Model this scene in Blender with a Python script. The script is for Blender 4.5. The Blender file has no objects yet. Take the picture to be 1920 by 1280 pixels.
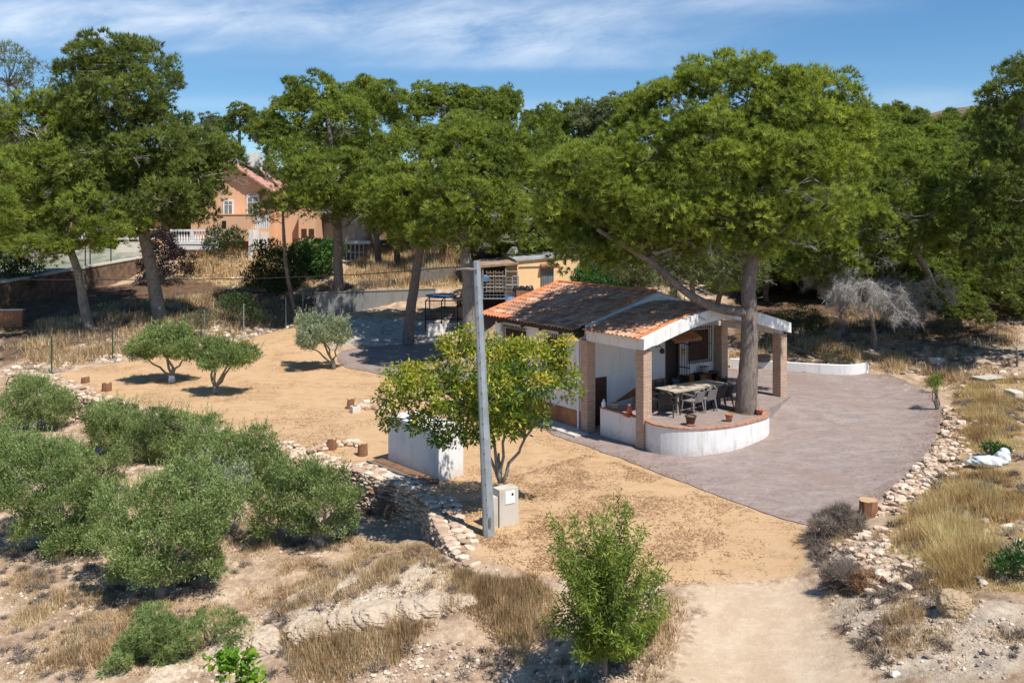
import bpy, math, numpy as np
from mathutils import Vector
R = math.radians
scene = bpy.context.scene
COL = scene.collection

# ------------------------------------------------------------------ camera
F, HZ, CX, CAMZ = 1600.0, 410.0, 960.0, 7.45      # focal length and horizon in photo pixels, camera height in metres
cam_data = bpy.data.cameras.new('camera')
cam = bpy.data.objects.new('camera', cam_data); COL.objects.link(cam)
cam.location = (0, 0, CAMZ); cam.rotation_euler = (R(90), 0, 0)
cam_data.sensor_width = 36; cam_data.lens = 36 * F / 1920
cam_data.shift_y = -(640 - HZ) / 1920
cam_data.clip_start = 0.2; cam_data.clip_end = 3000
scene.camera = cam

# ------------------------------------------------------------------ sun and sky
SUN_ELEV = R(59); sx, sy = 0.68, -0.73            # horizontal direction towards the sun
n_ = math.hypot(sx, sy); sx /= n_; sy /= n_
sun_dir = Vector((sx * math.cos(SUN_ELEV), sy * math.cos(SUN_ELEV), math.sin(SUN_ELEV)))
sd = bpy.data.lights.new('sun', 'SUN'); sd.energy = 4.3; sd.angle = R(0.55); sd.color = (1.0, 0.945, 0.86)
so = bpy.data.objects.new('sun', sd); COL.objects.link(so)
so.location = (20, -10, 40); so.rotation_euler = sun_dir.to_track_quat('Z', 'Y').to_euler()

world = bpy.data.worlds.new('World'); scene.world = world; world.use_nodes = True
nt = world.node_tree; nt.nodes.clear()
def wn(t, **k):
    n = nt.nodes.new(t)
    for a, b in k.items(): setattr(n, a, b)
    return n
sky = wn('ShaderNodeTexSky', sky_type='NISHITA', sun_disc=False)
sky.sun_elevation = SUN_ELEV; sky.sun_rotation = math.atan2(sx, sy)
sky.air_density = 1.0; sky.dust_density = 0.2; sky.ozone_density = 4.0; sky.altitude = 900
hs = wn('ShaderNodeHueSaturation'); hs.inputs['Saturation'].default_value = 1.2; hs.inputs['Value'].default_value = 0.60
hs.inputs['Hue'].default_value = 0.497
nt.links.new(sky.outputs[0], hs.inputs['Color'])
tc = wn('ShaderNodeTexCoord'); sep = wn('ShaderNodeSeparateXYZ'); nt.links.new(tc.outputs['Generated'], sep.inputs[0])
def wmath(op, a, b=None, clamp=False):
    n = wn('ShaderNodeMath', operation=op); n.use_clamp = clamp
    for i, v in enumerate((a, b)):
        if v is None: continue
        if isinstance(v, (int, float)): n.inputs[i].default_value = v
        else: nt.links.new(v, n.inputs[i])
    return n.outputs[0]
az = wmath('DIVIDE', sep.outputs[0], wmath('MAXIMUM', sep.outputs[1], 0.05))
el = wmath('DIVIDE', sep.outputs[2], wmath('MAXIMUM', sep.outputs[1], 0.05))
def blob(cx, cy, rx, ry, amp):
    a = wmath('DIVIDE', wmath('SUBTRACT', az, cx), rx); b = wmath('DIVIDE', wmath('SUBTRACT', el, cy), ry)
    d = wmath('ADD', wmath('MULTIPLY', a, a), wmath('MULTIPLY', b, b))
    return wmath('MULTIPLY', wmath('POWER', 2.718, wmath('MULTIPLY', d, -1.0)), amp)
m = blob(-0.45, 0.238, 0.24, 0.030, 1.1)
for a in ((-0.62, 0.215, 0.16, 0.022, .55), (-0.02, 0.225, 0.21, 0.036, 1.1), (0.03, 0.195, 0.12, .014, .55), (0.26, .255, .14, .014, .6),
          (0.50, 0.135, 0.13, 0.016, .45), (0.05, 0.18, .3, .006, .25), (0.06, 0.125, .10, .014, .45), (-0.35, .135, .14, .008, .3), (-.37, .2, .03, .006, .25)):
    m = wmath('ADD', m, blob(*a))
comb = wn('ShaderNodeCombineXYZ')
nt.links.new(wmath('MULTIPLY', az, 5.0), comb.inputs[0])
nt.links.new(wmath('ADD', wmath('MULTIPLY', el, 17.0), wmath('MULTIPLY', az, -2.5)), comb.inputs[1])
noi = wn('ShaderNodeTexNoise'); noi.inputs['Scale'].default_value = 1.5; noi.inputs['Detail'].default_value = 9; noi.inputs['Roughness'].default_value = .62
noi.inputs['Distortion'].default_value = .3
nt.links.new(comb.outputs[0], noi.inputs['Vector'])
nz = wmath('MULTIPLY', wmath('SUBTRACT', noi.outputs['Fac'], 0.22), 1.9, clamp=True)
fac = wmath('MULTIPLY', wmath('MULTIPLY', m, nz), 0.85, clamp=True)
mixc = wn('ShaderNodeMix', data_type='RGBA'); mixc.inputs['B'].default_value = (4.1, 4.6, 5.3, 1)
nt.links.new(fac, mixc.inputs['Factor']); nt.links.new(hs.outputs[0], mixc.inputs['A'])
bg = wn('ShaderNodeBackground'); bg.inputs['Strength'].default_value = 0.15
nt.links.new(mixc.outputs['Result'], bg.inputs['Color'])
wo = wn('ShaderNodeOutputWorld'); nt.links.new(bg.outputs[0], wo.inputs['Surface'])

scene.view_settings.view_transform = 'Standard'; scene.view_settings.look = 'None'
scene.view_settings.exposure = 0.5; scene.view_settings.gamma = 1.0
try:
    scene.cycles.max_bounces = 6; scene.cycles.diffuse_bounces = 3; scene.cycles.transmission_bounces = 3
    scene.cycles.use_denoising = True
except Exception: pass

# ------------------------------------------------------------------ numpy noise
def hash2(ix, iy, seed=0):
    h = (ix.astype(np.int64) * 374761393 + iy.astype(np.int64) * 668265263 + seed * 1442695041) & 0xffffffff
    h = ((h ^ (h >> 13)) * 1274126177) & 0xffffffff
    return ((h ^ (h >> 16)) & 0xffff) / 65535.0
def vnoise(x, y, seed=0):
    ix = np.floor(x); iy = np.floor(y); fx = x - ix; fy = y - iy
    fx = fx * fx * (3 - 2 * fx); fy = fy * fy * (3 - 2 * fy)
    a = hash2(ix, iy, seed); b = hash2(ix + 1, iy, seed); c = hash2(ix, iy + 1, seed); d = hash2(ix + 1, iy + 1, seed)
    return (a * (1 - fx) + b * fx) * (1 - fy) + (c * (1 - fx) + d * fx) * fy
def fbm(x, y, octv=4, seed=0):
    s = 0; a = .5
    for i in range(octv):
        s = s + a * vnoise(x * 2 ** i + 17.3 * i, y * 2 ** i - 9.1 * i, seed + i); a *= .5
    return s / (1 - .5 ** octv)
def sstep(e0, e1, x):
    t = np.clip((x - e0) / (e1 - e0), 0, 1); return t * t * (3 - 2 * t)

# ------------------------------------------------------------------ terrain: heights by thin plate splines through surveyed points
def P(px, py, z):                                  # the point of height z seen at that place of the photograph
    y = F * (CAMZ - z) / (py - HZ); return ((px - CX) * y / F, y, z)
def D(px, py, y):                                  # the point at depth y
    return ((px - CX) * y / F, y, CAMZ - (py - HZ) * y / F)
class TPS:
    def __init__(s, pts, lam=0.02):
        p = np.array(pts, float); s.c = p[:, :2]; n = len(p)
        d = np.linalg.norm(s.c[:, None] - s.c[None], axis=2); K = s.phi(d) + lam * np.eye(n) * 100
        Q = np.c_[np.ones(n), s.c]; A = np.block([[K, Q], [Q.T, np.zeros((3, 3))]])
        w = np.linalg.solve(A, np.r_[p[:, 2], 0, 0, 0]); s.w = w[:n]; s.a = w[n:]
    @staticmethod
    def phi(d): return d * d * np.log(np.maximum(d, 1e-6))
    def __call__(s, X, Y):
        sh = np.shape(X); X = np.ravel(X).astype(float); Y = np.ravel(Y).astype(float); out = np.empty(len(X))
        for i in range(0, len(X), 20000):
            x = X[i:i + 20000]; y = Y[i:i + 20000]
            d = np.sqrt((x[:, None] - s.c[:, 0]) ** 2 + (y[:, None] - s.c[:, 1]) ** 2)
            out[i:i + 20000] = s.phi(d) @ s.w + s.a[0] + s.a[1] * x + s.a[2] * y
        return out.reshape(sh)
anch = [(-60, 20, -1.5), (60, 20, 2.2), (-70, 60, 4), (70, 60, 6), (-90, 100, 7), (90, 100, 9), (0, 100, 7.5), (0, -25, -2.5), (-60, -25, -3), (60, -25, -1), (40, 95, 8), (6, 60, 4.3), (14, 60, 4.6), (4, 52, 2.9), (8, 75, 6.2), (3, 42, .9), (8, 42, 1.3), (13, 44, 1.9), (24, 60, 4.8), (-4, 70, 4.8), (-40, 95, 7)]
upper_px = [(1207,842,.03),(1105,807,0),(1030,812,0),(1150,830,0),(917,1003,0),(823,905,0),(728,869,0),(680,850,0),(500,830,0),(300,730,.1),(110,705,.1),
 (210,672,.3),(375,640,.4),(455,625,.45),(530,615,.5),(640,700,.12),(640,655,.35),(740,640,.4),(800,636,.42),(880,645,.4),(930,640,.2),
 (1267,850,.1),(1306,850,.16),(1348,846,.17),(1397,832,.24),(1429,820,.31),(1442,811,.35),(1462,745,.87),(1353,719.6,.87),(1587,702.5,.85),(1628,698,.85),
 (1365,690,.85),(1755,738,.75),(1765,790,.6),(1745,840,.42),(1670,920,.2),(1560,985,0),(1500,985,0),(1330,925,0),(1600,820,.45),(1550,760,.72),
 (1420,1280,-.35),(1500,1100,-.1),(1300,1100,-.08),(1250,1280,-.35),(1060,1000,0),(1560,1180,-.15),
 (1600,1030,.30),(1640,1080,.5),(1700,1150,.5),(1650,1280,.05),(1788,1140,.7),(1900,1250,.6),(1800,1000,.7),(1900,900,.75),(1850,800,.9),(1900,700,1.25),
 (1640,655,1.5),(1750,640,1.8),(1460,600,2.1),(1600,550,3.1),(1850,600,2.45),(1500,655,1.35),(1381,660,1.3),
 (175,630,.75),(300,597,1.4),(100,572,1.83),(10,620,.9),(470,600,1.05),(450,540,2.4),(430,490,4.0),(592,600,1.35),(700,600,1.35),(870,592,1.6),(750,500,3.6),
 (1000,560,2.75),(940,590,2.0),(1080,560,2.8),(1400,430,6.4),(1700,440,6.0),(560,470,4.9),(650,495,4.0)]
lower_px = [(600,1020,-1.0),(830,1052,-.95),(853,1062,-.6),(893,1062,-.3),(909,1045,-.1),(640,930,-1.0),(500,900,-1.0),(300,1115,-1.35),(0,1280,-1.7),(250,1280,-1.65),(50,1100,-1.4),(0,900,-1.2),
 (150,800,-1.0),(50,740,-.9),(110,722,-.5),(480,1170,-1.45),(700,1120,-1.25),(900,1090,-.7),(480,1230,-1.9),(700,1180,-1.7),(900,1150,-1.15),(1000,1160,-.6),(700,1270,-1.9),(1000,1270,-1.0),
 (1135,1270,-.55),(1240,1280,-.37),(1200,1170,-.2),(1050,1060,-.05),(1290,1120,-.1)]
lanch = [(-60, 20, -2.2), (60, 20, 1), (-60, 60, 1), (0, 60, 0.2), (0, -25, -3), (-60, -25, -3.5), (60, -25, -1)]
danch = [D(360,472,66), D(430,462,69), D(560,476,71), D(650,492,72), D(500,470,72), D(250,478,69), D(700,485,72), D(750,470,76), (-31.6,54.6,2.0), (-28.2,64.6,3.1), (-33,62,3.0), (-38,53,1.8), (-34,70,4.4), (-45,66,4.2)]
T_up = TPS([P(*p) for p in upper_px] + anch + danch); T_lo = TPS([P(*p) for p in lower_px] + lanch)
# the dry stone retaining wall: top edge from the far left to its near end (photo place, height of the top)
wall_px = [(20,700,.15),(60,703,.12),(95,709,.1),(125,724,.08),(153,737,.06),(195,750,.05),(262,775,.04),(335,795,.03),(400,812,.02),(460,825,.02),(521,840,.02),(560,853,.02),(600,862,.02),(652,877,.02),
           (712,893,.02),(772,911,.02),(806,923,.02),(825,944,.02),(831,970,.02),(842,1000,.02),(864,1022,.02),(890,1037,.02)]
WALL = np.array([P(*p)[:2] for p in wall_px])
low_poly = np.array([(-70, 44)] + [tuple(WALL[0])] + [tuple(p) for p in WALL[1:]] + [P(909,1045,0)[:2], P(1000,1075,-.03)[:2], P(1120,1110,-.1)[:2], P(1250,1150,-.15)[:2], P(1290,1280,-.36)[:2], (4, 4), (4, -60), (-70, -60)])
def seg_dist(X, Y, poly, closed=True):
    d = np.full(np.shape(X), 1e9); n = len(poly)
    for i in range(n if closed else n - 1):
        a = poly[i]; b = poly[(i + 1) % n]; e = b - a; L = max(e @ e, 1e-9)
        t = np.clip(((X - a[0]) * e[0] + (Y - a[1]) * e[1]) / L, 0, 1)
        d = np.minimum(d, np.hypot(X - a[0] - t * e[0], Y - a[1] - t * e[1]))
    return d
def inside(X, Y, poly):
    c = np.zeros(np.shape(X), bool); n = len(poly); j = n - 1
    for i in range(n):
        xi, yi = poly[i]; xj, yj = poly[j]
        if yi != yj:
            c ^= ((yi > Y) != (yj > Y)) & (X < (xj - xi) * (Y - yi) / (yj - yi) + xi)
        j = i
    return c
def sdist(X, Y, poly):                             # positive inside
    d = seg_dist(X, Y, poly); return np.where(inside(X, Y, poly), d, -d)
TX0, TX1 = -120, 120
def ground(X, Y):
    X = np.asarray(X, float); Y = np.asarray(Y, float)
    Xc = np.clip(X, -85, 85); Yc = np.clip(Y, -20, 98)
    u = T_up(Xc, Yc); l = T_lo(Xc, Yc)
    de = np.hypot(X - WALL[-1][0], Y - WALL[-1][1]); l = np.maximum(l, u - (.10 + 1.1 * sstep(.4, 5.5, de)) - 4 * sstep(8, 12, de))
    k = sstep(0.0, 0.20, sdist(X, Y, low_poly))
    z = u * (1 - k) + l * k
    rough = sstep(48, 60, Y) * .5 + sstep(10.5, 13, X - .02 * Y) * .55 * (Y < 60) + k * .5 * sstep(0, 3, sdist(X, Y, low_poly))
    z = z + (fbm(X * .45, Y * .45, 4, 3) - .5) * .5 * np.clip(rough, 0, 1)
    far = np.maximum(0, np.hypot(X, Y) - 130)
    return z - np.minimum(far * .01, 6) + sstep(14, 40, X) * sstep(70, 170, Y) * 13
def G(px, py):
    ys = np.geomspace(7, 260, 1500); xs = (px - CX) * ys / F; zr = CAMZ - (py - HZ) * ys / F
    g = ground(xs, ys); i = np.argmax(zr <= g)
    if not (zr <= g).any(): i = 1400
    return np.array((xs[i], ys[i], g[i]))
def gz(x, y): return float(ground(np.array([x]), np.array([y]))[0])
def poly_px(pts): return np.array([G(*p)[:2] for p in pts])

# ------------------------------------------------------------------ objects
WLOC = {}
def link(o, parent=None, wloc=None):
    COL.objects.link(o)
    if parent is not None: o.parent = parent
    WLOC[o.name] = np.array(wloc if wloc is not None else (0, 0, 0), float)
def tag(o, label=None, cat=None, group=None, kind=None):
    if label: o['label'] = label
    if cat: o['category'] = cat
    if group: o['group'] = group
    if kind: o['kind'] = kind
    return o
def thing(name, loc, label, cat, group=None, rz=0):
    o = bpy.data.objects.new(name, None); o.empty_display_size = .3
    o.location = tuple(float(v) for v in loc); o.rotation_euler = (0, 0, rz)
    link(o, None, loc); return tag(o, label, cat, group)
def mesh_from(name, V, Fs, mats=(), mi=None, smooth=False, attrs=None):
    V = np.asarray(V, np.float32)
    me = bpy.data.meshes.new(name)
    if isinstance(Fs, np.ndarray):
        n, k = Fs.shape; me.vertices.add(len(V)); me.vertices.foreach_set('co', V.ravel())
        me.loops.add(n * k); me.loops.foreach_set('vertex_index', Fs.astype(np.int32).ravel())
        me.polygons.add(n); me.polygons.foreach_set('loop_start', np.arange(0, n * k, k, dtype=np.int32))
        me.update(calc_edges=True)
    else:
        me.from_pydata(V.tolist(), [], [list(f) for f in Fs])
    for m_ in mats: me.materials.append(m_)
    if mi is not None: me.polygons.foreach_set('material_index', np.asarray(mi, np.int32))
    me.polygons.foreach_set('use_smooth', np.full(len(me.polygons), bool(smooth)))
    if attrs:
        for k_, (dom, val) in attrs.items():
            a = me.attributes.new(k_, 'FLOAT', dom); a.data.foreach_set('value', np.asarray(val, np.float32))
    me.update(); return me
class MB:
    def __init__(s): s.v = []; s.f = []; s.m = []; s.n = 0
    def add(s, V, Fs, mi=0):
        V = [tuple(map(float, p)) for p in V]; s.v += V
        s.f += [tuple(int(i) + s.n for i in f) for f in Fs]; s.m += [mi] * len(Fs); s.n += len(V); return s
    def hexa(s, p, mi=0):                          # 8 corners: bottom 4, top 4
        return s.add(p, [(3,2,1,0),(4,5,6,7),(0,1,5,4),(1,2,6,5),(2,3,7,6),(3,0,4,7)], mi)
    def box(s, c, d, rz=0, mi=0, tilt=None):
        hx, hy, hz = d[0]/2, d[1]/2, d[2]/2; ca, sa = math.cos(rz), math.sin(rz); p = []
        for z in (-hz, hz):
            for x, y in ((-hx,-hy),(hx,-hy),(hx,hy),(-hx,hy)):
                X, Y, Z = x, y, z
                if tilt: X, Z = x*math.cos(tilt)+z*math.sin(tilt), -x*math.sin(tilt)+z*math.cos(tilt)
                p.append((c[0]+X*ca-Y*sa, c[1]+X*sa+Y*ca, c[2]+Z))
        return s.hexa(p, mi)
    def tube(s, pts, rad, k=8, mi=0, caps=True, wob=0, rng=None):
        pts = [np.array(p, float) for p in pts]; n = len(pts)
        if not hasattr(rad, '__len__'): rad = [rad] * n
        if len(rad) != n: rad = np.interp(np.linspace(0, 1, n), np.linspace(0, 1, len(rad)), rad)
        V = []; ref = None
        for i in range(n):
            t = pts[min(i+1, n-1)] - pts[max(i-1, 0)]; t = t / (np.linalg.norm(t) + 1e-9)
            if ref is None: ref = np.array((1.,0,0)) if abs(t[0]) < .8 else np.array((0,1.,0))
            a = np.cross(t, ref); a /= np.linalg.norm(a) + 1e-9; b = np.cross(t, a); ref = b if False else ref
            for j in range(k):
                th = 2*math.pi*j/k; r = rad[i] * (1 + (rng.uniform(-wob, wob) if wob else 0))
                V.append(pts[i] + r * (math.cos(th)*a + math.sin(th)*b))
        Fs = [(i*k+j, i*k+(j+1)%k, (i+1)*k+(j+1)%k, (i+1)*k+j) for i in range(n-1) for j in range(k)]
        if caps: Fs += [tuple(range(k-1,-1,-1)), tuple((n-1)*k+j for j in range(k))]
        return s.add(V, Fs, mi)
    def lathe(s, c, prof, k=16, mi=0):             # prof: (radius, z)
        V = []
        for r, z in prof:
            for j in range(k): V.append((c[0]+r*math.cos(2*math.pi*j/k), c[1]+r*math.sin(2*math.pi*j/k), c[2]+z))
        n = len(prof); Fs = [(i*k+j, i*k+(j+1)%k, (i+1)*k+(j+1)%k, (i+1)*k+j) for i in range(n-1) for j in range(k)]
        Fs += [tuple(range(k-1,-1,-1)), tuple((n-1)*k+j for j in range(k))]
        return s.add(V, Fs, mi)
    def prism(s, poly, z0, z1, mi=0):
        n = len(poly); zz0 = z0 if hasattr(z0, '__len__') else [z0]*n; zz1 = z1 if hasattr(z1, '__len__') else [z1]*n
        V = [(p[0], p[1], zz0[i]) for i, p in enumerate(poly)] + [(p[0], p[1], zz1[i]) for i, p in enumerate(poly)]
        return s.add(V, [tuple(range(n-1,-1,-1)), tuple(range(n, 2*n))] + [(i,(i+1)%n,(i+1)%n+n,i+n) for i in range(n)], mi)
    def build(s, name, mats, parent=None, smooth=False):
        if not isinstance(mats, (list, tuple)): mats = [mats]
        org = WLOC[parent.name] if parent is not None else np.array(s.v).mean(0) * np.array((1,1,0)) + np.array((0,0,np.array(s.v)[:,2].min()))
        me = mesh_from(name, np.array(s.v) - org, s.f, mats, s.m, smooth)
        o = bpy.data.objects.new(name, me)
        if parent is None: o.location = tuple(map(float, org))
        link(o, parent, org); return o
def put(name, me, parent, wloc=None):
    o = bpy.data.objects.new(name, me); link(o, parent, WLOC[parent.name] if parent is not None else wloc)
    if parent is None and wloc is not None: o.location = tuple(map(float, wloc))
    return o
def copy_tree(o, parent=None):
    c = o.copy(); COL.objects.link(c); WLOC[c.name] = WLOC.get(o.name, np.zeros(3))
    if parent is not None: c.parent = parent
    for ch in list(o.children): copy_tree(ch, c)
    return c

# ------------------------------------------------------------------ materials
def newmat(name):
    m = bpy.data.materials.new(name); m.use_nodes = True; t = m.node_tree; t.nodes.clear(); return m, t
class NT:
    def __init__(s, t): s.t = t
    def n(s, ty, ins=None, **k):
        x = s.t.nodes.new(ty)
        for a, b in k.items(): setattr(x, a, b)
        for a, b in (ins or {}).items():
            if isinstance(b, bpy.types.NodeSocket): s.t.links.new(b, x.inputs[a])
            else: x.inputs[a].default_value = b
        return x
    def math(s, op, a, b=0.0, clamp=False):
        x = s.n('ShaderNodeMath', {0: a, 1: b}, operation=op); x.use_clamp = clamp; return x.outputs[0]
    def noise(s, vec, scale, detail=5, rough=.55, dist=0):
        return s.n('ShaderNodeTexNoise', {'Vector': vec, 'Scale': scale, 'Detail': detail, 'Roughness': rough, 'Distortion': dist}).outputs['Fac']
    def ramp(s, fac, stops, interp='LINEAR'):
        r = s.n('ShaderNodeValToRGB', {'Fac': fac}); cr = r.color_ramp; cr.interpolation = interp
        while len(cr.elements) < len(stops): cr.elements.new(.5)
        for e, (p, c) in zip(cr.elements, stops): e.position = p; e.color = tuple(c) + ((1,) if len(c) == 3 else ())
        return r.outputs['Color']
    def mix(s, f, a, b, mode='MIX'):
        x = s.n('ShaderNodeMix', None, data_type='RGBA', blend_type=mode)
        for k_, v in (('Factor', f), ('A', a), ('B', b)):
            if isinstance(v, bpy.types.NodeSocket): s.t.links.new(v, x.inputs[k_])
            elif k_ == 'Factor': x.inputs[k_].default_value = v
            else: x.inputs[k_].default_value = tuple(v) + ((1,) if len(v) == 3 else ())
        return x.outputs['Result']
    def sm(s, e0, e1, x):
        return s.n('ShaderNodeMapRange', {'Value': x, 'From Min': e0, 'From Max': e1}, interpolation_type='SMOOTHSTEP').outputs[0]
    def out(s, col, rough=.8, bump=None, bstr=.3, bdist=.02, metal=0, spec=.3, trans=None, emit=None):
        p = s.n('ShaderNodeBsdfPrincipled', {'Base Color': col if isinstance(col, bpy.types.NodeSocket) else tuple(col)+(1,), 'Roughness': rough, 'Metallic': metal, 'Specular IOR Level': spec})
        if bump is not None:
            b = s.n('ShaderNodeBump', {'Height': bump, 'Strength': bstr, 'Distance': bdist}); s.t.links.new(b.outputs[0], p.inputs['Normal'])
        sh = p.outputs[0]
        if trans is not None:
            tr = s.n('ShaderNodeBsdfTranslucent', {'Color': trans[1]}); mx = s.n('ShaderNodeMixShader', {0: trans[0], 1: sh, 2: tr.outputs[0]}); sh = mx.outputs[0]
        s.t.links.new(sh, s.n('ShaderNodeOutputMaterial').inputs['Surface'])
def geo(n): return n.n('ShaderNodeNewGeometry').outputs['Position']
def obc(n): return n.n('ShaderNodeTexCoord').outputs['Object']
def mul(c, k): return tuple(v * k for v in c)
def plain(name, c, rough=.7, var=.25, scale=3., bump=.1, metal=0, spec=.3, fine=40., coord=geo):
    m, t = newmat(name); n = NT(t); p = coord(n)
    a = n.noise(p, scale, 6, .6); b = n.noise(p, fine, 3, .6)
    col = n.mix(n.sm(.3, .7, a), mul(c, 1-var), mul(c, 1+var*.6)); col = n.mix(n.math('MULTIPLY', n.sm(.45, .7, b), var), col, mul(c, 1-var*1.3))
    n.out(col, rough, b, bump, .01, metal, spec); return m
def leafmat(name, stops, tw=.35, tcol=None, rough=.55, attr='tone', spec=.25):
    m, t = newmat(name); n = NT(t); a = n.n('ShaderNodeAttribute', attribute_name=attr).outputs['Fac']
    oi = n.n('ShaderNodeObjectInfo').outputs['Random']
    f = n.math('ADD', a, n.math('MULTIPLY', n.math('SUBTRACT', oi, .5), .16), clamp=True)
    col = n.ramp(f, stops); tc_ = n.mix(1.0, col, (1.25, 1.3, .55), 'MULTIPLY') if tcol is None else n.mix(1.0, col, tcol, 'MULTIPLY')
    n.out(col, rough, trans=(tw, tc_), spec=spec); return m
M = {}
# white limewashed wall with faint stains
def walls(name, base, stain, k=.5, splash=False):
    m, t = newmat(name); n = NT(t); p = geo(n)
    st = n.n('ShaderNodeMapping', {'Vector': p, 'Scale': (1.6, 1.6, .35)}).outputs[0]
    a = n.noise(st, 2.2, 7, .65); b = n.noise(p, 9, 6, .7); c = n.noise(p, 60, 3)
    col = n.mix(n.math('MULTIPLY', n.sm(.48, .78, a), k), base, stain)
    col = n.mix(n.math('MULTIPLY', n.sm(.55, .8, b), k*.6), col, mul(stain, .85))
    if splash:
        z = n.n('ShaderNodeSeparateXYZ', {0: p}).outputs[2]; col = n.mix(n.math('MULTIPLY', n.sm(.50, .02, n.math('ADD', z, n.math('MULTIPLY', n.math('SUBTRACT', b, .5), 1.1))), .55), col, (.47,.39,.30))
        col = n.mix(n.math('MULTIPLY', n.sm(.60, .74, n.noise(p, 1.1, 7, .7, 1.0)), .35), col, (.60,.585,.54))
    n.out(col, .85, n.math('ADD', b, n.math('MULTIPLY', c, .4)), .25, .008, spec=.2); return m
M['white'] = walls('limewash', (.77,.765,.745), (.47,.45,.41), .75, True)
M['white_dirty'] = walls('weathered_limewash', (.76,.76,.73), (.42,.41,.36), .85)
M['cream'] = walls('ochre_render', (.80,.55,.30), (.55,.38,.22), .35)
M['peach'] = walls('salmon_render', (.74,.445,.275), (.50,.32,.22), .5)
M['stucco_grey'] = walls('grey_render', (.42,.38,.33), (.22,.20,.17), .7)
M['concrete'] = walls('board_concrete', (.22,.22,.215), (.12,.12,.115), .8)
M['concrete_light'] = walls('pale_concrete', (.56,.52,.45), (.30,.26,.2), .9)
# clay roof tiles
def tilemat():
    m, t = newmat('clay_tiles'); n = NT(t); p = geo(n)
    ed = n.n('ShaderNodeAttribute', attribute_name='edge').outputs['Fac']
    rnd = n.n('ShaderNodeAttribute', attribute_name='tone').outputs['Fac']
    col = n.ramp(rnd, [(0, (.34,.165,.10)), (.4, (.48,.24,.145)), (.7, (.58,.32,.20)), (1, (.66,.42,.28))])
    a = n.noise(p, 1.3, 6, .65); b = n.noise(p, 7, 5, .6); c = n.noise(p, 45, 4, .6)
    col = n.mix(n.math('MULTIPLY', n.sm(.46, .68, a), .6), col, (.25,.14,.10))
    col = n.mix(n.math('MULTIPLY', n.sm(.5, .68, b), .45), col, (.50,.33,.23))
    col = n.mix(n.math('MULTIPLY', n.sm(.55, .7, c), .4), col, (.18,.11,.08))
    new = n.mix(n.sm(.35, .7, b), (.58,.24,.115), (.46,.17,.085))
    col = n.mix(n.sm(.5, .8, n.math('ADD', ed, n.math('MULTIPLY', n.math('SUBTRACT', b, .5), .5))), col, new)
    n.out(col, .9, c, .4, .01, spec=.15); return m
M['tile'] = tilemat()
M['tile_new'] = plain('orange_ridge_tile', (.58,.20,.085), .85, .35, 4, .3)
M['tile_pink'] = plain('pale_clay_tile', (.50,.27,.20), .85, .35, 6, .3)
def brick():
    m, t = newmat('thin_brick'); n = NT(t); p = geo(n)
    sp = n.n('ShaderNodeSeparateXYZ', {0: p}); nx = n.n('ShaderNodeSeparateXYZ', {0: n.n('ShaderNodeNewGeometry').outputs['Normal']})
    ca, sa = .822, .570
    uu = n.math('ADD', n.math('MULTIPLY', sp.outputs[0], ca), n.math('MULTIPLY', sp.outputs[1], sa))
    vv = n.math('ADD', n.math('MULTIPLY', sp.outputs[0], -sa), n.math('MULTIPLY', sp.outputs[1], ca))
    v = n.n('ShaderNodeCombineXYZ', {0: n.math('ADD', uu, vv), 1: sp.outputs[2]}).outputs[0]
    b = n.n('ShaderNodeTexBrick', {'Vector': v, 'Color1': (.50,.30,.20,1), 'Color2': (.36,.20,.135,1), 'Mortar': (.56,.49,.40,1), 'Scale': 1.0, 'Mortar Size': .009, 'Mortar Smooth': .15, 'Bias': 0., 'Brick Width': .24, 'Row Height': .052})
    a = n.noise(p, 5, 5, .6); col = n.mix(n.math('MULTIPLY', n.sm(.45, .75, a), .45), b.outputs['Color'], (.62,.48,.36))
    col = n.mix(n.math('MULTIPLY', n.sm(.52, .7, n.noise(p, 22, 3)), .4), col, (.25,.14,.10))
    n.out(col, .9, n.math('SUBTRACT', n.math('MULTIPLY', n.noise(p, 30, 3), .4), b.outputs['Fac']), .7, .012, spec=.15); return m
M['brick'] = brick()
M['skirt'] = plain('terracotta_skirting_tile', (.40,.17,.075), .55, .35, 2.5, .1)
M['darkwood'] = plain('dark_brown_wood', (.085,.035,.022), .55, .3, 5, .2)
M['blackwood'] = plain('stained_black_wood', (.03,.022,.018), .6, .3, 5, .2)
M['iron'] = plain('brown_iron', (.075,.05,.045), .5, .2, 6, .1, metal=.4)
M['dark'] = plain('dark_opening', (.02,.02,.022), .4, .2, 2, .0)  # near-black: paints the unlit inside of openings, and colours the lock
def wood(name, c1, c2, ax=(1, 1, 12)):
    m, t = newmat(name); n = NT(t); p = obc(n); q = n.n('ShaderNodeMapping', {'Vector': p, 'Scale': ax}).outputs[0]
    a = n.noise(q, 4, 7, .65, .4); b = n.noise(p, 3, 4)
    col = n.ramp(a, [(.25, c1), (.7, c2)]); col = n.mix(n.math('MULTIPLY', n.sm(.5, .75, b), .5), col, mul(c1, .7))
    n.out(col, .85, a, .5, .01, spec=.15); return m
M['bark'] = wood('pine_bark', (.085,.065,.055), (.30,.25,.215), (5, 5, 1.3))
M['bark_grey'] = wood('grey_bark', (.12,.105,.09), (.36,.33,.29), (4, 4, 1.2))
M['deadwood'] = wood('bleached_dead_twigs', (.20,.185,.17), (.50,.48,.45), (2, 2, 2))
M['oldwood'] = wood('weathered_board', (.17,.14,.105), (.42,.37,.29), (9, 1, 1))
M['table'] = wood('weathered_tabletop', (.30,.25,.19), (.58,.50,.40), (.8, 9, 3))
M['stump'] = wood('rust_log_bark', (.12,.058,.036), (.36,.19,.105), (7, 7, 1))
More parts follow.
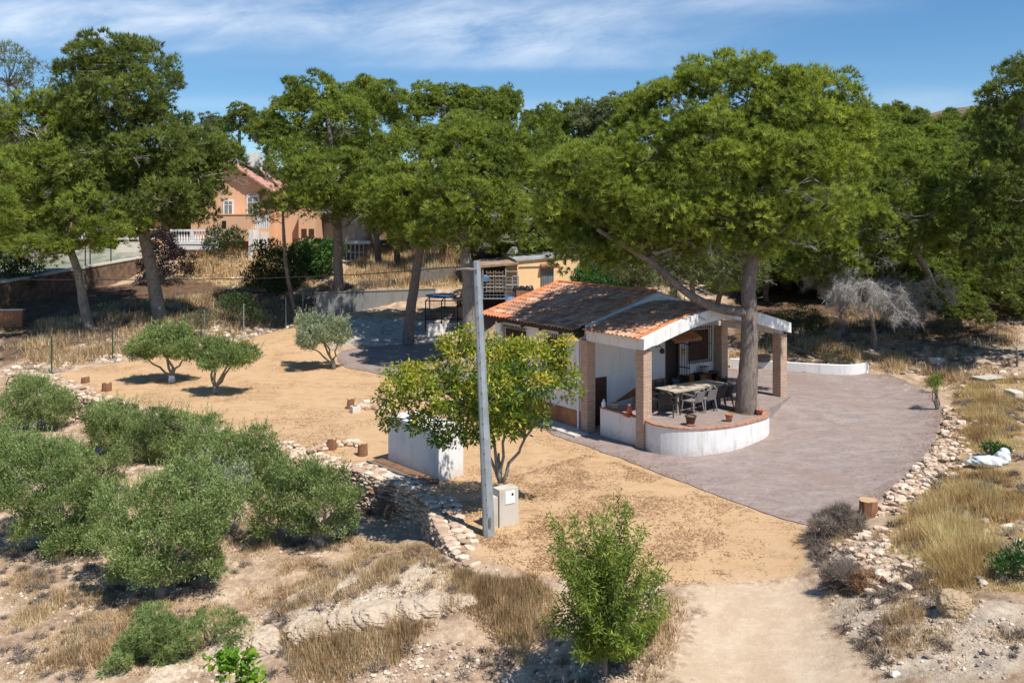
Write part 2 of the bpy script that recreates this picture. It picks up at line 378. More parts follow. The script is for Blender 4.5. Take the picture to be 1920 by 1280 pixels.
M['logend'] = wood('sawn_log_end', (.34,.20,.11), (.60,.42,.26), (2, 2, 2))
M['steel'] = plain('galvanised_steel', (.36,.41,.44), .45, .2, 3, .08, metal=.35, fine=18)
M['steel_dark'] = plain('dull_steel_post', (.22,.24,.24), .5, .2, 3, .05, metal=.3)
M['greenpost'] = plain('green_coated_post', (.02,.07,.045), .5, .2, 3, .05)
M['terracotta'] = plain('terracotta_pot', (.50,.20,.11), .8, .25, 6, .2)
M['darkpot'] = plain('brown_glazed_pot', (.09,.045,.035), .35, .3, 6, .1)
M['stonepot'] = plain('stone_planter', (.36,.31,.24), .9, .3, 8, .3)
M['plastic_dark'] = plain('charcoal_plastic', (.022,.022,.026), .4, .15, 3, .0, spec=.5)
M['plastic_grey'] = plain('grey_brown_plastic', (.24,.22,.21), .42, .15, 3, .0, spec=.5)
M['cone'] = plain('orange_cone_plastic', (.75,.13,.04), .45, .1, 3, .0, spec=.5)
M['paint_white'] = plain('white_plastic', (.78,.80,.80), .4, .06, 3, .0, spec=.5)
M['red'] = plain('red_plastic', (.55,.05,.04), .4, .1, 3, .0)
M['blue'] = plain('blue_tarpaulin', (.09,.22,.42), .45, .25, 4, .1)
M['yellow'] = plain('yellow_sign_plate', (.80,.62,.03), .5, .05, 3, .0)
M['green_plastic'] = plain('teal_green_plastic', (.05,.42,.30), .5, .2, 3, .0)
M['black'] = plain('black_sheet', (.012,.013,.016), .6, .2, 3, .0)
M['glass_grey'] = plain('dusty_window_glass', (.20,.22,.24), .15, .25, 3, .0, spec=.6)
M['balustrade'] = plain('white_baluster_paint', (.74,.74,.74), .7, .08, 3, .0)
M['metal_sheet'] = plain('grey_roof_sheet', (.36,.37,.37), .55, .3, 3, .1)
M['brownsheet'] = plain('brown_roof_felt', (.36,.25,.18), .85, .3, 3, .1)
M['cable'] = plain('black_cable', (.03,.03,.035), .5, .1, 3, .0)
M['rock'] = walls('limestone', (.50,.405,.305), (.27,.195,.135), 1.0)
def stonemat(name, stops):
    m, t = newmat(name); n = NT(t); a = n.n('ShaderNodeAttribute', attribute_name='tone').outputs['Fac']; p = geo(n)
    b = n.noise(p, 14, 5, .65); c = n.noise(p, 60, 3)
    col = n.ramp(a, stops); col = n.mix(n.math('MULTIPLY', n.sm(.45, .75, b), .5), col, mul(stops[0][1], .75))
    n.out(col, .92, n.math('ADD', b, n.math('MULTIPLY', c, .5)), .5, .015, spec=.15); return m
M['stones'] = stonemat('dry_stone', [(0, (.34,.225,.155)), (.35, (.50,.365,.265)), (.7, (.62,.49,.37)), (1, (.72,.62,.50))])
M['gravel'] = stonemat('loose_stones', [(0, (.22,.165,.125)), (.4, (.42,.33,.25)), (.75, (.60,.49,.38)), (1, (.72,.65,.55))])
M['boulder'] = stonemat('ochre_boulder', [(0, (.24,.15,.085)), (.5, (.40,.29,.18)), (1, (.55,.44,.31))])
M['pine'] = leafmat('pine_needles', [(0, (.070,.098,.024)), (.35, (.175,.225,.044)), (.7, (.31,.370,.068)), (1, (.47,.52,.12))], .44)
M['pine_dark'] = leafmat('dark_pine_needles', [(0, (.066,.090,.028)), (.4, (.155,.195,.050)), (.75, (.27,.315,.072)), (1, (.40,.44,.12))], .42)
M['pine_grey'] = leafmat('greyish_needles', [(0, (.09,.11,.055)), (.5, (.18,.21,.10)), (1, (.32,.34,.19))], .36)
M['olive'] = leafmat('olive_leaves', [(0, (.085,.125,.036)), (.4, (.20,.27,.090)), (.75, (.32,.395,.150)), (1, (.50,.55,.28))], .34, spec=.35)
M['olive_grey'] = leafmat('silvery_olive_leaves', [(0, (.12,.15,.085)), (.45, (.25,.30,.18)), (1, (.50,.54,.40))], .28, spec=.35)
M['fruit'] = leafmat('broad_leaves', [(0, (.055,.12,.016)), (.35, (.14,.22,.028)), (.6, (.30,.34,.04)), (.85, (.58,.53,.08)), (1, (.66,.42,.11))], .42, spec=.35)
M['almond'] = leafmat('almond_leaves', [(0, (.065,.115,.020)), (.4, (.145,.215,.035)), (.8, (.25,.325,.055)), (1, (.45,.46,.10))], .42, spec=.35)
M['vine'] = leafmat('bright_mulberry_leaves', [(0, (.05,.13,.01)), (.5, (.13,.26,.02)), (.93, (.27,.38,.03)), (1, (.70,.50,.02))], .4)
M['bush'] = leafmat('bush_leaves', [(0, (.022,.045,.014)), (.5, (.055,.09,.028)), (1, (.12,.16,.055))], .25)
M['bush_bright'] = leafmat('glossy_bush_leaves', [(0, (.015,.06,.014)), (.5, (.045,.13,.025)), (1, (.13,.25,.05))], .3, spec=.5)
M['bush_lime'] = leafmat('lime_hedge_leaves', [(0, (.08,.18,.01)), (.5, (.18,.34,.01)), (1, (.45,.50,.03))], .4)
M['bush_plum'] = leafmat('plum_shrub_leaves', [(0, (.02,.015,.015)), (.5, (.045,.028,.03)), (1, (.10,.055,.06))], .2)
M['scrub'] = leafmat('grey_scrub_leaves', [(0, (.07,.072,.045)), (.5, (.13,.135,.08)), (1, (.22,.22,.13))], .25)
M['grass'] = leafmat('dry_grass_blades', [(0, (.30,.20,.11)), (.4, (.50,.36,.20)), (.75, (.66,.52,.31)), (1, (.78,.68,.48))], .35, (1.1,1.0,.8), .7)
M['grass_gold'] = leafmat('golden_grass_blades', [(0, (.32,.21,.10)), (.45, (.54,.39,.19)), (.8, (.68,.54,.29)), (1, (.70,.64,.34))], .38, (1.1,1.0,.7), .7)
M['brush'] = leafmat('dead_brush_twigs', [(0, (.12,.09,.072)), (.5, (.24,.19,.155)), (1, (.40,.34,.28))], .1, (1,1,1), .8)
M['litter'] = leafmat('brown_needle_litter', [(0, (.16,.075,.035)), (.5, (.30,.16,.08)), (1, (.42,.26,.14))], .1, (1,1,1), .8)
# ================================================================== ground
rng = np.random.default_rng(7)
def grow(a, b, step, lim, f=1.09):
    c = list(np.arange(a, b + 1e-6, step)); s = step; x = c[-1]
    while x < lim: s *= f; x += s; c.append(x)
    s = step; x = c[0]; lo = []
    while x > -lim: s *= f; x -= s; lo.append(x)
    return np.array(lo[::-1] + c)
gx = grow(-26, 24, .17, 1500); gy = grow(9, 58, .17, 1500)
GX, GY = np.meshgrid(gx, gy); TZ = ground(GX, GY)
def chaikin(p, it=2):
    p = np.array(p)
    for _ in range(it):
        q = np.roll(p, -1, 0); p = np.stack([.75 * p + .25 * q, .25 * p + .75 * q], 1).reshape(-1, 2)
    return p
def Pg(pts): return np.array([P(*p)[:2] for p in pts])
sand_poly = np.vstack([WALL[2:], Pg([(909,1045,0),(1000,1072,-.05),(1100,1085,-.08),(1280,1095,-.1),(1500,1085,-.1),(1515,1010,0),(1500,980,0),(1330,915,0),(1130,835,0),(1060,800,0),(1010,760,.1)]),
    poly_px([(900,700),(740,700),(680,680),(600,645),(530,617),(455,638),(375,652),(210,682),(120,700)])])
road_poly = np.vstack([poly_px([(1300,1105),(1400,1085),(1500,1090),(1550,1160),(1600,1230),(1640,1280)]), [(6.6, 10), (6, 4), (1, 4), (2.2, 10)], poly_px([(1262,1280),(1275,1200)])])
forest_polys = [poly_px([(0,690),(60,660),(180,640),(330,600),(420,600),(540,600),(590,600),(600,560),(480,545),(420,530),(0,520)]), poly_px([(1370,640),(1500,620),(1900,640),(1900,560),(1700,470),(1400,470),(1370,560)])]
gravel_poly = poly_px([(590,645),(700,650),(870,640),(870,596),(592,602)])
pale_poly = poly_px([(250,1260),(480,1160),(560,1100),(700,1060),(820,1050),(860,1090),(700,1140),(560,1180),(330,1275)])
gold_poly = poly_px([(1690,960),(1640,1010),(1670,1085),(1760,1110),(1919,1110),(1919,700),(1800,720),(1770,800),(1790,870)])
bank_poly = poly_px([(1510,1010),(1600,985),(1640,1010),(1700,1100),(1919,1130),(1919,1275),(1660,1275),(1560,1160)])
hill_poly = poly_px([(340,470),(470,445),(600,480),(590,545),(430,540),(330,520)])
hill2_poly = poly_px([(640,520),(700,470),(800,458),(900,470),(880,500),(870,540),(700,545)])
AX, AY = GX.ravel(), GY.ravel()
def mask(poly, soft): return sstep(-soft, soft, sdist(AX, AY, poly))
n1 = (fbm(AX * 1.7, AY * 1.7, 4, 11) - .5)
mk = {
 'm_sand': mask(sand_poly, .35), 'm_road': mask(road_poly, 1.5),
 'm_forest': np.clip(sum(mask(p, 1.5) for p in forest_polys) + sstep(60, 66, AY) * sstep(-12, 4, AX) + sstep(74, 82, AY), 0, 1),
 'm_gravel': mask(gravel_poly, .5), 'm_pale': mask(pale_poly, .8), 'm_gold': np.clip(mask(gold_poly, .9) + mask(hill_poly, 1.5) + mask(hill2_poly, 1.5), 0, 1), 'm_bank': mask(bank_poly, .6)}
# relief of the rough ground
amp = np.clip(1 - mk['m_sand'] - mk['m_road'] * .8 - mk['m_gravel'], 0, 1) * (seg_dist(AX, AY, WALL, False) > .7) * (AY < 70)
near_house = sdist(AX, AY, poly_px([(640,655),(880,640),(1365,690),(1628,698),(1765,765),(1750,835),(1670,920),(1560,985),(1330,925),(1030,815),(900,740),(690,697)]))
amp = amp * sstep(.2, -.6, near_house)
TZ = TZ.ravel() + amp * ((fbm(AX * 2.1, AY * 2.1, 4, 5) - .5) * .22 + (fbm(AX * 6, AY * 6, 3, 8) - .5) * .07) + (1 - amp) * (fbm(AX * 1.3, AY * 1.3, 3, 9) - .5) * .02
nx_, ny_ = len(gx), len(gy); idx = np.arange(nx_ * ny_).reshape(ny_, nx_)
Q = np.stack([idx[:-1, :-1], idx[:-1, 1:], idx[1:, 1:], idx[1:, :-1]], -1).reshape(-1, 4)
def TH(x, y):                                      # height of the finished sheet
    x = np.atleast_1d(x).astype(float); y = np.atleast_1d(y).astype(float)
    i = np.clip(np.searchsorted(gx, x) - 1, 0, nx_ - 2); j = np.clip(np.searchsorted(gy, y) - 1, 0, ny_ - 2)
    u = (x - gx[i]) / (gx[i+1] - gx[i]); v = (y - gy[j]) / (gy[j+1] - gy[j]); Z = TZ.reshape(ny_, nx_)
    return Z[j, i]*(1-u)*(1-v) + Z[j, i+1]*u*(1-v) + Z[j+1, i]*(1-u)*v + Z[j+1, i+1]*u*v
def groundmat():
    m, t = newmat('ground_soil'); n = NT(t); p = geo(n)
    A = lambda k: n.n('ShaderNodeAttribute', attribute_name=k).outputs['Fac']
    big = n.noise(p, .35, 6, .6); mid = n.noise(p, 1.6, 7, .65, .3); sml = n.noise(p, 7, 6, .7); fin = n.noise(p, 34, 5, .7); grit = n.noise(p, 110, 3, .6)
    brk = n.math('ADD', n.math('MULTIPLY', n.math('SUBTRACT', mid, .5), 1.1), n.math('MULTIPLY', n.math('SUBTRACT', sml, .5), .7))
    def M_(k, lo=.35, hi=.65): return n.sm(lo, hi, n.math('ADD', A(k), brk))
    # scrub: pale crumbly limestone soil with dead plants and brown patches
    scrub = n.ramp(n.math('ADD', n.math('MULTIPLY', mid, .6), n.math('MULTIPLY', sml, .4)), [(.32, (.18,.115,.075)), (.44, (.33,.225,.15)), (.54, (.49,.365,.255)), (.65, (.68,.55,.41))])
    scrub = n.mix(n.math('MULTIPLY', n.sm(.5, .66, fin), .65), scrub, (.27,.18,.12))
    scrub = n.mix(n.math('MULTIPLY', n.sm(.58, .7, grit), .5), scrub, (.62,.56,.47))
    # sand field with drifts of brown pine needles
    sand = n.mix(n.sm(.3, .75, mid), (.57,.39,.23), (.51,.33,.18))
    stv = n.n('ShaderNodeMapping', {'Vector': p, 'Scale': (1.2, 2.2, 1), 'Rotation': (0, 0, .5)}).outputs[0]
    dr = n.noise(stv, 1.1, 8, .72, .8); dr2 = n.noise(p, 9, 6, .75, .6)
    sand = n.mix(n.math('MULTIPLY', n.sm(.50, .70, n.math('ADD', dr, n.math('MULTIPLY', n.math('SUBTRACT', fin, .5), .35))), .75), sand, (.36,.215,.125))
    sand = n.mix(n.math('MULTIPLY', n.sm(.56, .72, dr2), .4), sand, (.60,.45,.31))
    sand = n.mix(n.math('MULTIPLY', n.sm(.52, .68, fin), .45), sand, (.36,.20,.10))
    sand = n.mix(n.math('MULTIPLY', n.sm(.6, .7, grit), .35), sand, (.24,.13,.07))
    road = n.mix(n.sm(.35, .65, mid), (.60,.475,.345), (.52,.385,.265)); road = n.mix(n.math('MULTIPLY', n.sm(.5, .7, sml), .5), road, (.68,.585,.47))
    road = n.mix(n.math('MULTIPLY', n.sm(.55, .7, fin), .35), road, (.40,.29,.20)); road = n.mix(n.math('MULTIPLY', n.sm(.63, .7, grit), .4), road, (.30,.22,.16))
    forest = n.mix(n.sm(.35, .65, n.math('ADD', n.math('MULTIPLY', sml, .5), n.math('MULTIPLY', mid, .5))), (.085,.050,.032), (.175,.115,.072)); forest = n.mix(n.math('MULTIPLY', n.sm(.6, .68, n.math('ADD', n.math('MULTIPLY', fin, .6), n.math('MULTIPLY', mid, .4))), .7), forest, (.50,.42,.34))  # brown forest floor, darkened to put the pines' shade into the colour
    grav = n.mix(n.sm(.4, .6, sml), (.40,.36,.33), (.55,.50,.45)); grav = n.mix(n.math('MULTIPLY', n.sm(.5, .62, mid), .6), grav, (.24,.19,.15))
    pale = n.mix(n.sm(.35, .65, sml), (.50,.38,.27), (.68,.59,.47)); pale = n.mix(n.math('MULTIPLY', n.sm(.52, .68, fin), .45), pale, (.36,.25,.17))
    gold = n.mix(n.sm(.35, .65, sml), (.30,.20,.10), (.46,.34,.19)); gold = n.mix(n.math('MULTIPLY', n.sm(.55, .7, fin), .5), gold, (.18,.12,.075))
    bank = n.mix(n.sm(.38, .6, sml), (.64,.53,.40), (.47,.38,.29)); bank = n.mix(n.math('MULTIPLY', n.sm(.47, .6, n.math('ADD', n.math('MULTIPLY', fin, .5), n.math('MULTIPLY', mid, .5))), .7), bank, (.19,.165,.15))
    c = scrub
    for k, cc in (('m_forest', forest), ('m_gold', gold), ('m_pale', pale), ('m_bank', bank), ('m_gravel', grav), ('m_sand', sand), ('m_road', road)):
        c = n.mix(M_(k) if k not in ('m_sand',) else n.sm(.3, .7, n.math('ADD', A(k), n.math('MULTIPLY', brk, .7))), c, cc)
    h = n.math('ADD', n.math('MULTIPLY', sml, .5), n.math('ADD', n.math('MULTIPLY', fin, .35), n.math('MULTIPLY', grit, .15)))
    n.out(c, .95, h, .75, .06, spec=.1); return m
M['ground'] = groundmat()
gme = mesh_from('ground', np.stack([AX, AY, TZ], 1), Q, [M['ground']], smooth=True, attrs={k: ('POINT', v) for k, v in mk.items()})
tag(put('ground', gme, None, (0, 0, 0)), kind='structure')

# paved yard of brushed mauve-grey concrete
from mathutils.geometry import delaunay_2d_cdt
def sheet(name, poly, dz, mat, step=.3, rim=.12, zf=None):
    poly = np.array(poly); zf = zf or TH
    lo = poly.min(0); hi = poly.max(0); xs = np.arange(lo[0], hi[0], step); ys = np.arange(lo[1], hi[1], step)
    XX, YY = np.meshgrid(xs, ys); XX = XX.ravel(); YY = YY.ravel(); k = sdist(XX, YY, poly) > step * .45
    pts = [Vector(map(float, p)) for p in poly] + [Vector((float(a), float(b))) for a, b in zip(XX[k], YY[k])]
    nb = len(poly); r = delaunay_2d_cdt(pts, [], [list(range(nb))] if inside_order(poly) else [list(range(nb))[::-1]], 1, 1e-5)
    V2 = np.array([(v.x, v.y) for v in r[0]]); z = zf(V2[:, 0], V2[:, 1]) + dz
    V = [tuple(p) for p in np.c_[V2, z]]; Fs = [tuple(f) for f in r[2]]
    mb = MB(); mb.add(V, Fs)
    zb = zf(poly[:, 0], poly[:, 1]) + dz
    mb.add([(p[0], p[1], zz) for p, zz in zip(poly, zb)] + [(p[0], p[1], zz - rim) for p, zz in zip(poly, zb)], [(i, i + nb, (i+1) % nb + nb, (i+1) % nb) for i in range(nb)])
    return mb.build(name, mat)
def inside_order(p):
    x, y = p[:, 0], p[:, 1]; return np.sum(x * np.roll(y, -1) - np.roll(x, -1) * y) > 0
def pavemat():
    m, t = newmat('brushed_mauve_concrete'); n = NT(t); p = geo(n)
    a = n.noise(p, .45, 7, .62, .8)
    st = n.n('ShaderNodeMapping', {'Vector': p, 'Rotation': (0, 0, -.35), 'Scale': (.9, 1.7, 1)}).outputs[0]
    b = n.noise(st, 1.6, 8, .7, .7); c = n.noise(p, 8, 6, .7, .3); d = n.noise(p, 70, 4, .65)
    col = n.ramp(b, [(.28, (.205,.158,.143)), (.5, (.285,.226,.206)), (.72, (.37,.303,.280))])
    col = n.mix(n.math('MULTIPLY', n.sm(.45, .72, a), .55), col, (.27,.185,.145))
    col = n.mix(n.math('MULTIPLY', n.sm(.55, .75, n.noise(p, .8, 6, .6, 1.5)), .5), col, (.36,.325,.31))
    col = n.mix(n.math('MULTIPLY', n.sm(.48, .70, c), .55), col, (.155,.12,.105)); col = n.mix(n.math('MULTIPLY', n.sm(.52, .66, d), .55), col, (.40,.35,.325))
    # curved tyre marks
    n.out(col, .8, n.math('ADD', n.math('MULTIPLY', c, .5), d), .35, .012, spec=.25); return m
M['pave'] = pavemat()
PAVE_PX = [(628,672),(640,657),(700,650),(800,641),(880,641),(930,641)]
PAVE2 = [(1369,690),(1476,697),(1587,702.5),(1628,699),(1700,712),(1752,738),(1768,765),(1765,790),(1750,835),(1712,880),(1670,920),(1640,950),(1600,972),(1560,984),(1500,984),(1440,965),(1330,925),(1210,880),(1130,846),(1045,820),(1010,800),(985,775),(900,742),(760,714),(690,697),(645,690)]
pave_poly = chaikin(np.vstack([poly_px(PAVE_PX), [(1.5, 38.5), (7.2, 36.5)], poly_px(PAVE2)]), 3)
pd = fbm(pave_poly[:, 0] * 2, pave_poly[:, 1] * 2, 3, 2) - .5
pave_poly = pave_poly + pd[:, None] * np.array((.10, .10))
tag(sheet('paved_yard', pave_poly, .024, M['pave']), kind='structure')

# ------------------------------------------------------------------ scattering helpers
def ico():
    f = (1 + 5 ** .5) / 2
    v = np.array([(-1,f,0),(1,f,0),(-1,-f,0),(1,-f,0),(0,-1,f),(0,1,f),(0,-1,-f),(0,1,-f),(f,0,-1),(f,0,1),(-f,0,-1),(-f,0,1)], float); v /= np.linalg.norm(v[0])
    t = np.array([(0,11,5),(0,5,1),(0,1,7),(0,7,10),(0,10,11),(1,5,9),(5,11,4),(11,10,2),(10,7,6),(7,1,8),(3,9,4),(3,4,2),(3,2,6),(3,6,8),(3,8,9),(4,9,5),(2,4,11),(6,2,10),(8,6,7),(9,8,1)])
    return v, t
IV, IT = ico()
def sub(v, t):
    v = [tuple(p) for p in v]; c = {}; o = []
    def mid(a, b):
        k = (min(a, b), max(a, b))
        if k not in c: q = np.array(v[a]) + np.array(v[b]); q /= np.linalg.norm(q); v.append(tuple(q)); c[k] = len(v) - 1
        return c[k]
    for a, b, d in t:
        x, y, z = mid(a, b), mid(b, d), mid(d, a); o += [(a, x, z), (b, y, x), (d, z, y), (x, y, z)]
    return np.array(v), np.array(o)
IV2, IT2 = sub(IV, IT)
def stones(C, S, rng, base=(IV, IT), jit=.25, box=0., rot=None):
    """C centres (n,3), S half sizes (n,3)"""
    n = len(C); v, t = base; v = np.sign(v) * np.abs(v) ** (1 - box) if box else v
    V = v[None] * (1 + rng.uniform(-jit, jit, (n, len(v), 1))) * S[:, None, :]
    a = rng.uniform(0, 6.28, n) if rot is None else rot; ca, sa = np.cos(a)[:, None], np.sin(a)[:, None]
    X = V[..., 0] * ca - V[..., 1] * sa; Y = V[..., 0] * sa + V[..., 1] * ca
    V = np.stack([X, Y, V[..., 2]], -1) + C[:, None, :]
    T = (t[None] + (np.arange(n) * len(v))[:, None, None]).reshape(-1, 3)
    return V.reshape(-1, 3), T, np.repeat(rng.uniform(0, 1, n), len(t))
def rand_in(poly, n, rng, dens=None):
    lo = poly.min(0); hi = poly.max(0); out = []; tot = 0
    while tot < n:
        p = rng.uniform(lo, hi, (n * 2, 2)); k = inside(p[:, 0], p[:, 1], poly)
        if dens is not None: k &= rng.uniform(0, 1, len(p)) < dens(p[:, 0], p[:, 1])
        p = p[k]; out.append(p); tot += len(p)
        if len(p) == 0: break
    return np.vstack(out)[:n]
def blades(Pt, h, rng, per=8, spread=.06, w=.014, lean=.35, hvar=.4):
    n = len(Pt); N = n * per; B = np.repeat(Pt, per, 0) + np.c_[rng.normal(0, spread, (N, 2)), np.zeros(N)]
    hh = np.repeat(h, per) * (1 + rng.uniform(-hvar, hvar, N)); a = rng.uniform(0, 6.28, N); l = rng.uniform(0, 1, N) * lean
    d = np.stack([np.cos(a) * l, np.sin(a) * l, np.ones(N)], 1); d /= np.linalg.norm(d, axis=1)[:, None]
    b = a + rng.uniform(1, 2, N); s = np.stack([np.cos(b), np.sin(b), np.zeros(N)], 1) * (w * rng.uniform(.6, 1.3, N))[:, None]
    V = np.stack([B - s, B + s, B + d * hh[:, None]], 1).reshape(-1, 3); T = np.arange(N * 3).reshape(-1, 3)
    tone = np.clip(np.repeat(rng.uniform(.1, .9, n), per) + rng.normal(0, .16, N), 0, 1)
    return V, T, tone
def stuff(name, parts, mat, label, cat):
    V = []; T = []; A = []; o = 0
    for v, t, a in parts: V.append(v); T.append(t + o); A.append(a); o += len(v)
    me = mesh_from(name, np.vstack(V), np.vstack(T), [mat], attrs={'tone': ('FACE', np.concatenate(A))})
    return tag(put(name, me, None, (0, 0, 0)), label, cat, kind='stuff')
def onT(p, dz=0.): return np.c_[p, TH(p[:, 0], p[:, 1]) + dz]

# loose stones over the scrub, the left hillside and the right hand bank
SACK = G(1856, 872)
def clear(x, y):
    return (np.hypot((x - SACK[0]) / .85, (y - SACK[1] + .25) / .75) > 1) & (sdist(x, y, pave_poly) < -.15) & (sdist(x, y, sand_poly) < -.1) & (sdist(x, y, road_poly) < -.1) & (seg_dist(x, y, WALL, False) > .3)
parts = []
def add_stones(poly, n, smin, smax, sd_=1, pw=3., dens=None):
    r = np.random.default_rng(sd_); p = rand_in(poly, n, r, dens); k = clear(p[:, 0], p[:, 1]); p = p[k]
    s = smin + (smax - smin) * r.uniform(0, 1, len(p)) ** pw; S = s[:, None] * r.uniform(.6, 1.25, (len(p), 3)) * (1, 1, .6)
    parts.append(stones(onT(p, 0) + np.c_[np.zeros((len(p), 2)), s * .15], S, r))
clump = lambda sc, lo, hi, sd_: (lambda x, y: sstep(lo, hi, fbm(x * sc, y * sc, 3, sd_)))
add_stones(bank_poly, 2200, .010, .05, 1, 5, clump(1.1, .40, .62, 4))
add_stones(bank_poly, 40, .05, .13, 41, 2)
add_stones(poly_px([(480,1278),(560,1225),(900,1215),(1020,1235),(1235,1225),(1250,1278)]), 1700, .010, .06, 2, 4, clump(1.3, .40, .6, 5))
add_stones(poly_px([(500,1180),(560,1090),(830,1055),(900,1060),(1000,1090),(700,1145)]), 1700, .010, .05, 3, 4, clump(1.5, .42, .6, 6))
add_stones(poly_px([(0,1278),(0,1000),(500,1100),(480,1278)]), 1800, .012, .06, 4, 4, clump(1.3, .42, .6, 7))
add_stones(poly_px([(0,1000),(0,760),(200,800),(640,930),(600,1060),(300,1110)]), 1500, .015, .09, 5, 4)
add_stones(poly_px([(0,700),(120,655),(330,600),(520,590),(560,612),(455,640),(210,680),(90,705)]), 1100, .04, .26, 6, 3.2, clump(.5, .35, .6, 8))
add_stones(hill_poly, 500, .05, .28, 7, 3, clump(.5, .35, .6, 9))
add_stones(poly_px([(1370,640),(1500,640),(1640,660),(1800,650),(1915,680),(1915,720),(1800,730),(1700,705),(1628,685),(1480,680),(1370,670)]), 650, .025, .17, 8, 3.2)
add_stones(gold_poly, 700, .02, .13, 9, 3)
add_stones(poly_px([(1370,640),(1500,600),(1700,540),(1900,560),(1900,660),(1640,655)]), 300, .03, .16, 10, 3)
stuff('loose_stones', parts, M['gravel'], 'pale loose stones and rubble scattered over the rough ground', 'stones')

# dry grass
parts = []
def add_grass(poly, n, h0, h1, per, sd_, dens=None, w=.014, lean=.35, spread=.07, avoid=True, lst=None):
    r = np.random.default_rng(sd_); p = rand_in(poly, n, r, dens)
    if avoid: p = p[clear(p[:, 0], p[:, 1])]
    h = r.uniform(h0, h1, len(p)) * (.35 + .75 * sstep(0, .9, sdist(p[:, 0], p[:, 1], poly))) * (.45 + 1.0 * sstep(.3, .65, fbm(p[:, 0] * 1.9, p[:, 1] * 1.9, 3, sd_ + 5)))
    (parts if lst is None else lst).append(blades(onT(p, -.01), h, r, per, spread, w, lean)); (parts if lst is None else lst)[-1][2][:] = np.clip((parts if lst is None else lst)[-1][2] + np.repeat((fbm(p[:, 0] * 1.1, p[:, 1] * 1.1, 3, sd_ + 9) - .5) * 1.3, per), 0, 1)
add_grass(poly_px([(560,1278),(520,1190),(640,1150),(800,1105),(880,1075),(1000,1085),(1050,1110),(1040,1180),(1000,1235),(900,1225),(760,1235),(640,1278)]), 4200, .10, .36, 10, 21, clump(1.1, .36, .60, 21), .008, .6)
add_grass(poly_px([(860,1075),(1000,1080),(1040,1110),(1030,1200),(940,1200),(850,1140)]), 3200, .10, .34, 9, 22, clump(1.4, .3, .5, 22), .008, .6)
add_grass(poly_px([(1180,1180),(1260,1110),(1290,1130),(1280,1200),(1240,1270),(1190,1270)]), 500, .1, .3, 9, 28, None, .010)
add_grass(poly_px([(0,1278),(0,1060),(240,1120),(460,1150),(300,1260)]), 1500, .05, .18, 9, 23, clump(1.2, .40, .6, 22), .010, .9)
add_grass(poly_px([(460,1100),(620,1040),(860,1060),(700,1130),(500,1170)]), 1200, .05, .18, 8, 24, clump(1.5, .42, .6, 23), .010, .9)
add_grass(hill_poly, 2600, .15, .5, 9, 25, None, .03, .6, .2)
add_grass(hill2_poly, 2600, .15, .5, 9, 26, None, .03, .6, .2)
add_grass(poly_px([(0,650),(170,600),(420,585),(560,600),(455,632),(210,672),(60,702)]), 2600, .1, .4, 8, 27, clump(.6, .35, .6, 28), .022, .9, .18)
add_grass(poly_px([(1370,640),(1500,630),(1640,660),(1800,650),(1915,700),(1800,730),(1700,708),(1628,690),(1480,682),(1370,675)]), 1800, .08, .32, 9, 29, clump(.9, .38, .6, 29), .016, .8, .12)
add_grass(poly_px([(0,1278),(0,1050),(240,1110),(470,1130),(520,1200),(330,1270)]), 5600, .03, .12, 9, 71, clump(1.6, .32, .55, 71), .007, 1.3)
add_grass(poly_px([(460,1130),(500,1060),(640,1000),(820,1000),(900,1090),(700,1150)]), 3500, .04, .13, 9, 72, clump(1.6, .40, .6, 72), .007, 1.3)
add_grass(poly_px([(0,1060),(0,940),(250,900),(640,960),(620,1050),(300,1120)]), 3500, .05, .16, 9, 73, clump(1.2, .38, .6, 73), .008, 1.2)
add_grass(bank_poly, 1500, .05, .2, 9, 74, clump(1.6, .45, .62, 74), .006, 1.2)
add_grass(poly_px([(60,640),(60,600),(200,570),(420,545),(560,560),(590,600),(420,600),(200,640)]), 2400, .1, .35, 9, 61, clump(.5, .38, .6, 61), .024, .9, .2)
add_grass(poly_px([(1390,640),(1500,600),(1700,560),(1900,580),(1915,660),(1640,650)]), 1500, .08, .3, 9, 62, clump(.6, .42, .6, 62), .02, .9, .15)
stuff('dry_grass', parts, M['grass'], 'thin straw-coloured dry grass on the rough slopes and verges', 'grass')
parts = []
add_grass(gold_poly, 10000, .07, .27, 10, 31, clump(.9, .38, .58, 31), .008, .95)
add_grass(poly_px([(1690,960),(1670,1085),(1760,1105),(1915,1105),(1915,930),(1780,900)]), 5200, .10, .34, 10, 32, clump(1.3, .34, .5, 32), .007, 1.1)
stuff('golden_grass', parts, M['grass_gold'], 'dense golden-yellow wild grass on the bank right of the yard', 'grass')
# dead grey-brown brush
parts = []
def brush(c, r_, n, rg, flat=.6):
    d = rg.normal(0, 1, (n, 3)); d[:, 2] = np.abs(d[:, 2]) * flat + .15; d /= np.linalg.norm(d, axis=1)[:, None]
    B = np.array(c) + d * (rg.uniform(.0, .5, n) * r_)[:, None]; d2 = d + rg.normal(0, .45, (n, 3)); d2 /= np.linalg.norm(d2, axis=1)[:, None]
    E = B + d2 * (rg.uniform(.3, .7, n) * r_)[:, None]; s = np.cross(d2, rg.normal(0, 1, (n, 3))); s = s / (np.linalg.norm(s, axis=1)[:, None] + 1e-6) * .007
    return np.stack([B - s, B + s, E], 1).reshape(-1, 3), np.arange(n * 3).reshape(-1, 3), np.clip(rg.uniform(.2, .8) + rg.normal(0, .2, n), 0, 1)
rb = np.random.default_rng(55)
def brush_zone(poly, n, r0, r1, k=90, dens=None):
    p = rand_in(poly, n, rb, dens); p = p[clear(p[:, 0], p[:, 1])]
    for q in onT(p): parts.append(brush(q, rb.uniform(r0, r1), k, rb))
brush_zone(bank_poly, 230, .06, .24, 90, clump(1.2, .42, .6, 41))
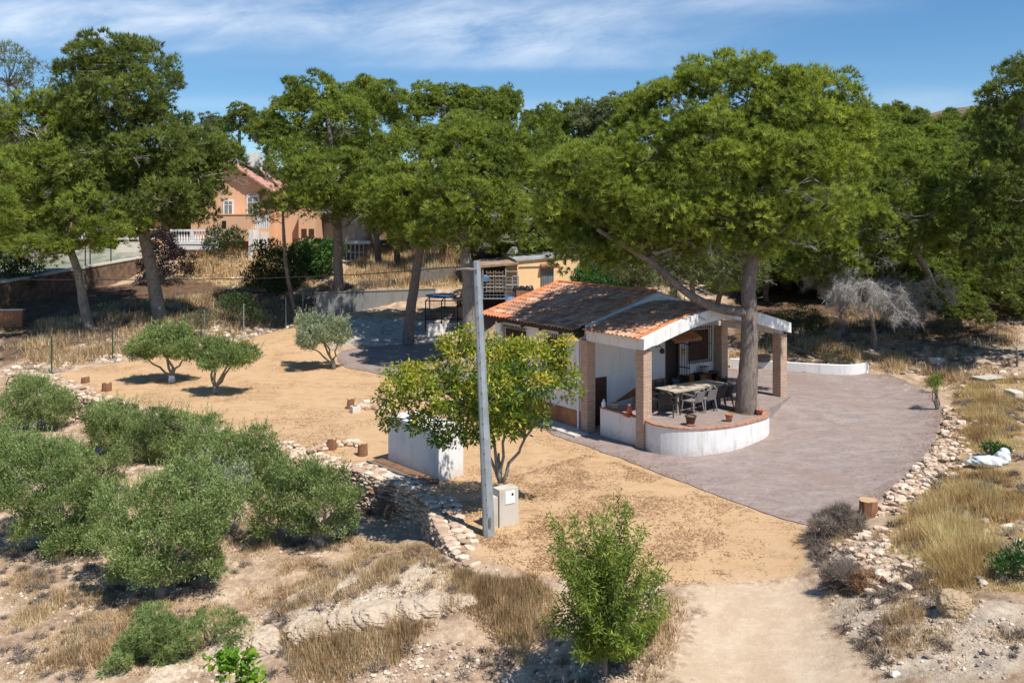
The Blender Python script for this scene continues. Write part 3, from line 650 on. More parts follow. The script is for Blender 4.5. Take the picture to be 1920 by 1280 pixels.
brush_zone(gold_poly, 150, .12, .38, 140, clump(1.0, .36, .55, 42))
brush_zone(poly_px([(0,1278),(0,1000),(250,1090),(480,1150),(300,1278)]), 150, .08, .26, 90, clump(1.3, .4, .6, 43))
brush_zone(poly_px([(480,1270),(520,1080),(700,1030),(850,1060),(1240,1180),(1230,1270)]), 170, .08, .25, 90, clump(1.3, .4, .6, 44))
brush_zone(poly_px([(640,940),(700,920),(800,935),(820,960),(760,975),(660,965)]), 22, .10, .24, 120)
brush_zone(poly_px([(1500,1010),(1590,965),(1640,985),(1600,1020),(1540,1060)]), 26, .2, .42, 200)
brush_zone(poly_px([(0,650),(170,600),(420,585),(560,600),(455,632),(210,672),(60,702)]), 120, .2, .6, 110)
brush_zone(poly_px([(1370,640),(1500,630),(1640,660),(1800,640),(1915,680),(1800,710),(1700,700),(1480,680)]), 60, .12, .4, 120)
brush_zone(poly_px([(200,1100),(230,1060),(480,990),(650,960),(660,1010),(500,1060),(400,1110)]), 70, .12, .34, 150)
brush_zone(poly_px([(60,640),(60,600),(200,570),(420,530),(560,545),(590,600),(420,600),(200,640)]), 200, .25, .75, 120)
brush_zone(poly_px([(1390,640),(1500,600),(1700,560),(1900,580),(1915,660),(1640,650)]), 120, .2, .6, 120)
stuff('dead_brush', parts, M['brush'], 'low tangled grey-brown dead brush on the stony ground', 'brush')
# fallen needles and twigs on the sand and beside the yard
parts = []
r = np.random.default_rng(77)
def litter(poly, n, s0, s1, dens, sd_, ontop=0.):
    r = np.random.default_rng(sd_); p = rand_in(poly, n, r, dens); a = r.uniform(0, 6.28, len(p)); L = r.uniform(s0, s1, len(p)); w = .006 + .004 * r.uniform(0, 1, len(p))
    C = onT(p, .012 + ontop); d = np.stack([np.cos(a) * L, np.sin(a) * L, r.uniform(0, .02, len(p))], 1); s = np.stack([-np.sin(a) * w, np.cos(a) * w, np.zeros(len(p))], 1)
    parts.append((np.stack([C - d - s, C + s, C + d], 1).reshape(-1, 3), np.arange(len(p) * 3).reshape(-1, 3), np.clip(r.uniform(0, 1, len(p)), 0, 1)))
litter(sand_poly, 26000, .02, .09, clump(.8, .40, .7, 51), 51)
litter(poly_px([(880,920),(1100,850),(1500,985),(1500,1080),(1000,1070),(860,1000)]), 12000, .02, .07, clump(1.1, .40, .65, 52), 52)
edge_d = lambda x, y: np.exp(-np.abs(sdist(x, y, pave_poly)) / .35) * (.3 + sstep(.4, .6, fbm(x * 2, y * 2, 3, 8)))
litter(pave_poly, 9000, .02, .07, lambda x, y: edge_d(x, y) + .04 * sstep(.5, .7, fbm(x * .7, y * .7, 3, 5)), 53, .04)
stuff('pine_litter', parts, M['litter'], 'brown pine needles and twigs strewn over the sandy ground', 'litter')
# ================================================================== the white country house
HB = np.array((4.26, 27.6)); HU = np.array((.822, .570)); HV = np.array((-.570, .822)); HANG = math.atan2(.570, .822)
def Hs(u, t, z): q = HB + u * HU + t * HV; return (q[0], q[1], z)
FLOOR = .92; UR = 3.42
def z_main(u): return 4.66 - .285 * abs(u - UR)
def z_porch(u): return 4.793 - .306 * math.sqrt((u - UR) ** 2 + 2.0)
house = thing('country_house', Hs(3.42, 5.7, 0), 'white single-storey country house with brown clay tile roof and brick-pillared porch', 'house')
def ext(mb, poly, t0, t1, mi=0):                   # polygon in (u, z) extruded along t
    n = len(poly); V = [Hs(u, t0, z) for u, z in poly] + [Hs(u, t1, z) for u, z in poly]
    return mb.add(V, [tuple(range(n-1, -1, -1)), tuple(range(n, 2*n))] + [(i, (i+1) % n, (i+1) % n + n, i + n) for i in range(n)], mi)
def hbox(mb, u0, u1, t0, t1, z0, z1, mi=0): return ext(mb, [(u0, z0), (u1, z0), (u1, z1), (u0, z1)], t0, t1, mi)
W0, W1, TB0, TB1 = -.12, 6.98, 3.05, 8.45
mb = MB(); g = [(W0, -.4), (W1, -.4), (W1, z_main(W1) - .16), (UR, z_main(UR) - .16), (W0, z_main(W0) - .16)]
ext(mb, g, TB0, TB1); mb.build('wall', M['white'], house)
def tiles(name, u_r, u_e, t0, t1, zf, edgef, parent, seed=0, rowlen=.36, per=.21):
    rows = max(1, round(abs(u_e - u_r) / rowlen)); cols = max(1, round((t1 - t0) / per)); k = 8
    rg = np.random.default_rng(seed); V = []; Fs = []; tone = []; edge = []
    ton = rg.uniform(0, 1, (rows, cols)); lift = rg.uniform(0, .018, (rows, cols)); skew = rg.normal(0, .008, (rows, cols))
    for r_ in range(rows):
        ua = u_r + (u_e - u_r) * r_ / rows; ub = u_r + (u_e - u_r) * (r_ + 1.06) / rows
        for c in range(cols):
            b0 = len(V)
            for (u, dz) in ((ua, .012), (ub, .045)):
                for j in range(k + 1):
                    f = j / k; t = t0 + (t1 - t0) * (c + f) / cols + skew[r_, c]
                    h = .062 * abs(math.sin(math.pi * f)) ** .75 if f < .999 else 0.
                    V.append(Hs(u, t, zf(u) + dz + h + lift[r_, c]))
            for j in range(k): Fs.append((b0+j, b0+j+1, b0+k+1+j+1, b0+k+1+j)); tone.append(ton[r_, c]); edge.append(edgef((ua+ub)/2, t0 + (t1-t0)*(c+.5)/cols))
            b1 = len(V)                            # butt end of the tile
            for j in range(k + 1):
                x = V[b0+k+1+j]; V.append((x[0], x[1], x[2] - .035))
            for j in range(k): Fs.append((b0+k+1+j, b0+k+1+j+1, b1+j+1, b1+j)); tone.append(ton[r_, c]*.8); edge.append(0)
    me = mesh_from(name, np.array(V) - WLOC[parent.name], np.array(Fs), [M['tile']], smooth=False, attrs={'tone': ('FACE', tone), 'edge': ('FACE', edge)})
    return put(name, me, parent)
roof = thing('tmp', (0, 0, 0), None, None); bpy.data.objects.remove(roof)
mb = MB(); E0, E1 = -.52, 7.36; T0, T1 = 2.96, 8.95
sl = [(E0, z_main(E0) - .12), (UR, z_main(UR) - .12), (E1, z_main(E1) - .12), (E1, z_main(E1)), (UR, z_main(UR)), (E0, z_main(E0))]
ext(mb, sl, T0, T1); roofo = mb.build('roof', M['blackwood'], house)
def eL(u, t): return .8 if (t > 8.6 or (u < -.1 and t > 6.8)) else (.4 if u < -.1 else 0.)
for nm, ue, sd_ in (('clay_tiles', E0 - .05, 1), ('clay_tiles', E1 + .05, 2)):
    o = tiles(nm, UR, ue, T0 - .02, T1, z_main, eL, roofo, sd_)
mb = MB()
def capline(mb, a, b, r=.085, seg=.38):
    a = np.array(a); b = np.array(b); L = np.linalg.norm(b - a); n = max(1, int(L / seg))
    for i in range(n):
        p = a + (b - a) * i / n; q = a + (b - a) * (i + 1.12) / n; mb.tube([p, q], [r, r * .86], 10)
capline(mb, Hs(UR, T0, z_main(UR) + .06), Hs(UR, T1, z_main(UR) + .06))
mb.build('ridge_tiles', M['tile_new'], roofo)
mb = MB()
for tt in (T1 - .05,):
    capline(mb, Hs(E0, tt, z_main(E0) + .06), Hs(UR, tt, z_main(UR) + .06)); mb.build('verge_tiles', M['tile_new'], roofo); mb = MB(); capline(mb, Hs(E1, tt, z_main(E1) + .06), Hs(UR, tt, z_main(UR) + .06))
mb.build('verge_tiles', M['tile_new'], roofo); mb = MB(); capline(mb, Hs(.1, T0 + .05, z_main(.1) + .03), Hs(UR, T0 + .05, z_main(UR) + .03), .055); mb.build('verge_tiles', M['tile_new'], roofo); mb = MB(); capline(mb, Hs(6.8, T0 + .05, z_main(6.8) + .03), Hs(UR, T0 + .05, z_main(UR) + .03), .055)
mb.build('verge_tiles', M['tile_new'], roofo)
mb = MB()                                          # rafter ends under the left eave
for tt in (3.9, 5.1, 6.25, 7.85):
    mb = MB(); ext(mb, [(E0 + .1, z_main(E0) - .22), (W0 + .02, z_main(W0) - .25), (W0 + .02, z_main(W0) - .125), (E0 + .1, z_main(E0) - .10)], tt - .05, tt + .05); mb.build('rafter', M['blackwood'], roofo)
mb = MB(); ext(mb, [(E0, z_main(E0) - .30), (W0, z_main(W0) - .30), (W0, z_main(W0) - .122), (E0, z_main(E0) - .122)], 2.86, 2.95)
mb.build('verge_board', M['blackwood'], roofo)
# white band along the near verge of the main roof
band = [(-.02, z_main(-.02) - .28), (UR, z_main(UR) - .28), (6.86, z_main(6.86) - .28), (6.86, z_main(6.86) + .03), (UR, z_main(UR) + .03), (-.02, z_main(-.02) + .03)]
mb = MB(); ext(mb, band, 2.74, 2.94); mb.build('gable_band', M['white_dirty'], house)
# porch roof
mb = MB(); us = np.linspace(-.18, 7.02, 30); pr = [(u, z_porch(u) - .16) for u in us] + [(u, z_porch(u) - .03) for u in us[::-1]]
ext(mb, pr, -.06, 2.73); proof = mb.build('porch_roof', M['white_dirty'], house)
for ue, sd_ in ((-.32, 3), (7.16, 4)): tiles('clay_tiles', UR, ue, -.05, 2.72, lambda u: z_porch(u) - .03, lambda u, t: .8 if t < .12 else 0., proof, sd_)
mb = MB(); us = np.linspace(-.28, 7.12, 40)
pr = [(u, z_porch(u) - .37 + (.04 if abs(u - UR) > 3.2 else 0)) for u in us] + [(u, z_porch(u) + .035) for u in us[::-1]]
ext(mb, pr, -.30, -.07); mb.build('arched_beam', M['white_dirty'], house)
mb = MB()
for a in (-.2, 2.6): pass
for side in (-1, 1):
    prev = None
    for u in np.linspace(UR, UR + side * 3.65, 12):
        p = Hs(u, -.09, z_porch(u) + .045)
        if prev is not None: mb.tube([prev, p], [.05, .043], 8)
        prev = p
    mb.build('verge_tiles', M['tile_new'], proof); mb = MB()
mb = MB(); hbox(mb, -.14, .1, -.06, 2.73, 3.20, 3.44); mb.build('side_beam', M['white_dirty'], house); mb = MB(); hbox(mb, 6.74, 6.98, -.06, 2.73, 3.20, 3.44); mb.build('side_beam', M['white_dirty'], house)
for (u, t, z0) in ((0, 0, -.2), (0, 2.8, -.2), (6.84, 0, .6), (6.84, 2.8, .6)):
    mb = MB(); hbox(mb, u - .18, u + .18, t - .18, t + .18, z0, 3.20); mb.build('pillar', M['brick'], house)
# tile skirting
mb = MB(); hbox(mb, W0 - .02, W0 - .001, 3.06, 8.45, -.2, .66)
def wpl(poly): ext(mb, poly, TB0 - .022, TB0 - .001)
wpl([(1.55, .80), (2.65, FLOOR), (4.02, FLOOR), (4.02, 1.43), (2.95, 1.40), (1.55, .86)]); wpl([(4.68, FLOOR), (6.98, FLOOR), (6.98, 1.43), (4.68, 1.43)])
mb.build('tiled_skirting', M['skirt'], house)
# windows with grilles
def window(u0, u1, z0, z1, left, nb, ext_=.10, shut_top=.25):
    fr = MB(); W = (lambda a, b, c, d, za, zb: hbox(fr, a, b, c, d, za, zb))
    def pan(mb, a, b, d0, d1, za, zb):             # panel on a wall: a..b along it, d0..d1 off it
        if left: hbox(mb, W0 - d1, W0 - d0, a, b, za, zb)
        else: hbox(mb, a, b, TB0 - d1, TB0 - d0, za, zb)
    pan(fr, u0, u1, .001, .03, z0, z1)
    o = fr.build('window', M['darkwood'], house)
    s = MB(); h = (z1 - z0 - .16) / 12
    for i in range(12): pan(s, u0 + .08, u1 - .08, .031, .045 + .006 * (i % 2), z0 + .08 + i*h + .006, z0 + .08 + (i+1)*h - .004)
    s.build('roller_shutter', M['darkwood'], o)
    gr = MB()
    ga, gb, gz0, gz1 = u0 - .06, u1 + .06, z0 - .10, z1 + .16
    for i in range(nb):
        x = ga + (gb - ga) * i / (nb - 1); pan(gr, x - .011, x + .011, ext_, ext_ + .022, gz0, gz1)
    for zz in (gz0 + .06, gz1 - .06, (gz0 + gz1) / 2): pan(gr, ga, gb, ext_ + .002, ext_ + .018, zz - .014, zz + .014)
    for x in (ga + .01, gb - .03):
        for zz in (gz0 + .06, gz1 - .06): pan(gr, x, x + .02, .0, ext_, zz - .01, zz + .01)
    gr.build('grille', M['iron'], o)
    sl_ = MB(); pan(sl_, u0 - .04, u1 + .04, .002, .07, z0 - .05, z0 - .002); sl_.build('sill', M['white'], o)
window(6.35, 7.70, 1.95, 3.12, True, 15); window(3.85, 4.95, 1.95, 3.1, True, 11, .12); window(5.26, 6.36, 1.92, 3.10, False, 12, .12)
# open front doorway: flat dark sheet painted as its unlit inside, with iron grate
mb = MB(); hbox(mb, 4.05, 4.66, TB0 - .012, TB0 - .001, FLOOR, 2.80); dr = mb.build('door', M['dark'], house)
mb = MB(); hbox(mb, 4.02, 4.07, TB0 - .06, TB0 - .001, FLOOR, 2.84); hbox(mb, 4.64, 4.69, TB0 - .06, TB0 - .001, FLOOR, 2.84); hbox(mb, 4.07, 4.64, TB0 - .06, TB0 - .001, 2.80, 2.84); mb.build('frame', M['darkwood'], dr)
mb = MB()
for i in range(7): hbox(mb, 4.655, 4.675, TB0 - .12 - i*.085, TB0 - .10 - i*.085, FLOOR + .03, 2.75)
for zz in (FLOOR + .05, 1.8, 2.7): hbox(mb, 4.65, 4.68, TB0 - .65, TB0 - .08, zz - .02, zz + .02)
hbox(mb, 4.66, 4.67, TB0 - .62, TB0 - .1, FLOOR + .06, 1.5); mb.build('iron_grate', M['iron'], dr)
mb = MB(); hbox(mb, .22, 1.04, TB0 - .05, TB0 - .001, -.05, 1.78); cd = mb.build('cellar_door', M['darkwood'], house)
mb = MB(); hbox(mb, .92, .96, TB0 - .09, TB0 - .051, .85, .98); mb.build('handle', M['iron'], cd)
# little tiled canopy above the door
mb = MB(); ext(mb, [(3.85, 2.98), (5.3, 2.98), (5.3, 3.03), (3.85, 3.03)], 2.45, TB0 - .001)
V = [Hs(3.85, 2.45, 2.80), Hs(5.3, 2.45, 2.80), Hs(5.3, TB0 - .002, 3.10), Hs(3.85, TB0 - .002, 3.10), Hs(3.85, 2.45, 2.86), Hs(5.3, 2.45, 2.86), Hs(5.3, TB0 - .002, 3.16), Hs(3.85, TB0 - .002, 3.16)]
mb = MB(); mb.hexa(V); can = mb.build('door_canopy', M['blackwood'], house)
mb = MB()
for i in range(9):
    u = 3.93 + i * .162
    for k_ in range(2):
        tA, tB = 3.02 - k_ * .3, 2.68 - k_ * .3; mb.tube([Hs(u, tA, 2.90 + (tA - 2.45) * .5), Hs(u, tB, 2.90 + (tB - 2.45) * .5)], [.07, .082], 8)
mb.build('canopy_tiles', M['tile'], can)
mb = MB(); hbox(mb, 4.88, 5.06, TB0 - .014, TB0 - .002, 2.2, 2.46); sg = mb.build('alarm_sign', M['yellow'], house)
mb = MB(); hbox(mb, 4.91, 5.03, TB0 - .018, TB0 - .0145, 2.36, 2.42); mb.build('sign_mark', M['plastic_dark'], sg); mb = MB(); hbox(mb, 4.91, 5.03, TB0 - .018, TB0 - .0145, 2.25, 2.28); mb.build('sign_mark', M['plastic_dark'], sg)
mb = MB(); hbox(mb, W0 - .14, W0 - .001, 7.93, 8.27, 2.95, 3.32); al = mb.build('alarm_box', M['paint_white'], house)
mb = MB(); hbox(mb, W0 - .145, W0 - .002, 7.93, 8.27, 3.322, 3.39); mb.build('red_lens', M['red'], al)
mb = MB(); mb.tube([Hs(W0 - .06, 3.12, 3.45), Hs(W0 - .06, 3.12, -.05)], .04, 8); mb.build('downpipe', M['paint_white'], house)
mb = MB(); mb.tube([Hs(3.5, TB0, 2.62), Hs(3.5, TB0 - .2, 2.70), Hs(3.5, TB0 - .35, 2.62)], .018, 6); mb.lathe(Hs(3.5, TB0 - .35, 2.42), [(.03, 0), (.09, .03), (.10, .15), (.03, .2)], 8); mb.build('wall_lamp', M['iron'], house)
mb = MB()
for i in range(5): hbox(mb, 1.15 + i*.30, 2.65, 2.12, TB0 - .03, .0 + i*.18, .18 + i*.18 if i else .18)
mb.build('stairs', M['concrete_light'], house)
mb = MB(); hbox(mb, -.30, W0 - .001, 3.0, 6.2, -.15, .07); hbox(mb, -.9, -.301, 2.4, 6.0, -.15, .055); mb.build('doorstep_slab', M['concrete_light'], house)

# ================================================================== terrace
ctop = [(1223,796),(1267.5,803),(1306,805),(1348,802),(1375,798.5),(1396.6,794),(1429,785.7),(1439,781),(1441.8,777),(1440,773.5),(1433,770.5)]
cpath = [Hs(-.02, 2.10, 0)[:2], Hs(-.02, 1.4, 0)[:2], Hs(-.02, .7, 0)[:2], Hs(.0, 0.0, 0)[:2]] + [P(x, y, .97)[:2] for x, y in ctop]
cpath = np.array(cpath)
def smooth_open(p, it=2):
    for _ in range(it):
        q = [p[0]]
        for a, b in zip(p[:-1], p[1:]): q += [.75*a+.25*b, .25*a+.75*b]
        p = np.array(q + [p[-1]])
    return p
curve = smooth_open(cpath[3:], 2); CP = np.vstack([cpath[:3], curve])
def offset(p, d):
    t = np.gradient(p, axis=0); t /= np.linalg.norm(t, axis=1)[:, None] + 1e-9; return p + np.c_[-t[:, 1], t[:, 0]] * d
def strip(mb, path, d0, d1, z0, z1):
    a = offset(path, d0); b = offset(path, d1); n = len(path); z0 = np.broadcast_to(z0, n); z1 = np.broadcast_to(z1, n)
    for i in range(n - 1):
        mb.hexa([(*a[i], z0[i]), (*a[i+1], z0[i+1]), (*b[i+1], z0[i+1]), (*b[i], z0[i]), (*a[i], z1[i]), (*a[i+1], z1[i+1]), (*b[i+1], z1[i+1]), (*b[i], z1[i])])
ter = thing('terrace_wall', (CP[5][0], CP[5][1], 0), 'low white curved wall with red brick coping around the porch terrace', 'wall')
mb = MB(); strip(mb, CP, -.02, .17, -.3, FLOOR + .03); mb.build('curved_wall', M['white'], ter)
M['coping'] = plain('brick_coping', (.44,.235,.155), .85, .4, 7, .3)
mb = MB(); strip(mb, CP, -.045, .20, FLOOR + .032, FLOOR + .075); mb.build('coping', M['coping'], ter)
inner = offset(CP, .12)
fpoly = np.vstack([inner, [Hs(5.0, -1.1, 0)[:2], Hs(7.15, -.25, 0)[:2], Hs(7.15, TB0, 0)[:2], Hs(2.66, TB0, 0)[:2], Hs(2.66, 2.16, 0)[:2], Hs(0.05, 2.1, 0)[:2]]])
fl = MB(); fl.prism([tuple(p) for p in fpoly], FLOOR - .55, FLOOR)
M['terrace_floor'] = M['pave']
tag(fl.build('terrace_floor', M['terrace_floor']), kind='structure')
mb = MB(); hbox(mb, .02, 2.64, 2.02, 2.12, 0, FLOOR - .01); tag(mb.build('stair_wall', M['white']), 'short white side wall of the sunken cellar stairs', 'wall')

# ------------------------------------------------------------------ things on the terrace
def local_mb(fn): mb = MB(); fn(mb); return mb
class TR:                                          # build in a local frame placed in the world
    def __init__(s, loc, rz): s.l = np.array(loc, float); s.c, s.s = math.cos(rz), math.sin(rz); s.rz = rz
    def p(s, x, y, z): return (s.l[0] + x*s.c - y*s.s, s.l[1] + x*s.s + y*s.c, s.l[2] + z)
    def box(s, mb, c, d, mi=0, tilt=None): return mb.box(s.p(*c), d, s.rz, mi, tilt)
tb = TR((6.22, 29.55, FLOOR), HANG)
table = thing('dining_table', tb.l, 'long weathered wooden outdoor dining table on the porch terrace', 'table')
mb = MB()
for i in range(7): tb.box(mb, (0, -.39 + i*.13, .735), (2.62, .124, .05))
mb.build('tabletop', M['table'], table)
for sx_ in (-1, 1):
    for sy_ in (-1, 1):
        mb = MB(); tb.box(mb, (sx_*1.0, sy_*.3, .355), (.09, .09, .71)); mb.build('leg', M['oldwood'], table)
mb = MB(); tb.box(mb, (0, .32, .67), (2.2, .04, .08)); tb.box(mb, (0, -.32, .67), (2.2, .04, .08)); mb.build('apron', M['oldwood'], table)
def make_chair(mat, label, group):
    c = thing('garden_chair', (0, 0, 0), label, 'chair', group); T = TR((0, 0, 0), 0)
    mb = MB(); V = []; k = 8
    for j in range(2):
        for i in range(k+1): x = -.24 + .48*i/k; V.append((x, .23 - .46*j, .43 - .02*math.cos(x*6) + (.01 if j else 0)))
    n = k + 1; Fs = [(i, i+1, n+i+1, n+i) for i in range(k)]; V2 = V + [(x, y, z - .03) for x, y, z in V]; m_ = 2*n
    mb.add(V2, Fs + [(n+i+m_, n+i+1+m_, i+1+m_, i+m_) for i in range(k)] + [(n+i, n+i+1, n+i+1+m_, n+i+m_) for i in range(k)] + [(i+1, i, i+m_, i+1+m_) for i in range(k)] + [(0, n, n+m_, m_), (n-1+m_, 2*n-1+m_, 2*n-1, n-1)])
    mb.build('seat', mat, c)
    mb = MB()
    for i in range(7):                             # slatted curved back
        a = -.62 + 1.24*i/6; x = .30*math.sin(a); y = .22 + .05*math.cos(a); mb.hexa([(x-.03, y, .42), (x+.03, y, .42), (x+.03, y+.02, .42), (x-.03, y+.02, .42), (x-.03, y+.11, .78), (x+.03, y+.11, .78), (x+.03, y+.13, .78), (x-.03, y+.13, .78)])
    pts = [(-.27, .24, .62), (-.24, .33, .76), (-.13, .375, .83), (0, .39, .85), (.13, .375, .83), (.24, .33, .76), (.27, .24, .62)]
    mb.tube(pts, .024, 6); mb.build('backrest', mat, c)
    for s_ in (-1, 1):
        mb = MB(); mb.tube([(s_*.27, .25, .64), (s_*.285, .05, .66), (s_*.28, -.17, .65), (s_*.27, -.22, .60), (s_*.26, -.235, .42)], [.024, .03, .03, .026, .022], 6); mb.build('armrest', mat, c)
        for y_, dy in ((-.21, -.05), (.22, .07)):
            mb = MB(); mb.tube([(s_*.235, y_, .43), (s_*.275, y_ + dy, 0.0)], [.032, .020], 6); mb.build('leg', mat, c)
    return c
cg = make_chair(M['plastic_grey'], 'grey', None); ck = make_chair(M['plastic_dark'], 'black', None)
CH = [(cg, -.62, -.62, 185, 'left one of the two grey plastic chairs at the near side of the table'), (cg, .02, -.60, 178, 'right one of the two grey plastic chairs at the near side of the table'),
      (ck, .52, -.58, 172, 'black plastic garden chair on the near side of the long table beside the grey ones'), (ck, .98, -.50, 165, 'black plastic garden chair at the near right corner of the long table'),
      (ck, -1.50, -.42, 110, 'black plastic chair by the brick pillar at the near left end of the table'), (ck, -1.42, .30, 80, 'black plastic garden chair at the far left end of the table'),
      (ck, 1.52, .22, -85, 'black plastic garden chair at the right head of the long table'), (ck, .35, .68, 5, 'black plastic garden chair on the far side of the table beneath the window'),
      (ck, -.55, .70, -6, 'black plastic garden chair on the far side of the table near the front door')]
used = set()
for proto, x, y, a, lab in CH:
    o = proto if proto.name not in used else copy_tree(proto); used.add(proto.name); used.add(o.name)
    o.location = tb.p(x, y, 0); o.rotation_euler.z = HANG + R(a); o['label'] = lab; o['group'] = 'plastic garden chairs round the terrace table'
def pot(px, py, r, h, mat, label, saucer=False, name='flower_pot', z=FLOOR):
    p = P(px, py, z); t = thing(name, p, label, 'pot'); mb = MB(); mb.lathe(p, [(r*.68, .02), (r*.9, h*.6), (r*.98, h*.82), (r*1.1, h*.84), (r*1.1, h), (r*.95, h), (r*.9, h*.86), (.01, h*.84)], 18); mb.build('pot_body', mat, t, True)
    mb = MB(); mb.lathe(p, [(.01, h*.85), (r*.88, h*.86), (r*.5, h*.9), (.01, h*.92)], 12); mb.build('soil', M['bark'], t)
    if saucer: mb = MB(); mb.lathe(p, [(r*.9, 0), (r*1.05, .035), (r*1.05, .05), (.01, .05)], 16); mb.build('saucer', M['tile_pink'], t)
    return t
pot(1295, 797, .17, .31, M['darkpot'], 'large dark brown pot with terracotta rim and saucer on the terrace', True)
pot(1367, 790, .125, .25, M['terracotta'], 'terracotta pot standing mid-way along the curved terrace wall')
t = pot(1424.5, 777, .12, .18, M['terracotta'], 'terracotta bowl pot with a dry cane beside the pine trunk')
q = P(1424.5, 777, FLOOR); mb = MB(); mb.tube([(q[0], q[1], q[2] + .1), (q[0] - .1, q[1] + .05, q[2] + .55), (q[0] - .19, q[1] + .05, q[2] + 1.05)], [.010, .008, .004], 5); mb.build('dry_cane', M['bark_grey'], t)
pot(1153, 770, .13, .27, M['stonepot'], 'stone planter on the coping at the cellar stairs')
p = P(1180, 780, FLOOR); t = thing('traffic_cone', p, 'orange traffic cone on the terrace beside the brick pillar', 'cone')
mb = MB(); mb.box((p[0], p[1], p[2] + .015), (.30, .30, .03), .5); mb.build('base', M['cone'], t)
mb = MB(); mb.lathe((p[0], p[1], p[2] + .03), [(.12, 0), (.075, .2), (.03, .42), (.0, .43)], 14); mb.build('cone_body', M['cone'], t, True)
mb = MB(); mb.lathe((p[0], p[1], p[2] + .35), [(.053, 0), (.040, .07)], 14); mb.build('white_band', M['paint_white'], t)
p = Hs(.03, 2.0, FLOOR + .075); mb = MB(); mb.lathe(p, [(.07, 0), (.08, .03), (.08, .16), (.045, .2), (.03, .24), (.03, .27)], 12); o = mb.build('water_jug', M['paint_white'], None, True); tag(o, 'small white plastic jug on the end of the terrace wall', 'jug')
t = thing('side_bench', Hs(5.95, 2.78, FLOOR), 'narrow dark bench under the barred porch window', 'bench')
mb = MB(); hbox(mb, 5.42, 6.55, 2.62, 2.98, FLOOR + .50, FLOOR + .55); mb.build('bench_top', M['blackwood'], t)
for u in (5.5, 6.47): mb = MB(); hbox(mb, u - .03, u + .03, 2.66, 2.94, FLOOR, FLOOR + .5); mb.build('leg', M['blackwood'], t)
p = Hs(5.85, 2.78, FLOOR + .55); mb = MB(); mb.lathe(p, [(.13, 0), (.17, .05), (.17, .24), (.15, .25), (.14, .2), (.01, .2)], 14); tag(mb.build('wicker_basket', M['stonepot'], None, True), 'round pale basket on the dark bench below the window', 'basket')
t = thing('broom', Hs(6.72, 2.75, FLOOR), 'broom with teal handle leaning on the wall right of the window', 'broom')
mb = MB(); mb.tube([Hs(6.72, 2.72, FLOOR + .1), Hs(6.62, 2.98, FLOOR + 1.35)], .013, 6); mb.build('handle', M['green_plastic'], t)
mb = MB(); hbox(mb, 6.60, 6.84, 2.68, 2.76, FLOOR, FLOOR + .12); mb.build('broom_head', M['stonepot'], t)

# white parapet behind the yard with the plant tray
pw = np.array([P(x, y, .86)[:2] for x, y in ((1369,690),(1420,693.5),(1476,697.5),(1530,701),(1587,703.5),(1612,702),(1629,699))]); pw = smooth_open(pw, 2)
mb = MB(); strip(mb, pw, 0, .22, .55, 1.27); t = mb.build('parapet_wall', M['white']); tag(t, 'low white curved parapet along the back edge of the paved yard', 'wall')
p = P(1438, 680, 1.28); p = (p[0], p[1] + .55, 1.25); t = thing('plant_tray', p, 'dark plastic plant tray behind the white parapet', 'tray')
mb = MB(); mb.box((p[0], p[1], p[2] + .12), (.5, .36, .26), .3); mb.build('tray_body', M['plastic_dark'], t)
mb = MB(); mb.box((p[0], p[1], p[2] + .27), (.56, .42, .03), .3); mb.build('rim', M['plastic_dark'], t)

# ================================================================== white masonry box, boards, pole, meter housing
L_, F_, R_ = (np.array(P(*a)[:2]) for a in ((728,869,0),(822.7,905,0),(868.6,890,0))); B_ = L_ + R_ - F_
t = thing('water_tank', (*((L_ + R_) / 2), 0), 'plain white rendered masonry tank beside the long steel pole', 'tank')
mb = MB(); mb.prism([tuple(L_), tuple(F_), tuple(R_), tuple(B_)], -.15, 1.40); mb.build('tank_wall', M['white'], t)
ctr = (L_ + R_) / 2; q4 = [ctr + (p - ctr) * 1.01 for p in (L_, F_, R_, B_)]
mb = MB(); mb.prism([tuple(p) for p in q4], 1.402, 1.46); mb.build('lid', M['white_dirty'], t)
e = (F_ - L_) / np.linalg.norm(F_ - L_); nrm = np.array((e[1], -e[0])); nrm = -nrm if nrm @ (B_ - L_) * 0 + nrm @ (ctr - L_) > 0 else nrm; ea = math.atan2(e[1], e[0])
M['rustboard'] = wood('dark_rusty_board', (.12,.065,.04), (.30,.18,.11), (3, 9, 3))
t = thing('board_walk', (*(L_ + nrm * .3), 0), 'rusty brown boards laid flat along the front of the white tank', 'boards')
Lb = np.linalg.norm(F_ - L_)
for i in range(3):
    c = (L_ + F_) / 2 + nrm * (.10 + i * .165) - e * .12; mb = MB(); mb.box((c[0], c[1], .09 + (i % 2) * .006), (Lb + .35, .155, .05), ea); mb.build('board', M['rustboard'], t)
mb = MB(); c = (L_ + F_) / 2 + nrm * .53 - e * .12; mb.box((c[0], c[1], .065), (Lb + .45, .05, .13), ea); mb.build('edge_beam', M['steel_dark'], t)
c = (L_ + F_) / 2 + nrm * .78 - e * .35; mb = MB(); mb.box((c[0], c[1], .03), (Lb + .1, .36, .12), ea); tag(mb.build('concrete_slab', M['concrete_light']), 'pale concrete slab between the boards and the stone wall', 'slab')
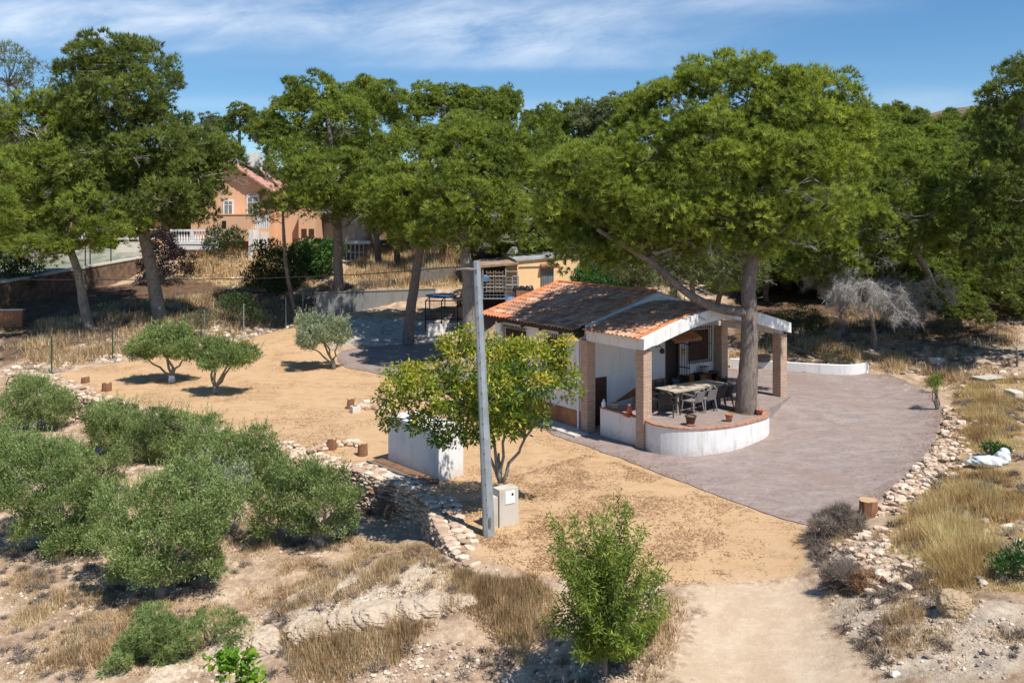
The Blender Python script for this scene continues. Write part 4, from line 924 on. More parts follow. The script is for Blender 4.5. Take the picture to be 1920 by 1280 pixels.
# steel pole
pb = np.array(P(917, 1003, 0)); ptop = np.array(D(894, 490, pb[1] + .15)); t = thing('utility_pole', pb, 'tall tapering galvanised steel pole in front of the fruit tree', 'pole')
mb = MB(); pr_ = []
for f in np.linspace(0, 1, 14):
    c = pb + (ptop - pb) * f; w = .145 * (1 - f) + .088 * f; ring = []
    for j in range(8): a = math.pi/8 + j * math.pi/4 + .35; ring.append((c[0] + w * math.cos(a), c[1] + w * math.sin(a), c[2] - (.3 if f == 0 else 0)))
    pr_ += ring
mb.add(pr_, [(i*8+j, i*8+(j+1) % 8, (i+1)*8+(j+1) % 8, (i+1)*8+j) for i in range(13) for j in range(8)] + [tuple(13*8 + j for j in range(8))]); mb.build('mast', M['steel'], t)
mb = MB()
for f in np.linspace(.08, .96, 17):
    c = pb + (ptop - pb) * f; w = .145 * (1 - f) + .088 * f; mb.box((c[0] - .02, c[1] - w * .93, c[2]), (.022, .02, .022))
mb.build('bolt_holes', M['dark'], t)
mb = MB(); c = pb + (ptop - pb) * .04; mb.box((c[0] + .04, c[1] - .15, c[2] + .1), (.05, .02, .22)); mb.box((c[0] + .04, c[1] - .16, c[2] + .1), (.02, .02, .16)); mb.build('earth_clamp', M['steel_dark'], t)
c = pb + (ptop - pb) * .97; mb = MB(); mb.tube([c + (0, -.1, 0), c + (-.25, -.05, .02), c + (-.5, 0, .0)], [.035, .03, .02], 7); mb.build('cable_anchor', M['bark_grey'], t)
# overhead cable
a = c + np.array((-.5, 0, 0)); b = np.array(D(-260, 520, 30)); n = 26; pts = []
mids = [D(650, 516, 24.0), D(430, 524, 26.5), D(120, 525, 28.5)]
ctrl = [a, np.array(D(860, 499, 20.6)), np.array(D(760, 509, 22.0)), np.array(mids[0]), np.array(mids[1]), np.array(mids[2]), b]
mb = MB(); mb.tube(smooth_open(np.array(ctrl), 2), .013, 5); tag(mb.build('overhead_cable', M['cable']), 'thin black cable strung left from the top of the steel pole', 'cable')
# meter housing
a0 = np.array(P(938,990,0)[:2]); a1 = np.array(P(972,982,0)[:2]); e = (a1 - a0) / np.linalg.norm(a1 - a0); nv = np.array((-e[1], e[0])); W_ = np.linalg.norm(a1 - a0) + .02; ea = math.atan2(e[1], e[0])
a0 = a0 - e * .02; c = a0 + e * W_ / 2 + nv * .16
t = thing('meter_pillar', (*c, 0), 'short weathered concrete meter pillar beside the foot of the steel pole', 'pillar')
mb = MB(); mb.box((*c, .42), (W_, .32, .98), ea); mb.build('pillar_body', M['concrete_light'], t)
mb = MB(); cc = c - nv * .161 + e * .02; mb.box((cc[0], cc[1], .70), (.27, .03, .30), ea); bd = mb.build('meter_door', M['paint_white'], t)
mb = MB(); cc = c - nv * .178 + e * .09; mb.box((cc[0], cc[1], .77), (.05, .02, .05), ea); mb.build('lock', M['dark'], bd)
cc = c - e * (W_/2 + .12) + nv * .03; mb = MB(); mb.box((*cc, .35), (.2, .3, .80), ea); mb.build('side_block', M['concrete_light'], t)

# ================================================================== logs, blocks, stones ring
def log(px, py, r, h, label, tilt=0., z=None):
    g_ = G(px, py) if z is None else P(px, py, z); t = thing('log_stump', (g_[0], g_[1], g_[2]), label, 'log', 'sawn logs standing round the sand field'); rg = np.random.default_rng(int(px)); mb = MB(); k = 16
    ring = 1 + rg.uniform(-.09, .09, k)
    V = [(g_[0] + r*(1.08 - .1*f)*ring[j]*math.cos(j*6.283/k) + tilt*f*h, g_[1] + r*(1.08 - .1*f)*ring[j]*math.sin(j*6.283/k), g_[2] - .03 + (h + .03)*f + .03*(f > .9)*rg.uniform(-1, 1)) for f in (0, .33, .66, 1) for j in range(k)]
    mb.add(V, [(i*k+j, i*k+(j+1) % k, (i+1)*k+(j+1) % k, (i+1)*k+j) for i in range(3) for j in range(k)] + [tuple(range(3*k, 4*k))]); mb.build('bark', M['stump'], t)
    mb = MB(); mb.add([(v[0], v[1], v[2] + .004) for v in V[3*k:]] , [tuple(range(k))]); mb.build('sawn_end', M['logend'], t)
log(622, 842, .165, .34, 'rust-brown sawn log, left of the two logs nearest the stone wall'); log(680, 854, .165, .38, 'rust-brown sawn log, right of the two logs nearest the stone wall')
log(656, 766, .14, .38, 'sawn log standing upright beside the ring of campfire stones', .12); log(200, 733, .19, .36, 'thick orange log at the far left end of the stone wall'); log(160, 717, .17, .26, 'dark squat log on the far left edge of the sand field')
log(1628, 964, .22, .36, 'dark log stump at the corner of the paved yard and the rubble edge')
t = G(666, 773); th = thing('white_block', t, 'small white concrete block beside the campfire stones', 'block'); mb = MB(); mb.box((t[0], t[1], t[2] + .12), (.32, .26, .25), .6); mb.build('block_body', M['white'], th)
mb = MB(); mb.box((t[0], t[1], t[2] + .248), (.18, .12, .01), .6); mb.build('hollow', M['dark'], th)
def craggy(name, c, S, seed, mat, label, cat):
    v, t_ = sub(*sub(*sub(IV2, IT2))); o_ = seed * 3.7; v = np.sign(v) * np.abs(v) ** .8
    d = (fbm(v[:, 0] * 1.6 + v[:, 2] * 1.1 + o_, v[:, 1] * 1.6 - v[:, 2] * 1.3, 4, 5) - .5) * .55 + (np.abs(fbm(v[:, 0] * 4 + o_, v[:, 1] * 4 + v[:, 2] * 5, 3, 9) - .5)) * -.35
    V = v * (1 + d)[:, None] * np.array(S); me = mesh_from(name, V, t_, [mat], smooth=False, attrs={'tone': ('FACE', np.full(len(t_), .55))}); return tag(put(name, me, None, c), label, cat)
def rocks(name, C, S, seed, mat, label, cat, base=(IV2, IT2), jit=.14, box=.25, rot=None):
    rg = np.random.default_rng(seed); C = np.array(C); org = np.array((C[:, 0].mean(), C[:, 1].mean(), C[:, 2].min()))
    V, T, A = stones(C, np.array(S), rg, base, jit, box, rot); me = mesh_from(name, V - org, T, [mat], attrs={'tone': ('FACE', A)}); o = put(name, me, None, org); tag(o, label, cat); return o
fr = G(705, 762); rg = np.random.default_rng(3); nst = 13
for i in range(nst):
    a = 6.28 * i / nst; c = (fr[0] + .62*math.cos(a), fr[1] + .62*math.sin(a), fr[2] + .08); s_ = rg.uniform(.11, .19)
    o = rocks('campfire_stone', [c], [(s_*1.2, s_*.8, s_*.75)], 100 + i, M['rock'], 'pale rounded stone of the campfire ring on the sand', 'stone'); o['group'] = 'stones of the campfire ring'
    o.data.materials[0] = M['stones']
# dry stone retaining wall
def dense(path, step):
    path = np.array(path); d = np.r_[0, np.cumsum(np.linalg.norm(np.diff(path, axis=0), axis=1))]; s = np.arange(0, d[-1], step)
    return np.c_[np.interp(s, d, path[:, 0]), np.interp(s, d, path[:, 1])], s
WS = smooth_open(WALL, 2); WS = np.vstack([WS, [P(903,1044,0)[:2]]])
path, s_ = dense(WS, .02); tan = np.gradient(path, axis=0); tan /= np.linalg.norm(tan, axis=1)[:, None]; nor = np.c_[tan[:, 1], -tan[:, 0]]   # towards the grove
rg = np.random.default_rng(12); C = []; S = []; ro = []
lowz = ground(path[:, 0] + nor[:, 0] * .5, path[:, 1] + nor[:, 1] * .5); lowz = np.maximum(lowz, ground(path[:, 0] - nor[:, 0] * .5, path[:, 1] - nor[:, 1] * .5) - .16 - .9 * sstep(0, 5.5, s_[-1] - s_))
topz = ground(path[:, 0] - nor[:, 0] * .5, path[:, 1] - nor[:, 1] * .5) + .03 + .06 * sstep(0, 4, s_[-1] - s_)
topz = topz + .05 * np.sin(s_ * 1.3) + .04 * np.sin(s_ * 3.1); Hmax = (topz - lowz)
for row in range(17):
    pos = rg.uniform(0, .2)
    while pos < s_[-1]:
        L = .06 + .11 * rg.uniform() ** 1.4; i = min(int((pos + L/1) / .02), len(path) - 1); hh = rg.uniform(.032, .058); z = topz[i] - .04 - row * .077 + rg.uniform(-.02, .02)
        if z > lowz[i] - .12:
            off = .16 + (topz[i] - z) * .10 + rg.uniform(-.03, .03)
            C.append((path[i, 0] + nor[i, 0]*off, path[i, 1] + nor[i, 1]*off, z)); S.append((L, rg.uniform(.13, .2), hh)); ro.append(math.atan2(tan[i, 1], tan[i, 0]) + rg.normal(0, .12))
            if row == 0:
                for b_ in (.02, .26, .48):
                    C.append((path[i, 0] - nor[i, 0]*(b_ - .1), path[i, 1] - nor[i, 1]*(b_ - .1), z - .01 + rg.uniform(-.03, .03))); S.append((L*.9, rg.uniform(.1, .17), hh)); ro.append(rg.uniform(0, 3))
        pos += L * 1.75
wl = rocks('dry_stone_wall', C, S, 13, M['stones'], 'long curving dry stone retaining wall between the sand field and the olives', 'wall', (IV2, IT2), .10, .38, np.array(ro))
core = MB(); pp, _ = dense(WS, .5); tz = np.interp(_, s_, topz) - .14; lz = np.interp(_, s_, lowz) - .3; strip(core, pp, -.14, .0, lz, tz)
cme = core.build('wall_core', M['bark'], wl)
# short stone spur joining the wall
sp, ss = dense(poly_px([(585,850),(620,838),(655,834),(680,838)]), .02); C = []; S = []; ro = []
for row in range(2):
    pos = 0
    while pos < ss[-1]:
        L = rg.uniform(.1, .18); i = min(int(pos / .02), len(sp) - 1); z = TH(*sp[i])[0] + .05 + row * .08; C.append((sp[i, 0] + rg.uniform(-.08, .08), sp[i, 1] + rg.uniform(-.08, .08), z)); S.append((L, .13, .06)); ro.append(rg.uniform(-.6, .6)); pos += L * 1.3
rocks('stone_kerb', C, S, 14, M['stones'], 'short low course of stones branching off the wall below the two logs', 'kerb', (IV2, IT2), .1, .35, np.array(ro))
# rubble edge right of the yard
rp, rs = dense(poly_px([(1738,768),(1775,772),(1788,795),(1780,840),(1750,880),(1712,915),(1680,940),(1655,962)]), .02); C = []; S = []; ro = []
for i in range(1100):
    k_ = rg.integers(0, len(rp)); s0 = .035 + .13 * rg.uniform() ** 2.2; x, y = rp[k_] + rg.normal(0, .27, 2)
    if sdist(np.array([x]), np.array([y]), pave_poly)[0] > -.08: continue
    C.append((x, y, TH(x, y)[0] + rg.uniform(-.03, .09))); S.append((s0, s0 * rg.uniform(.6, .9), s0 * rg.uniform(.35, .6))); ro.append(rg.uniform(0, 6.28))
rocks('rubble_kerb', C, S, 15, M['stones'], 'loose kerb of pale limestone rubble along the right edge of the yard', 'kerb', (IV2, IT2), .22, .3, np.array(ro))
pl_, _s = dense(poly_px([(1590,1010),(1625,1030),(1660,1055),(1690,1085)]), .02); C = []; S = []; ro = []
for i in range(420):
    k_ = rg.integers(0, len(pl_)); s0 = .03 + .11 * rg.uniform() ** 2; x, y = pl_[k_] + rg.normal(0, .3, 2); C.append((x, y, TH(x, y)[0] + rg.uniform(-.02, .07))); S.append((s0 * 1.2, s0 * .8, s0 * .5)); ro.append(rg.uniform(0, 6.28))
rocks('rubble_heap', C, S, 16, M['stones'], 'heap of pale broken stones on the bank below the log stump', 'rubble', (IV2, IT2), .22, .3, np.array(ro))['kind'] = 'stuff'
# single boulders
BL = [(1788,1150,.26,.22,.24,'boulder','large ochre boulder on the stony bank at the lower right'), (590,1048,.16,.10,.07,'rock','flat white rock in the scrub below the nearest olive tree'),
      (90,1268,.2,.2,.1,None,None)]
for px, py, a, b, c_, mt, lab in BL:
    if lab is None: continue
    g_ = G(px, py); o = craggy('boulder', (g_[0], g_[1], g_[2] + c_ * .45), (a, b, c_), px, M['boulder'] if mt == 'boulder' else M['gravel'], lab, 'rock')
ledge = [(500,1215,.45,.3),(585,1195,.62,.34),(655,1180,.55,.32),(722,1165,.75,.34),(800,1150,.6,.3),(860,1138,.5,.26),(420,1235,.5,.28)]
for i, (px, py, a, h) in enumerate(ledge):
    g_ = G(px, py); loc = ('weathered ledge rock half hidden by grass, second from the left','broad pale ledge rock left of the middle of the row','narrow pale ledge rock in the middle of the row','widest pale ledge rock in the grass','pale ledge rock right of the widest one','rightmost pale ledge rock in the long grass','leftmost pale ledge rock beside the green shrub','pale rock behind the bright leafy shoot at the bottom')[i]
    o = craggy('ledge_rock', (g_[0], g_[1] + .3, g_[2] - .06), (a, .5, h * .9), 20 + i, M['rock'], loc, 'rock'); o['group'] = 'ledge rocks in the foreground grass'
# black corrugated drain pipe behind the wall end
dp = [P(x, y, z) for x, y, z in ((790,972,-.75),(808,977,-.8),(822,992,-.85),(829,1015,-.95))]
mb = MB(); mb.tube(smooth_open(np.array(dp), 3), .075, 10); tag(mb.build('drain_pipe', M['plastic_dark']), 'black plastic drain pipe at the foot of the stone wall', 'pipe')

# ================================================================== things on the right bank
M['sack'] = plain('woven_white_sacking', (.62,.66,.70), .7, .3, 7, .3)
g_ = SACK; t = thing('rubble_sack', g_, 'torn white sack overgrown with weeds in the golden grass', 'sack'); rg = np.random.default_rng(9)
bv, bt = sub(*sub(IV2, IT2)); VV = []; TT = []; o_ = 0
for (cx, cy, cz, ax, ay, az_) in ((-.05, 0, .10, .52, .26, .15), (.36, .04, .16, .20, .20, .20), (.46, .10, .30, .14, .10, .15), (-.42, .05, .08, .22, .15, .09)):
    q = bv * (ax, ay, az_); nn = fbm(q[:, 0] * 9 + q[:, 2] * 13 + cx * 7, q[:, 1] * 9 - q[:, 2] * 11, 3, 5) - .5; rid = np.abs(np.sin(q[:, 0] * 26 + q[:, 1] * 19 + nn * 9)) * .045
    VV.append(q * (1 + nn * .45 + rid)[:, None] + g_ + (cx, cy, cz)); TT.append(bt + o_); o_ += len(bv)
put('sack_body', mesh_from('sack_body', np.vstack(VV) - g_, np.vstack(TT), [M['sack']], smooth=True), t)
g_ = G(1853, 714); t = thing('wooden_pallet', g_, 'grey weathered pallet lying in the brush at the right', 'pallet')
T_ = TR(g_, .35)
for i in range(6): mb = MB(); T_.box(mb, (0, -.3 + i*.12, .14), (1.1, .09, .022)); mb.build('slat', M['concrete_light'], t)
for i in range(3): mb = MB(); T_.box(mb, (-.48 + i*.48, 0, .065), (.08, .75, .12)); mb.build('bearer', M['oldwood'], t)
for (px, py, a, lab) in ((1755, 682, .32, 'squared white limestone block on the slope behind the yard'), (1712, 700, .22, 'small grey block at the edge of the brush behind the yard'), (1900, 745, .34, 'pale squared block at the right edge of the photo')):
    g_ = G(px, py); rocks('stone_block', [(g_[0], g_[1], g_[2] + .1)], [(a, a * .6, a * .5)], px, M['gravel'], lab, 'block', (IV2, IT2), .05, .6)
mb = MB(); a = G(1478, 660); b = G(1560, 684); mb.tube([a + (0, 0, .25), (a + b) / 2 + (0, 0, .18), b + (0, 0, .1)], [.09, .08, .06], 8); tag(mb.build('fallen_branch', M['bark']), 'dark fallen branch lying behind the white parapet', 'branch')
mb = MB(); a = G(1560, 684); b = G(1610, 690); mb.tube([a + (.1, .2, .1), b + (0, .3, .1)], [.06, .04], 8); tag(mb.build('fallen_branch', M['bark']), 'shorter dark stick at the right end of the parapet', 'branch')

# ================================================================== fences
def post_line(name, pts, label, cat, matf, wires=4, hgt=None, wire_mat='steel_dark', net=True):
    g0 = G(*pts[0][:2]); t = thing(name, g0, label, cat); tops = []
    for px, py, h, mt in pts:
        g_ = G(px, py); mb = MB(); mb.tube([g_ - (0, 0, .2), g_ + (0, 0, h)], .032, 7); mb.build('post', M[mt], t); tops.append((g_, h))
    mb = MB()
    for (a, ha), (b, hb) in zip(tops[:-1], tops[1:]):
        for f in np.linspace(.06, .97, wires): mb.tube([a + (0, 0, ha*f), b + (0, 0, hb*f)], .004, 3, caps=False)
        if net:
            L = np.linalg.norm(b - a); n = int(L / .30)
            for i in range(n):
                p = a + (b - a) * i / n; q = a + (b - a) * (i + 1) / n
                mb.tube([p + (0, 0, .05), q + (0, 0, ha * .5)], .003, 3, caps=False); mb.tube([q + (0, 0, ha*.5), p + (0, 0, ha*.97)], .003, 3, caps=False)
    mb.build('wire_mesh', M[wire_mat], t); return t
post_line('wire_fence', [(-60, 715, 1.7, 'greenpost'), (97, 700, 1.75, 'greenpost'), (211, 675, 1.75, 'greenpost'), (300, 655, 1.75, 'greenpost'), (377, 642, 1.75, 'greenpost')], 'green-posted wire fence along the left edge of the sand field', 'fence', None, 3, net=False)
post_line('wire_fence', [(383, 642, 1.8, 'steel'), (457, 627, 1.85, 'steel'), (536, 614, 1.85, 'steel'), (568, 603, 1.9, 'steel_dark'), (590, 600, 1.9, 'steel_dark')], 'galvanised-posted wire fence between the bushes and the concrete wall', 'fence', None, 4)

# ================================================================== background buildings
def fbox(mb, x0, y0, x1, y1, Y, dep, mi=0):        # block whose front stands at depth Y
    a = D(x0, y0, Y); b = D(x1, y1, Y); return mb.box(((a[0]+b[0])/2, Y + dep/2, (a[2]+b[2])/2), (abs(b[0]-a[0]), dep, abs(a[2]-b[2])), mi=mi)
# grey concrete wall and its gravel court
t = thing('concrete_wall', D(592, 600, 53), 'long grey board-marked concrete wall behind the gravel court', 'wall')
w0, w1 = np.array(P(592, 598, 1.25)), np.array(P(815, 588, 1.25)); mb = MB(); d = (w1 - w0)[:2]; L = np.linalg.norm(d); c = (w0 + w1) / 2
mb.box((c[0], c[1] + .1, 1.75), (L, .22, 2.2), math.atan2(d[1], d[0])); mb.build('wall_panel', M['concrete'], t)
mb = MB(); mb.box((c[0], c[1] + .1, 2.875), (L + .1, .3, .05), math.atan2(d[1], d[0])); mb.build('coping', M['concrete'], t)
a = np.array(P(800, 636, .42)); b = np.array(P(876, 630, .42)); d = (b - a)[:2]; c = (a + b) / 2; mb = MB(); mb.box((c[0], c[1] + .3, .78), (np.linalg.norm(d), .22, .95), math.atan2(d[1], d[0])); tag(mb.build('low_white_wall', M['white_dirty']), 'short low white wall at the back of the shaded yard behind the tree', 'wall')
# dog run with black frame and blue tarpaulin
dg = np.array(D(840, 612, 50.5)); dg[2] = .6; t = thing('dog_run', dg, 'black framed wire dog run with blue tarpaulin on its roof', 'cage')
mb = MB(); xs_ = [D(x, 600, 50.5)[0] for x in (798, 828, 858, 885)]
for x in xs_:
    for y in (50.5, 53): mb.tube([(x, y, .4), (x, y, 2.6)], .04, 6)
for z in (.5, 1.5, 2.6):
    for y in (50.5, 53): mb.tube([(xs_[0], y, z), (xs_[-1], y, z)], .03, 6)
    for x in xs_: mb.tube([(x, 50.5, z), (x, 53, z)], .03, 6)
mb.build('frame', M['black'], t)
mb = MB()
for x in np.arange(xs_[0], xs_[-1], .16): mb.tube([(x, 50.48, .5), (x, 50.48, 2.6)], .006, 3, caps=False)
for z in np.arange(.5, 2.6, .16): mb.tube([(xs_[0], 50.48, z), (xs_[-1], 50.48, z)], .006, 3, caps=False)
mb.build('wire_mesh', M['black'], t)
mb = MB(); V, T, A = stones(np.array([(D(827, 545, 51.5)[0], 51.8, 2.78)]), np.array([(.95, .9, .13)]), np.random.default_rng(4), sub(IV2, IT2), .12); put('tarpaulin', mesh_from('tarpaulin', V - dg, T, [M['blue']]), t)
mb = MB(); mb.box(((xs_[0]+xs_[-1])/2 + .4, 52.4, 2.66), (2.2, 1.3, .05)); mb.build('roof_board', M['brownsheet'], t)
mb = MB(); mb.box((D(868, 600, 52)[0], 52.2, 1.3), (.9, 1.2, 1.6)); tag(mb.build('dog_kennel', M['brownsheet']), 'brown wooden kennel inside the black framed run', 'kennel')
# ochre shed with lean-to
SY = 49.0
def wS(px, py, y): return np.array(D(px, py, y))
t = thing('ochre_shed', wS(1020, 562, SY), 'flat-roofed ochre outbuilding with a barred window behind the house', 'shed')
xa, xb = D(970, 0, SY)[0], D(1083, 0, SY + 3)[0]
zt0, zt1, zb_ = D(970, 490, SY)[2], D(1083, 478, SY + 2)[2], 2.0
mb = MB(); fp = [(xa, SY), (xb, SY + 1.6), (xb - .8, SY + 5.6), (xa - .8, SY + 4.0)]
mb.prism(fp, zb_, [zt0, zt1, zt1 + .25, zt0 + .25]); mb.build('wall', M['cream'], t)
mb = MB(); c4 = np.mean(fp, 0); fp2 = [tuple(c4 + (np.array(p) - c4) * 1.06) for p in fp]; mb.prism(fp2, [zt0 + .002, zt1 + .002, zt1 + .26, zt0 + .26], [zt0 + .09, zt1 + .09, zt1 + .34, zt0 + .34]); rf = mb.build('roof', M['metal_sheet'], t)
d2 = np.array((xb - xa, 1.6)); d2 /= np.linalg.norm(d2); an = math.atan2(d2[1], d2[0]); L = math.hypot(xb - xa, 1.6)
def onf(f, z, off=0.): q = np.array((xa, SY)) + d2 * L * f + np.array((d2[1], -d2[0])) * off; return (q[0], q[1], z)
zc = D(1023, 525, SY + .8)[2]
mb = MB(); mb.box(onf(.47, zc, .01), (.84, .06, 1.35), an); wn_ = mb.build('window', M['glass_grey'], t)
mb = MB()
for i in range(7): q = onf(.47, zc, .08); mb.box((q[0] + (-.36 + i*.12)*d2[0], q[1] + (-.36 + i*.12)*d2[1], zc), (.02, .02, 1.35), an)
mb.build('grille', M['steel_dark'], wn_)
mb = MB()
for i in range(7): q = onf(.47, zc + .78, .05); mb.tube([(q[0] + (-.42 + i*.14)*d2[0], q[1] + (-.42 + i*.14)*d2[1], zc + .92), (q[0] + (-.42 + i*.14)*d2[0] + .3*d2[1], q[1] + (-.42 + i*.14)*d2[1] - .3*d2[0], zc + .78)], [.07, .08], 7)
mb.build('window_canopy', M['tile'], wn_)
mb = MB(); mb.box(onf(.35, zt0 - .32, .03), (L*.66, .06, .03), an); mb.build('drip_rail', M['steel_dark'], t)
q = wS(965, 478, 51); mb = MB(); mb.hexa([(q[0]-.5, 51, zt0+.35), (q[0]+.3, 51, zt0+.35), (q[0]+.3, 51.6, zt0+.35), (q[0]-.5, 51.6, zt0+.35), (q[0]-.2, 51.1, zt0+.75), (q[0]+.1, 51.1, zt0+.78), (q[0]+.1, 51.5, zt0+.78), (q[0]-.2, 51.5, zt0+.75)]); tag(mb.build('white_tarpaulin', M['paint_white']), 'crumpled white cover lying on the shed roof', 'cover')
# lean-to roof and wire pen left of the shed
t = thing('lean_to', wS(935, 560, 50), 'open lean-to with brown sheet roof left of the ochre shed', 'shelter')
mb = MB(); A_, B_, C_, D_ = wS(882, 500, 48.6), wS(972, 492, 48.6), wS(975, 478, 53), wS(890, 488, 53)
mb.hexa([tuple(A_ - (0, 0, .12)), tuple(B_ - (0, 0, .12)), tuple(C_ - (0, 0, .12)), tuple(D_ - (0, 0, .12)), tuple(A_), tuple(B_), tuple(C_), tuple(D_)]); mb.build('roof_sheet', M['brownsheet'], t)
mb = MB(); mb.box(((A_[0]+B_[0])/2 + .3, 52.6, 3.2), (3.2, .15, 3.0)); mb.build('back_wall', M['blackwood'], t)
mb = MB(); fbox(mb, 896, 466, 1010, 488, 54.5, .2); mb.build('roof_shade_net', M['black'], t)
for px in (905, 948): a = wS(px, 500, 48.7); mb = MB(); mb.tube([(a[0], a[1], 2.0), (a[0], a[1], a[2] - .1)], .045, 6); mb.build('post', M['oldwood'], t)
t = thing('wire_pen', wS(935, 560, 47.5), 'light metal framed wire pen in front of the lean-to', 'cage')
mb = MB()
for x0, x1, y0, y1 in ((948, 970, 509, 560), (905, 948, 518, 560), (961, 972, 518, 562)):
    a = wS(x0, y0, 47.5); b = wS(x1, y1, 47.5)
    for p_, q_ in (((a[0], a[2]), (b[0], a[2])), ((a[0], b[2]), (b[0], b[2])), ((a[0], a[2]), (a[0], b[2])), ((b[0], a[2]), (b[0], b[2])), ((a[0], (a[2]+b[2])/2), (b[0], (a[2]+b[2])/2))): mb.tube([(p_[0], 47.5, p_[1]), (q_[0], 47.5, q_[1])], .03, 5)
mb.build('frame', M['steel'], t)
mb = MB(); a = wS(905, 518, 47.5); b = wS(972, 560, 47.5)
for x in np.arange(a[0], b[0], .2): mb.tube([(x, 47.5, b[2]), (x, 47.5, a[2])], .005, 3, caps=False)
for z in np.arange(b[2], a[2], .2): mb.tube([(a[0], 47.5, z), (b[0], 47.5, z)], .005, 3, caps=False)
mb.build('wire_mesh', M['steel'], t)
for k_, (px, lab) in enumerate(((919, 'left wooden pallet standing on edge in the wire pen'), (936, 'right wooden pallet standing on edge in the wire pen'))):
    a = wS(px, 548, 48.2); t = thing('upright_pallet', a, lab, 'pallet', 'pallets stored in the wire pen')
    for i in range(6): mb = MB(); mb.box((a[0], 48.2, a[2] + .1 + i*.2), (.46, .03, .08)); mb.build('slat', M['rustboard'], t)
    for dx in (-.2, 0, .2): mb = MB(); mb.box((a[0] + dx, 48.26, a[2] + .6), (.06, .08, 1.2)); mb.build('bearer', M['oldwood'], t)
a = wS(910, 522, 48); o = rocks('blue_bucket', [a], [(.2, .2, .2)], 5, M['blue'], 'blue plastic bag hanging in the wire pen', 'bag', jit=.08)
a = wS(957, 570, 47.3); o = rocks('blue_bag', [a], [(.35, .3, .42)], 6, M['blue'], 'blue and white sack on the ground before the wire pen', 'sack', jit=.1)
a = wS(978, 552, 47.5); t = thing('scrap_barrow', a, 'dark red barrow loaded with scrap against the ochre shed', 'barrow'); mb = MB(); mb.box((a[0], a[1], a[2]), (.7, .5, .45), .2); mb.tube([a + (-.3, 0, -.2), a + (-.35, 0, -.8)], .03, 5); mb.tube([a + (.3, 0, -.2), a + (.35, 0, -.8)], .03, 5); mb.build('tub', M['stump'], t)
V, T, A = stones(np.array([a + (.3*x, 0, .3) for x in (-1, 0, 1, 1.6)]), np.full((4, 3), .2), np.random.default_rng(2), (IV2, IT2), .2); put('scrap', mesh_from('scrap', V - a, T, [M['plastic_dark']]), t)
# orange villa
VY = 70.0
t = thing('orange_villa', D(500, 455, VY + 3), 'two-storey orange villa with pink tiled gable roof seen between the pines', 'house'); vil = t
def vx(px, Y=VY): return (px - CX) * Y / F
def vz(py, Y=VY): return CAMZ - (py - HZ) * Y / F
gL, gR, gA = vx(352), vx(514), vx(432)
mb = MB(); pr_ = [(vx(358), vz(470)), (vx(508), vz(470)), (vx(508), vz(362)), (gA, vz(312)), (vx(358), vz(362))]
V = [(x, VY, z) for x, z in pr_] + [(x, VY + 9, z) for x, z in pr_]; n = 5
mb.add(V, [tuple(range(n)), tuple(range(2*n-1, n-1, -1))] + [((i+1) % n, i, i+n, (i+1) % n + n) for i in range(n)]); mb.build('wall', M['peach'], t)
mb = MB()
for s_, xe in ((1, gR), (-1, gL)):
    za, zb2 = vz(305), vz(361); mb.hexa([(gA, VY-.5, za-.15), (xe, VY-.5, zb2-.15), (xe, VY+9.4, zb2-.15), (gA, VY+9.4, za-.15), (gA, VY-.5, za), (xe, VY-.5, zb2), (xe, VY+9.4, zb2), (gA, VY+9.4, za)] if s_ > 0 else [(xe, VY-.5, zb2-.15), (gA, VY-.5, za-.15), (gA, VY+9.4, za-.15), (xe, VY+9.4, zb2-.15), (xe, VY-.5, zb2), (gA, VY-.5, za), (gA, VY+9.4, za), (xe, VY+9.4, zb2)])
rf = mb.build('roof', M['white'], t)
mb = MB()
for s_, xe in ((1, gR + .15), (-1, gL - .15)):
    za, zb2 = vz(305) + .03, vz(361) + .0
    for y in np.arange(VY - .55, VY + 9.4, .26):
        prev = (gA, y, za)
        for k_ in range(9):
            f = (k_ + 1) / 9; q = (gA + (xe - gA)*f, y, za + (zb2 - za)*f); mb.tube([prev, q], [.10, .14], 6, caps=True); prev = q
mb.build('roof_tiles', M['tile_pink'], rf)
mb = MB(); fbox(mb, 466, 286, 486, 318, VY + 5, .9); mb.build('chimney', M['white_dirty'], rf)
def vwin(x0, y0, x1, y1, Y, mat='white', arch=False):
    mb = MB(); fbox(mb, x0, y0, x1, y1, Y - .06, .055)
    if arch: mb.lathe((0, 0, 0), [(.001, 0), (.001, .001)], 3)
    o = mb.build('window', M['balustrade'], t)
    mb = MB(); fbox(mb, x0 + 3, y0 + 4, x1 - 3, y1 - 1, Y - .075, .012); mb.build('pane', M[mat], o)
    mb = MB(); xm = (x0 + x1) / 2; fbox(mb, xm - .6, y0 + 4, xm + .6, y1 - 1, Y - .1, .02); fbox(mb, x0 + 3, y0 + (y1-y0)*.33, x1 - 3, y0 + (y1-y0)*.33 + 1.2, Y - .1, .02); mb.build('glazing_bar', M['balustrade'], o)
vwin(462, 366, 486, 405, VY, 'glass_grey'); vwin(418, 374, 438, 404, VY, 'glass_grey')
mb = MB(); a = D(474, 368, VY - .07); mb.tube([(a[0] - .5, VY - .05, a[2]), (a[0] - .3, VY - .05, a[2] + .22), (a[0], VY - .05, a[2] + .3), (a[0] + .3, VY - .05, a[2] + .22), (a[0] + .5, VY - .05, a[2])], .06, 6); mb.build('window_arch', M['balustrade'], t)
mb = MB(); fbox(mb, 404, 402, 469, 452, VY - 2.0, 1.99); fbox(mb, 403, 401, 470, 403, VY - 2.05, 2.0); mb.build('balcony', M['peach'], t)
mb = MB(); fbox(mb, 416, 414, 424, 428, VY - 2.03, .02); mb.build('vent_opening', M['dark'], t)
mb = MB(); fbox(mb, 469, 405, 504, 428, VY - 1.0, .06)
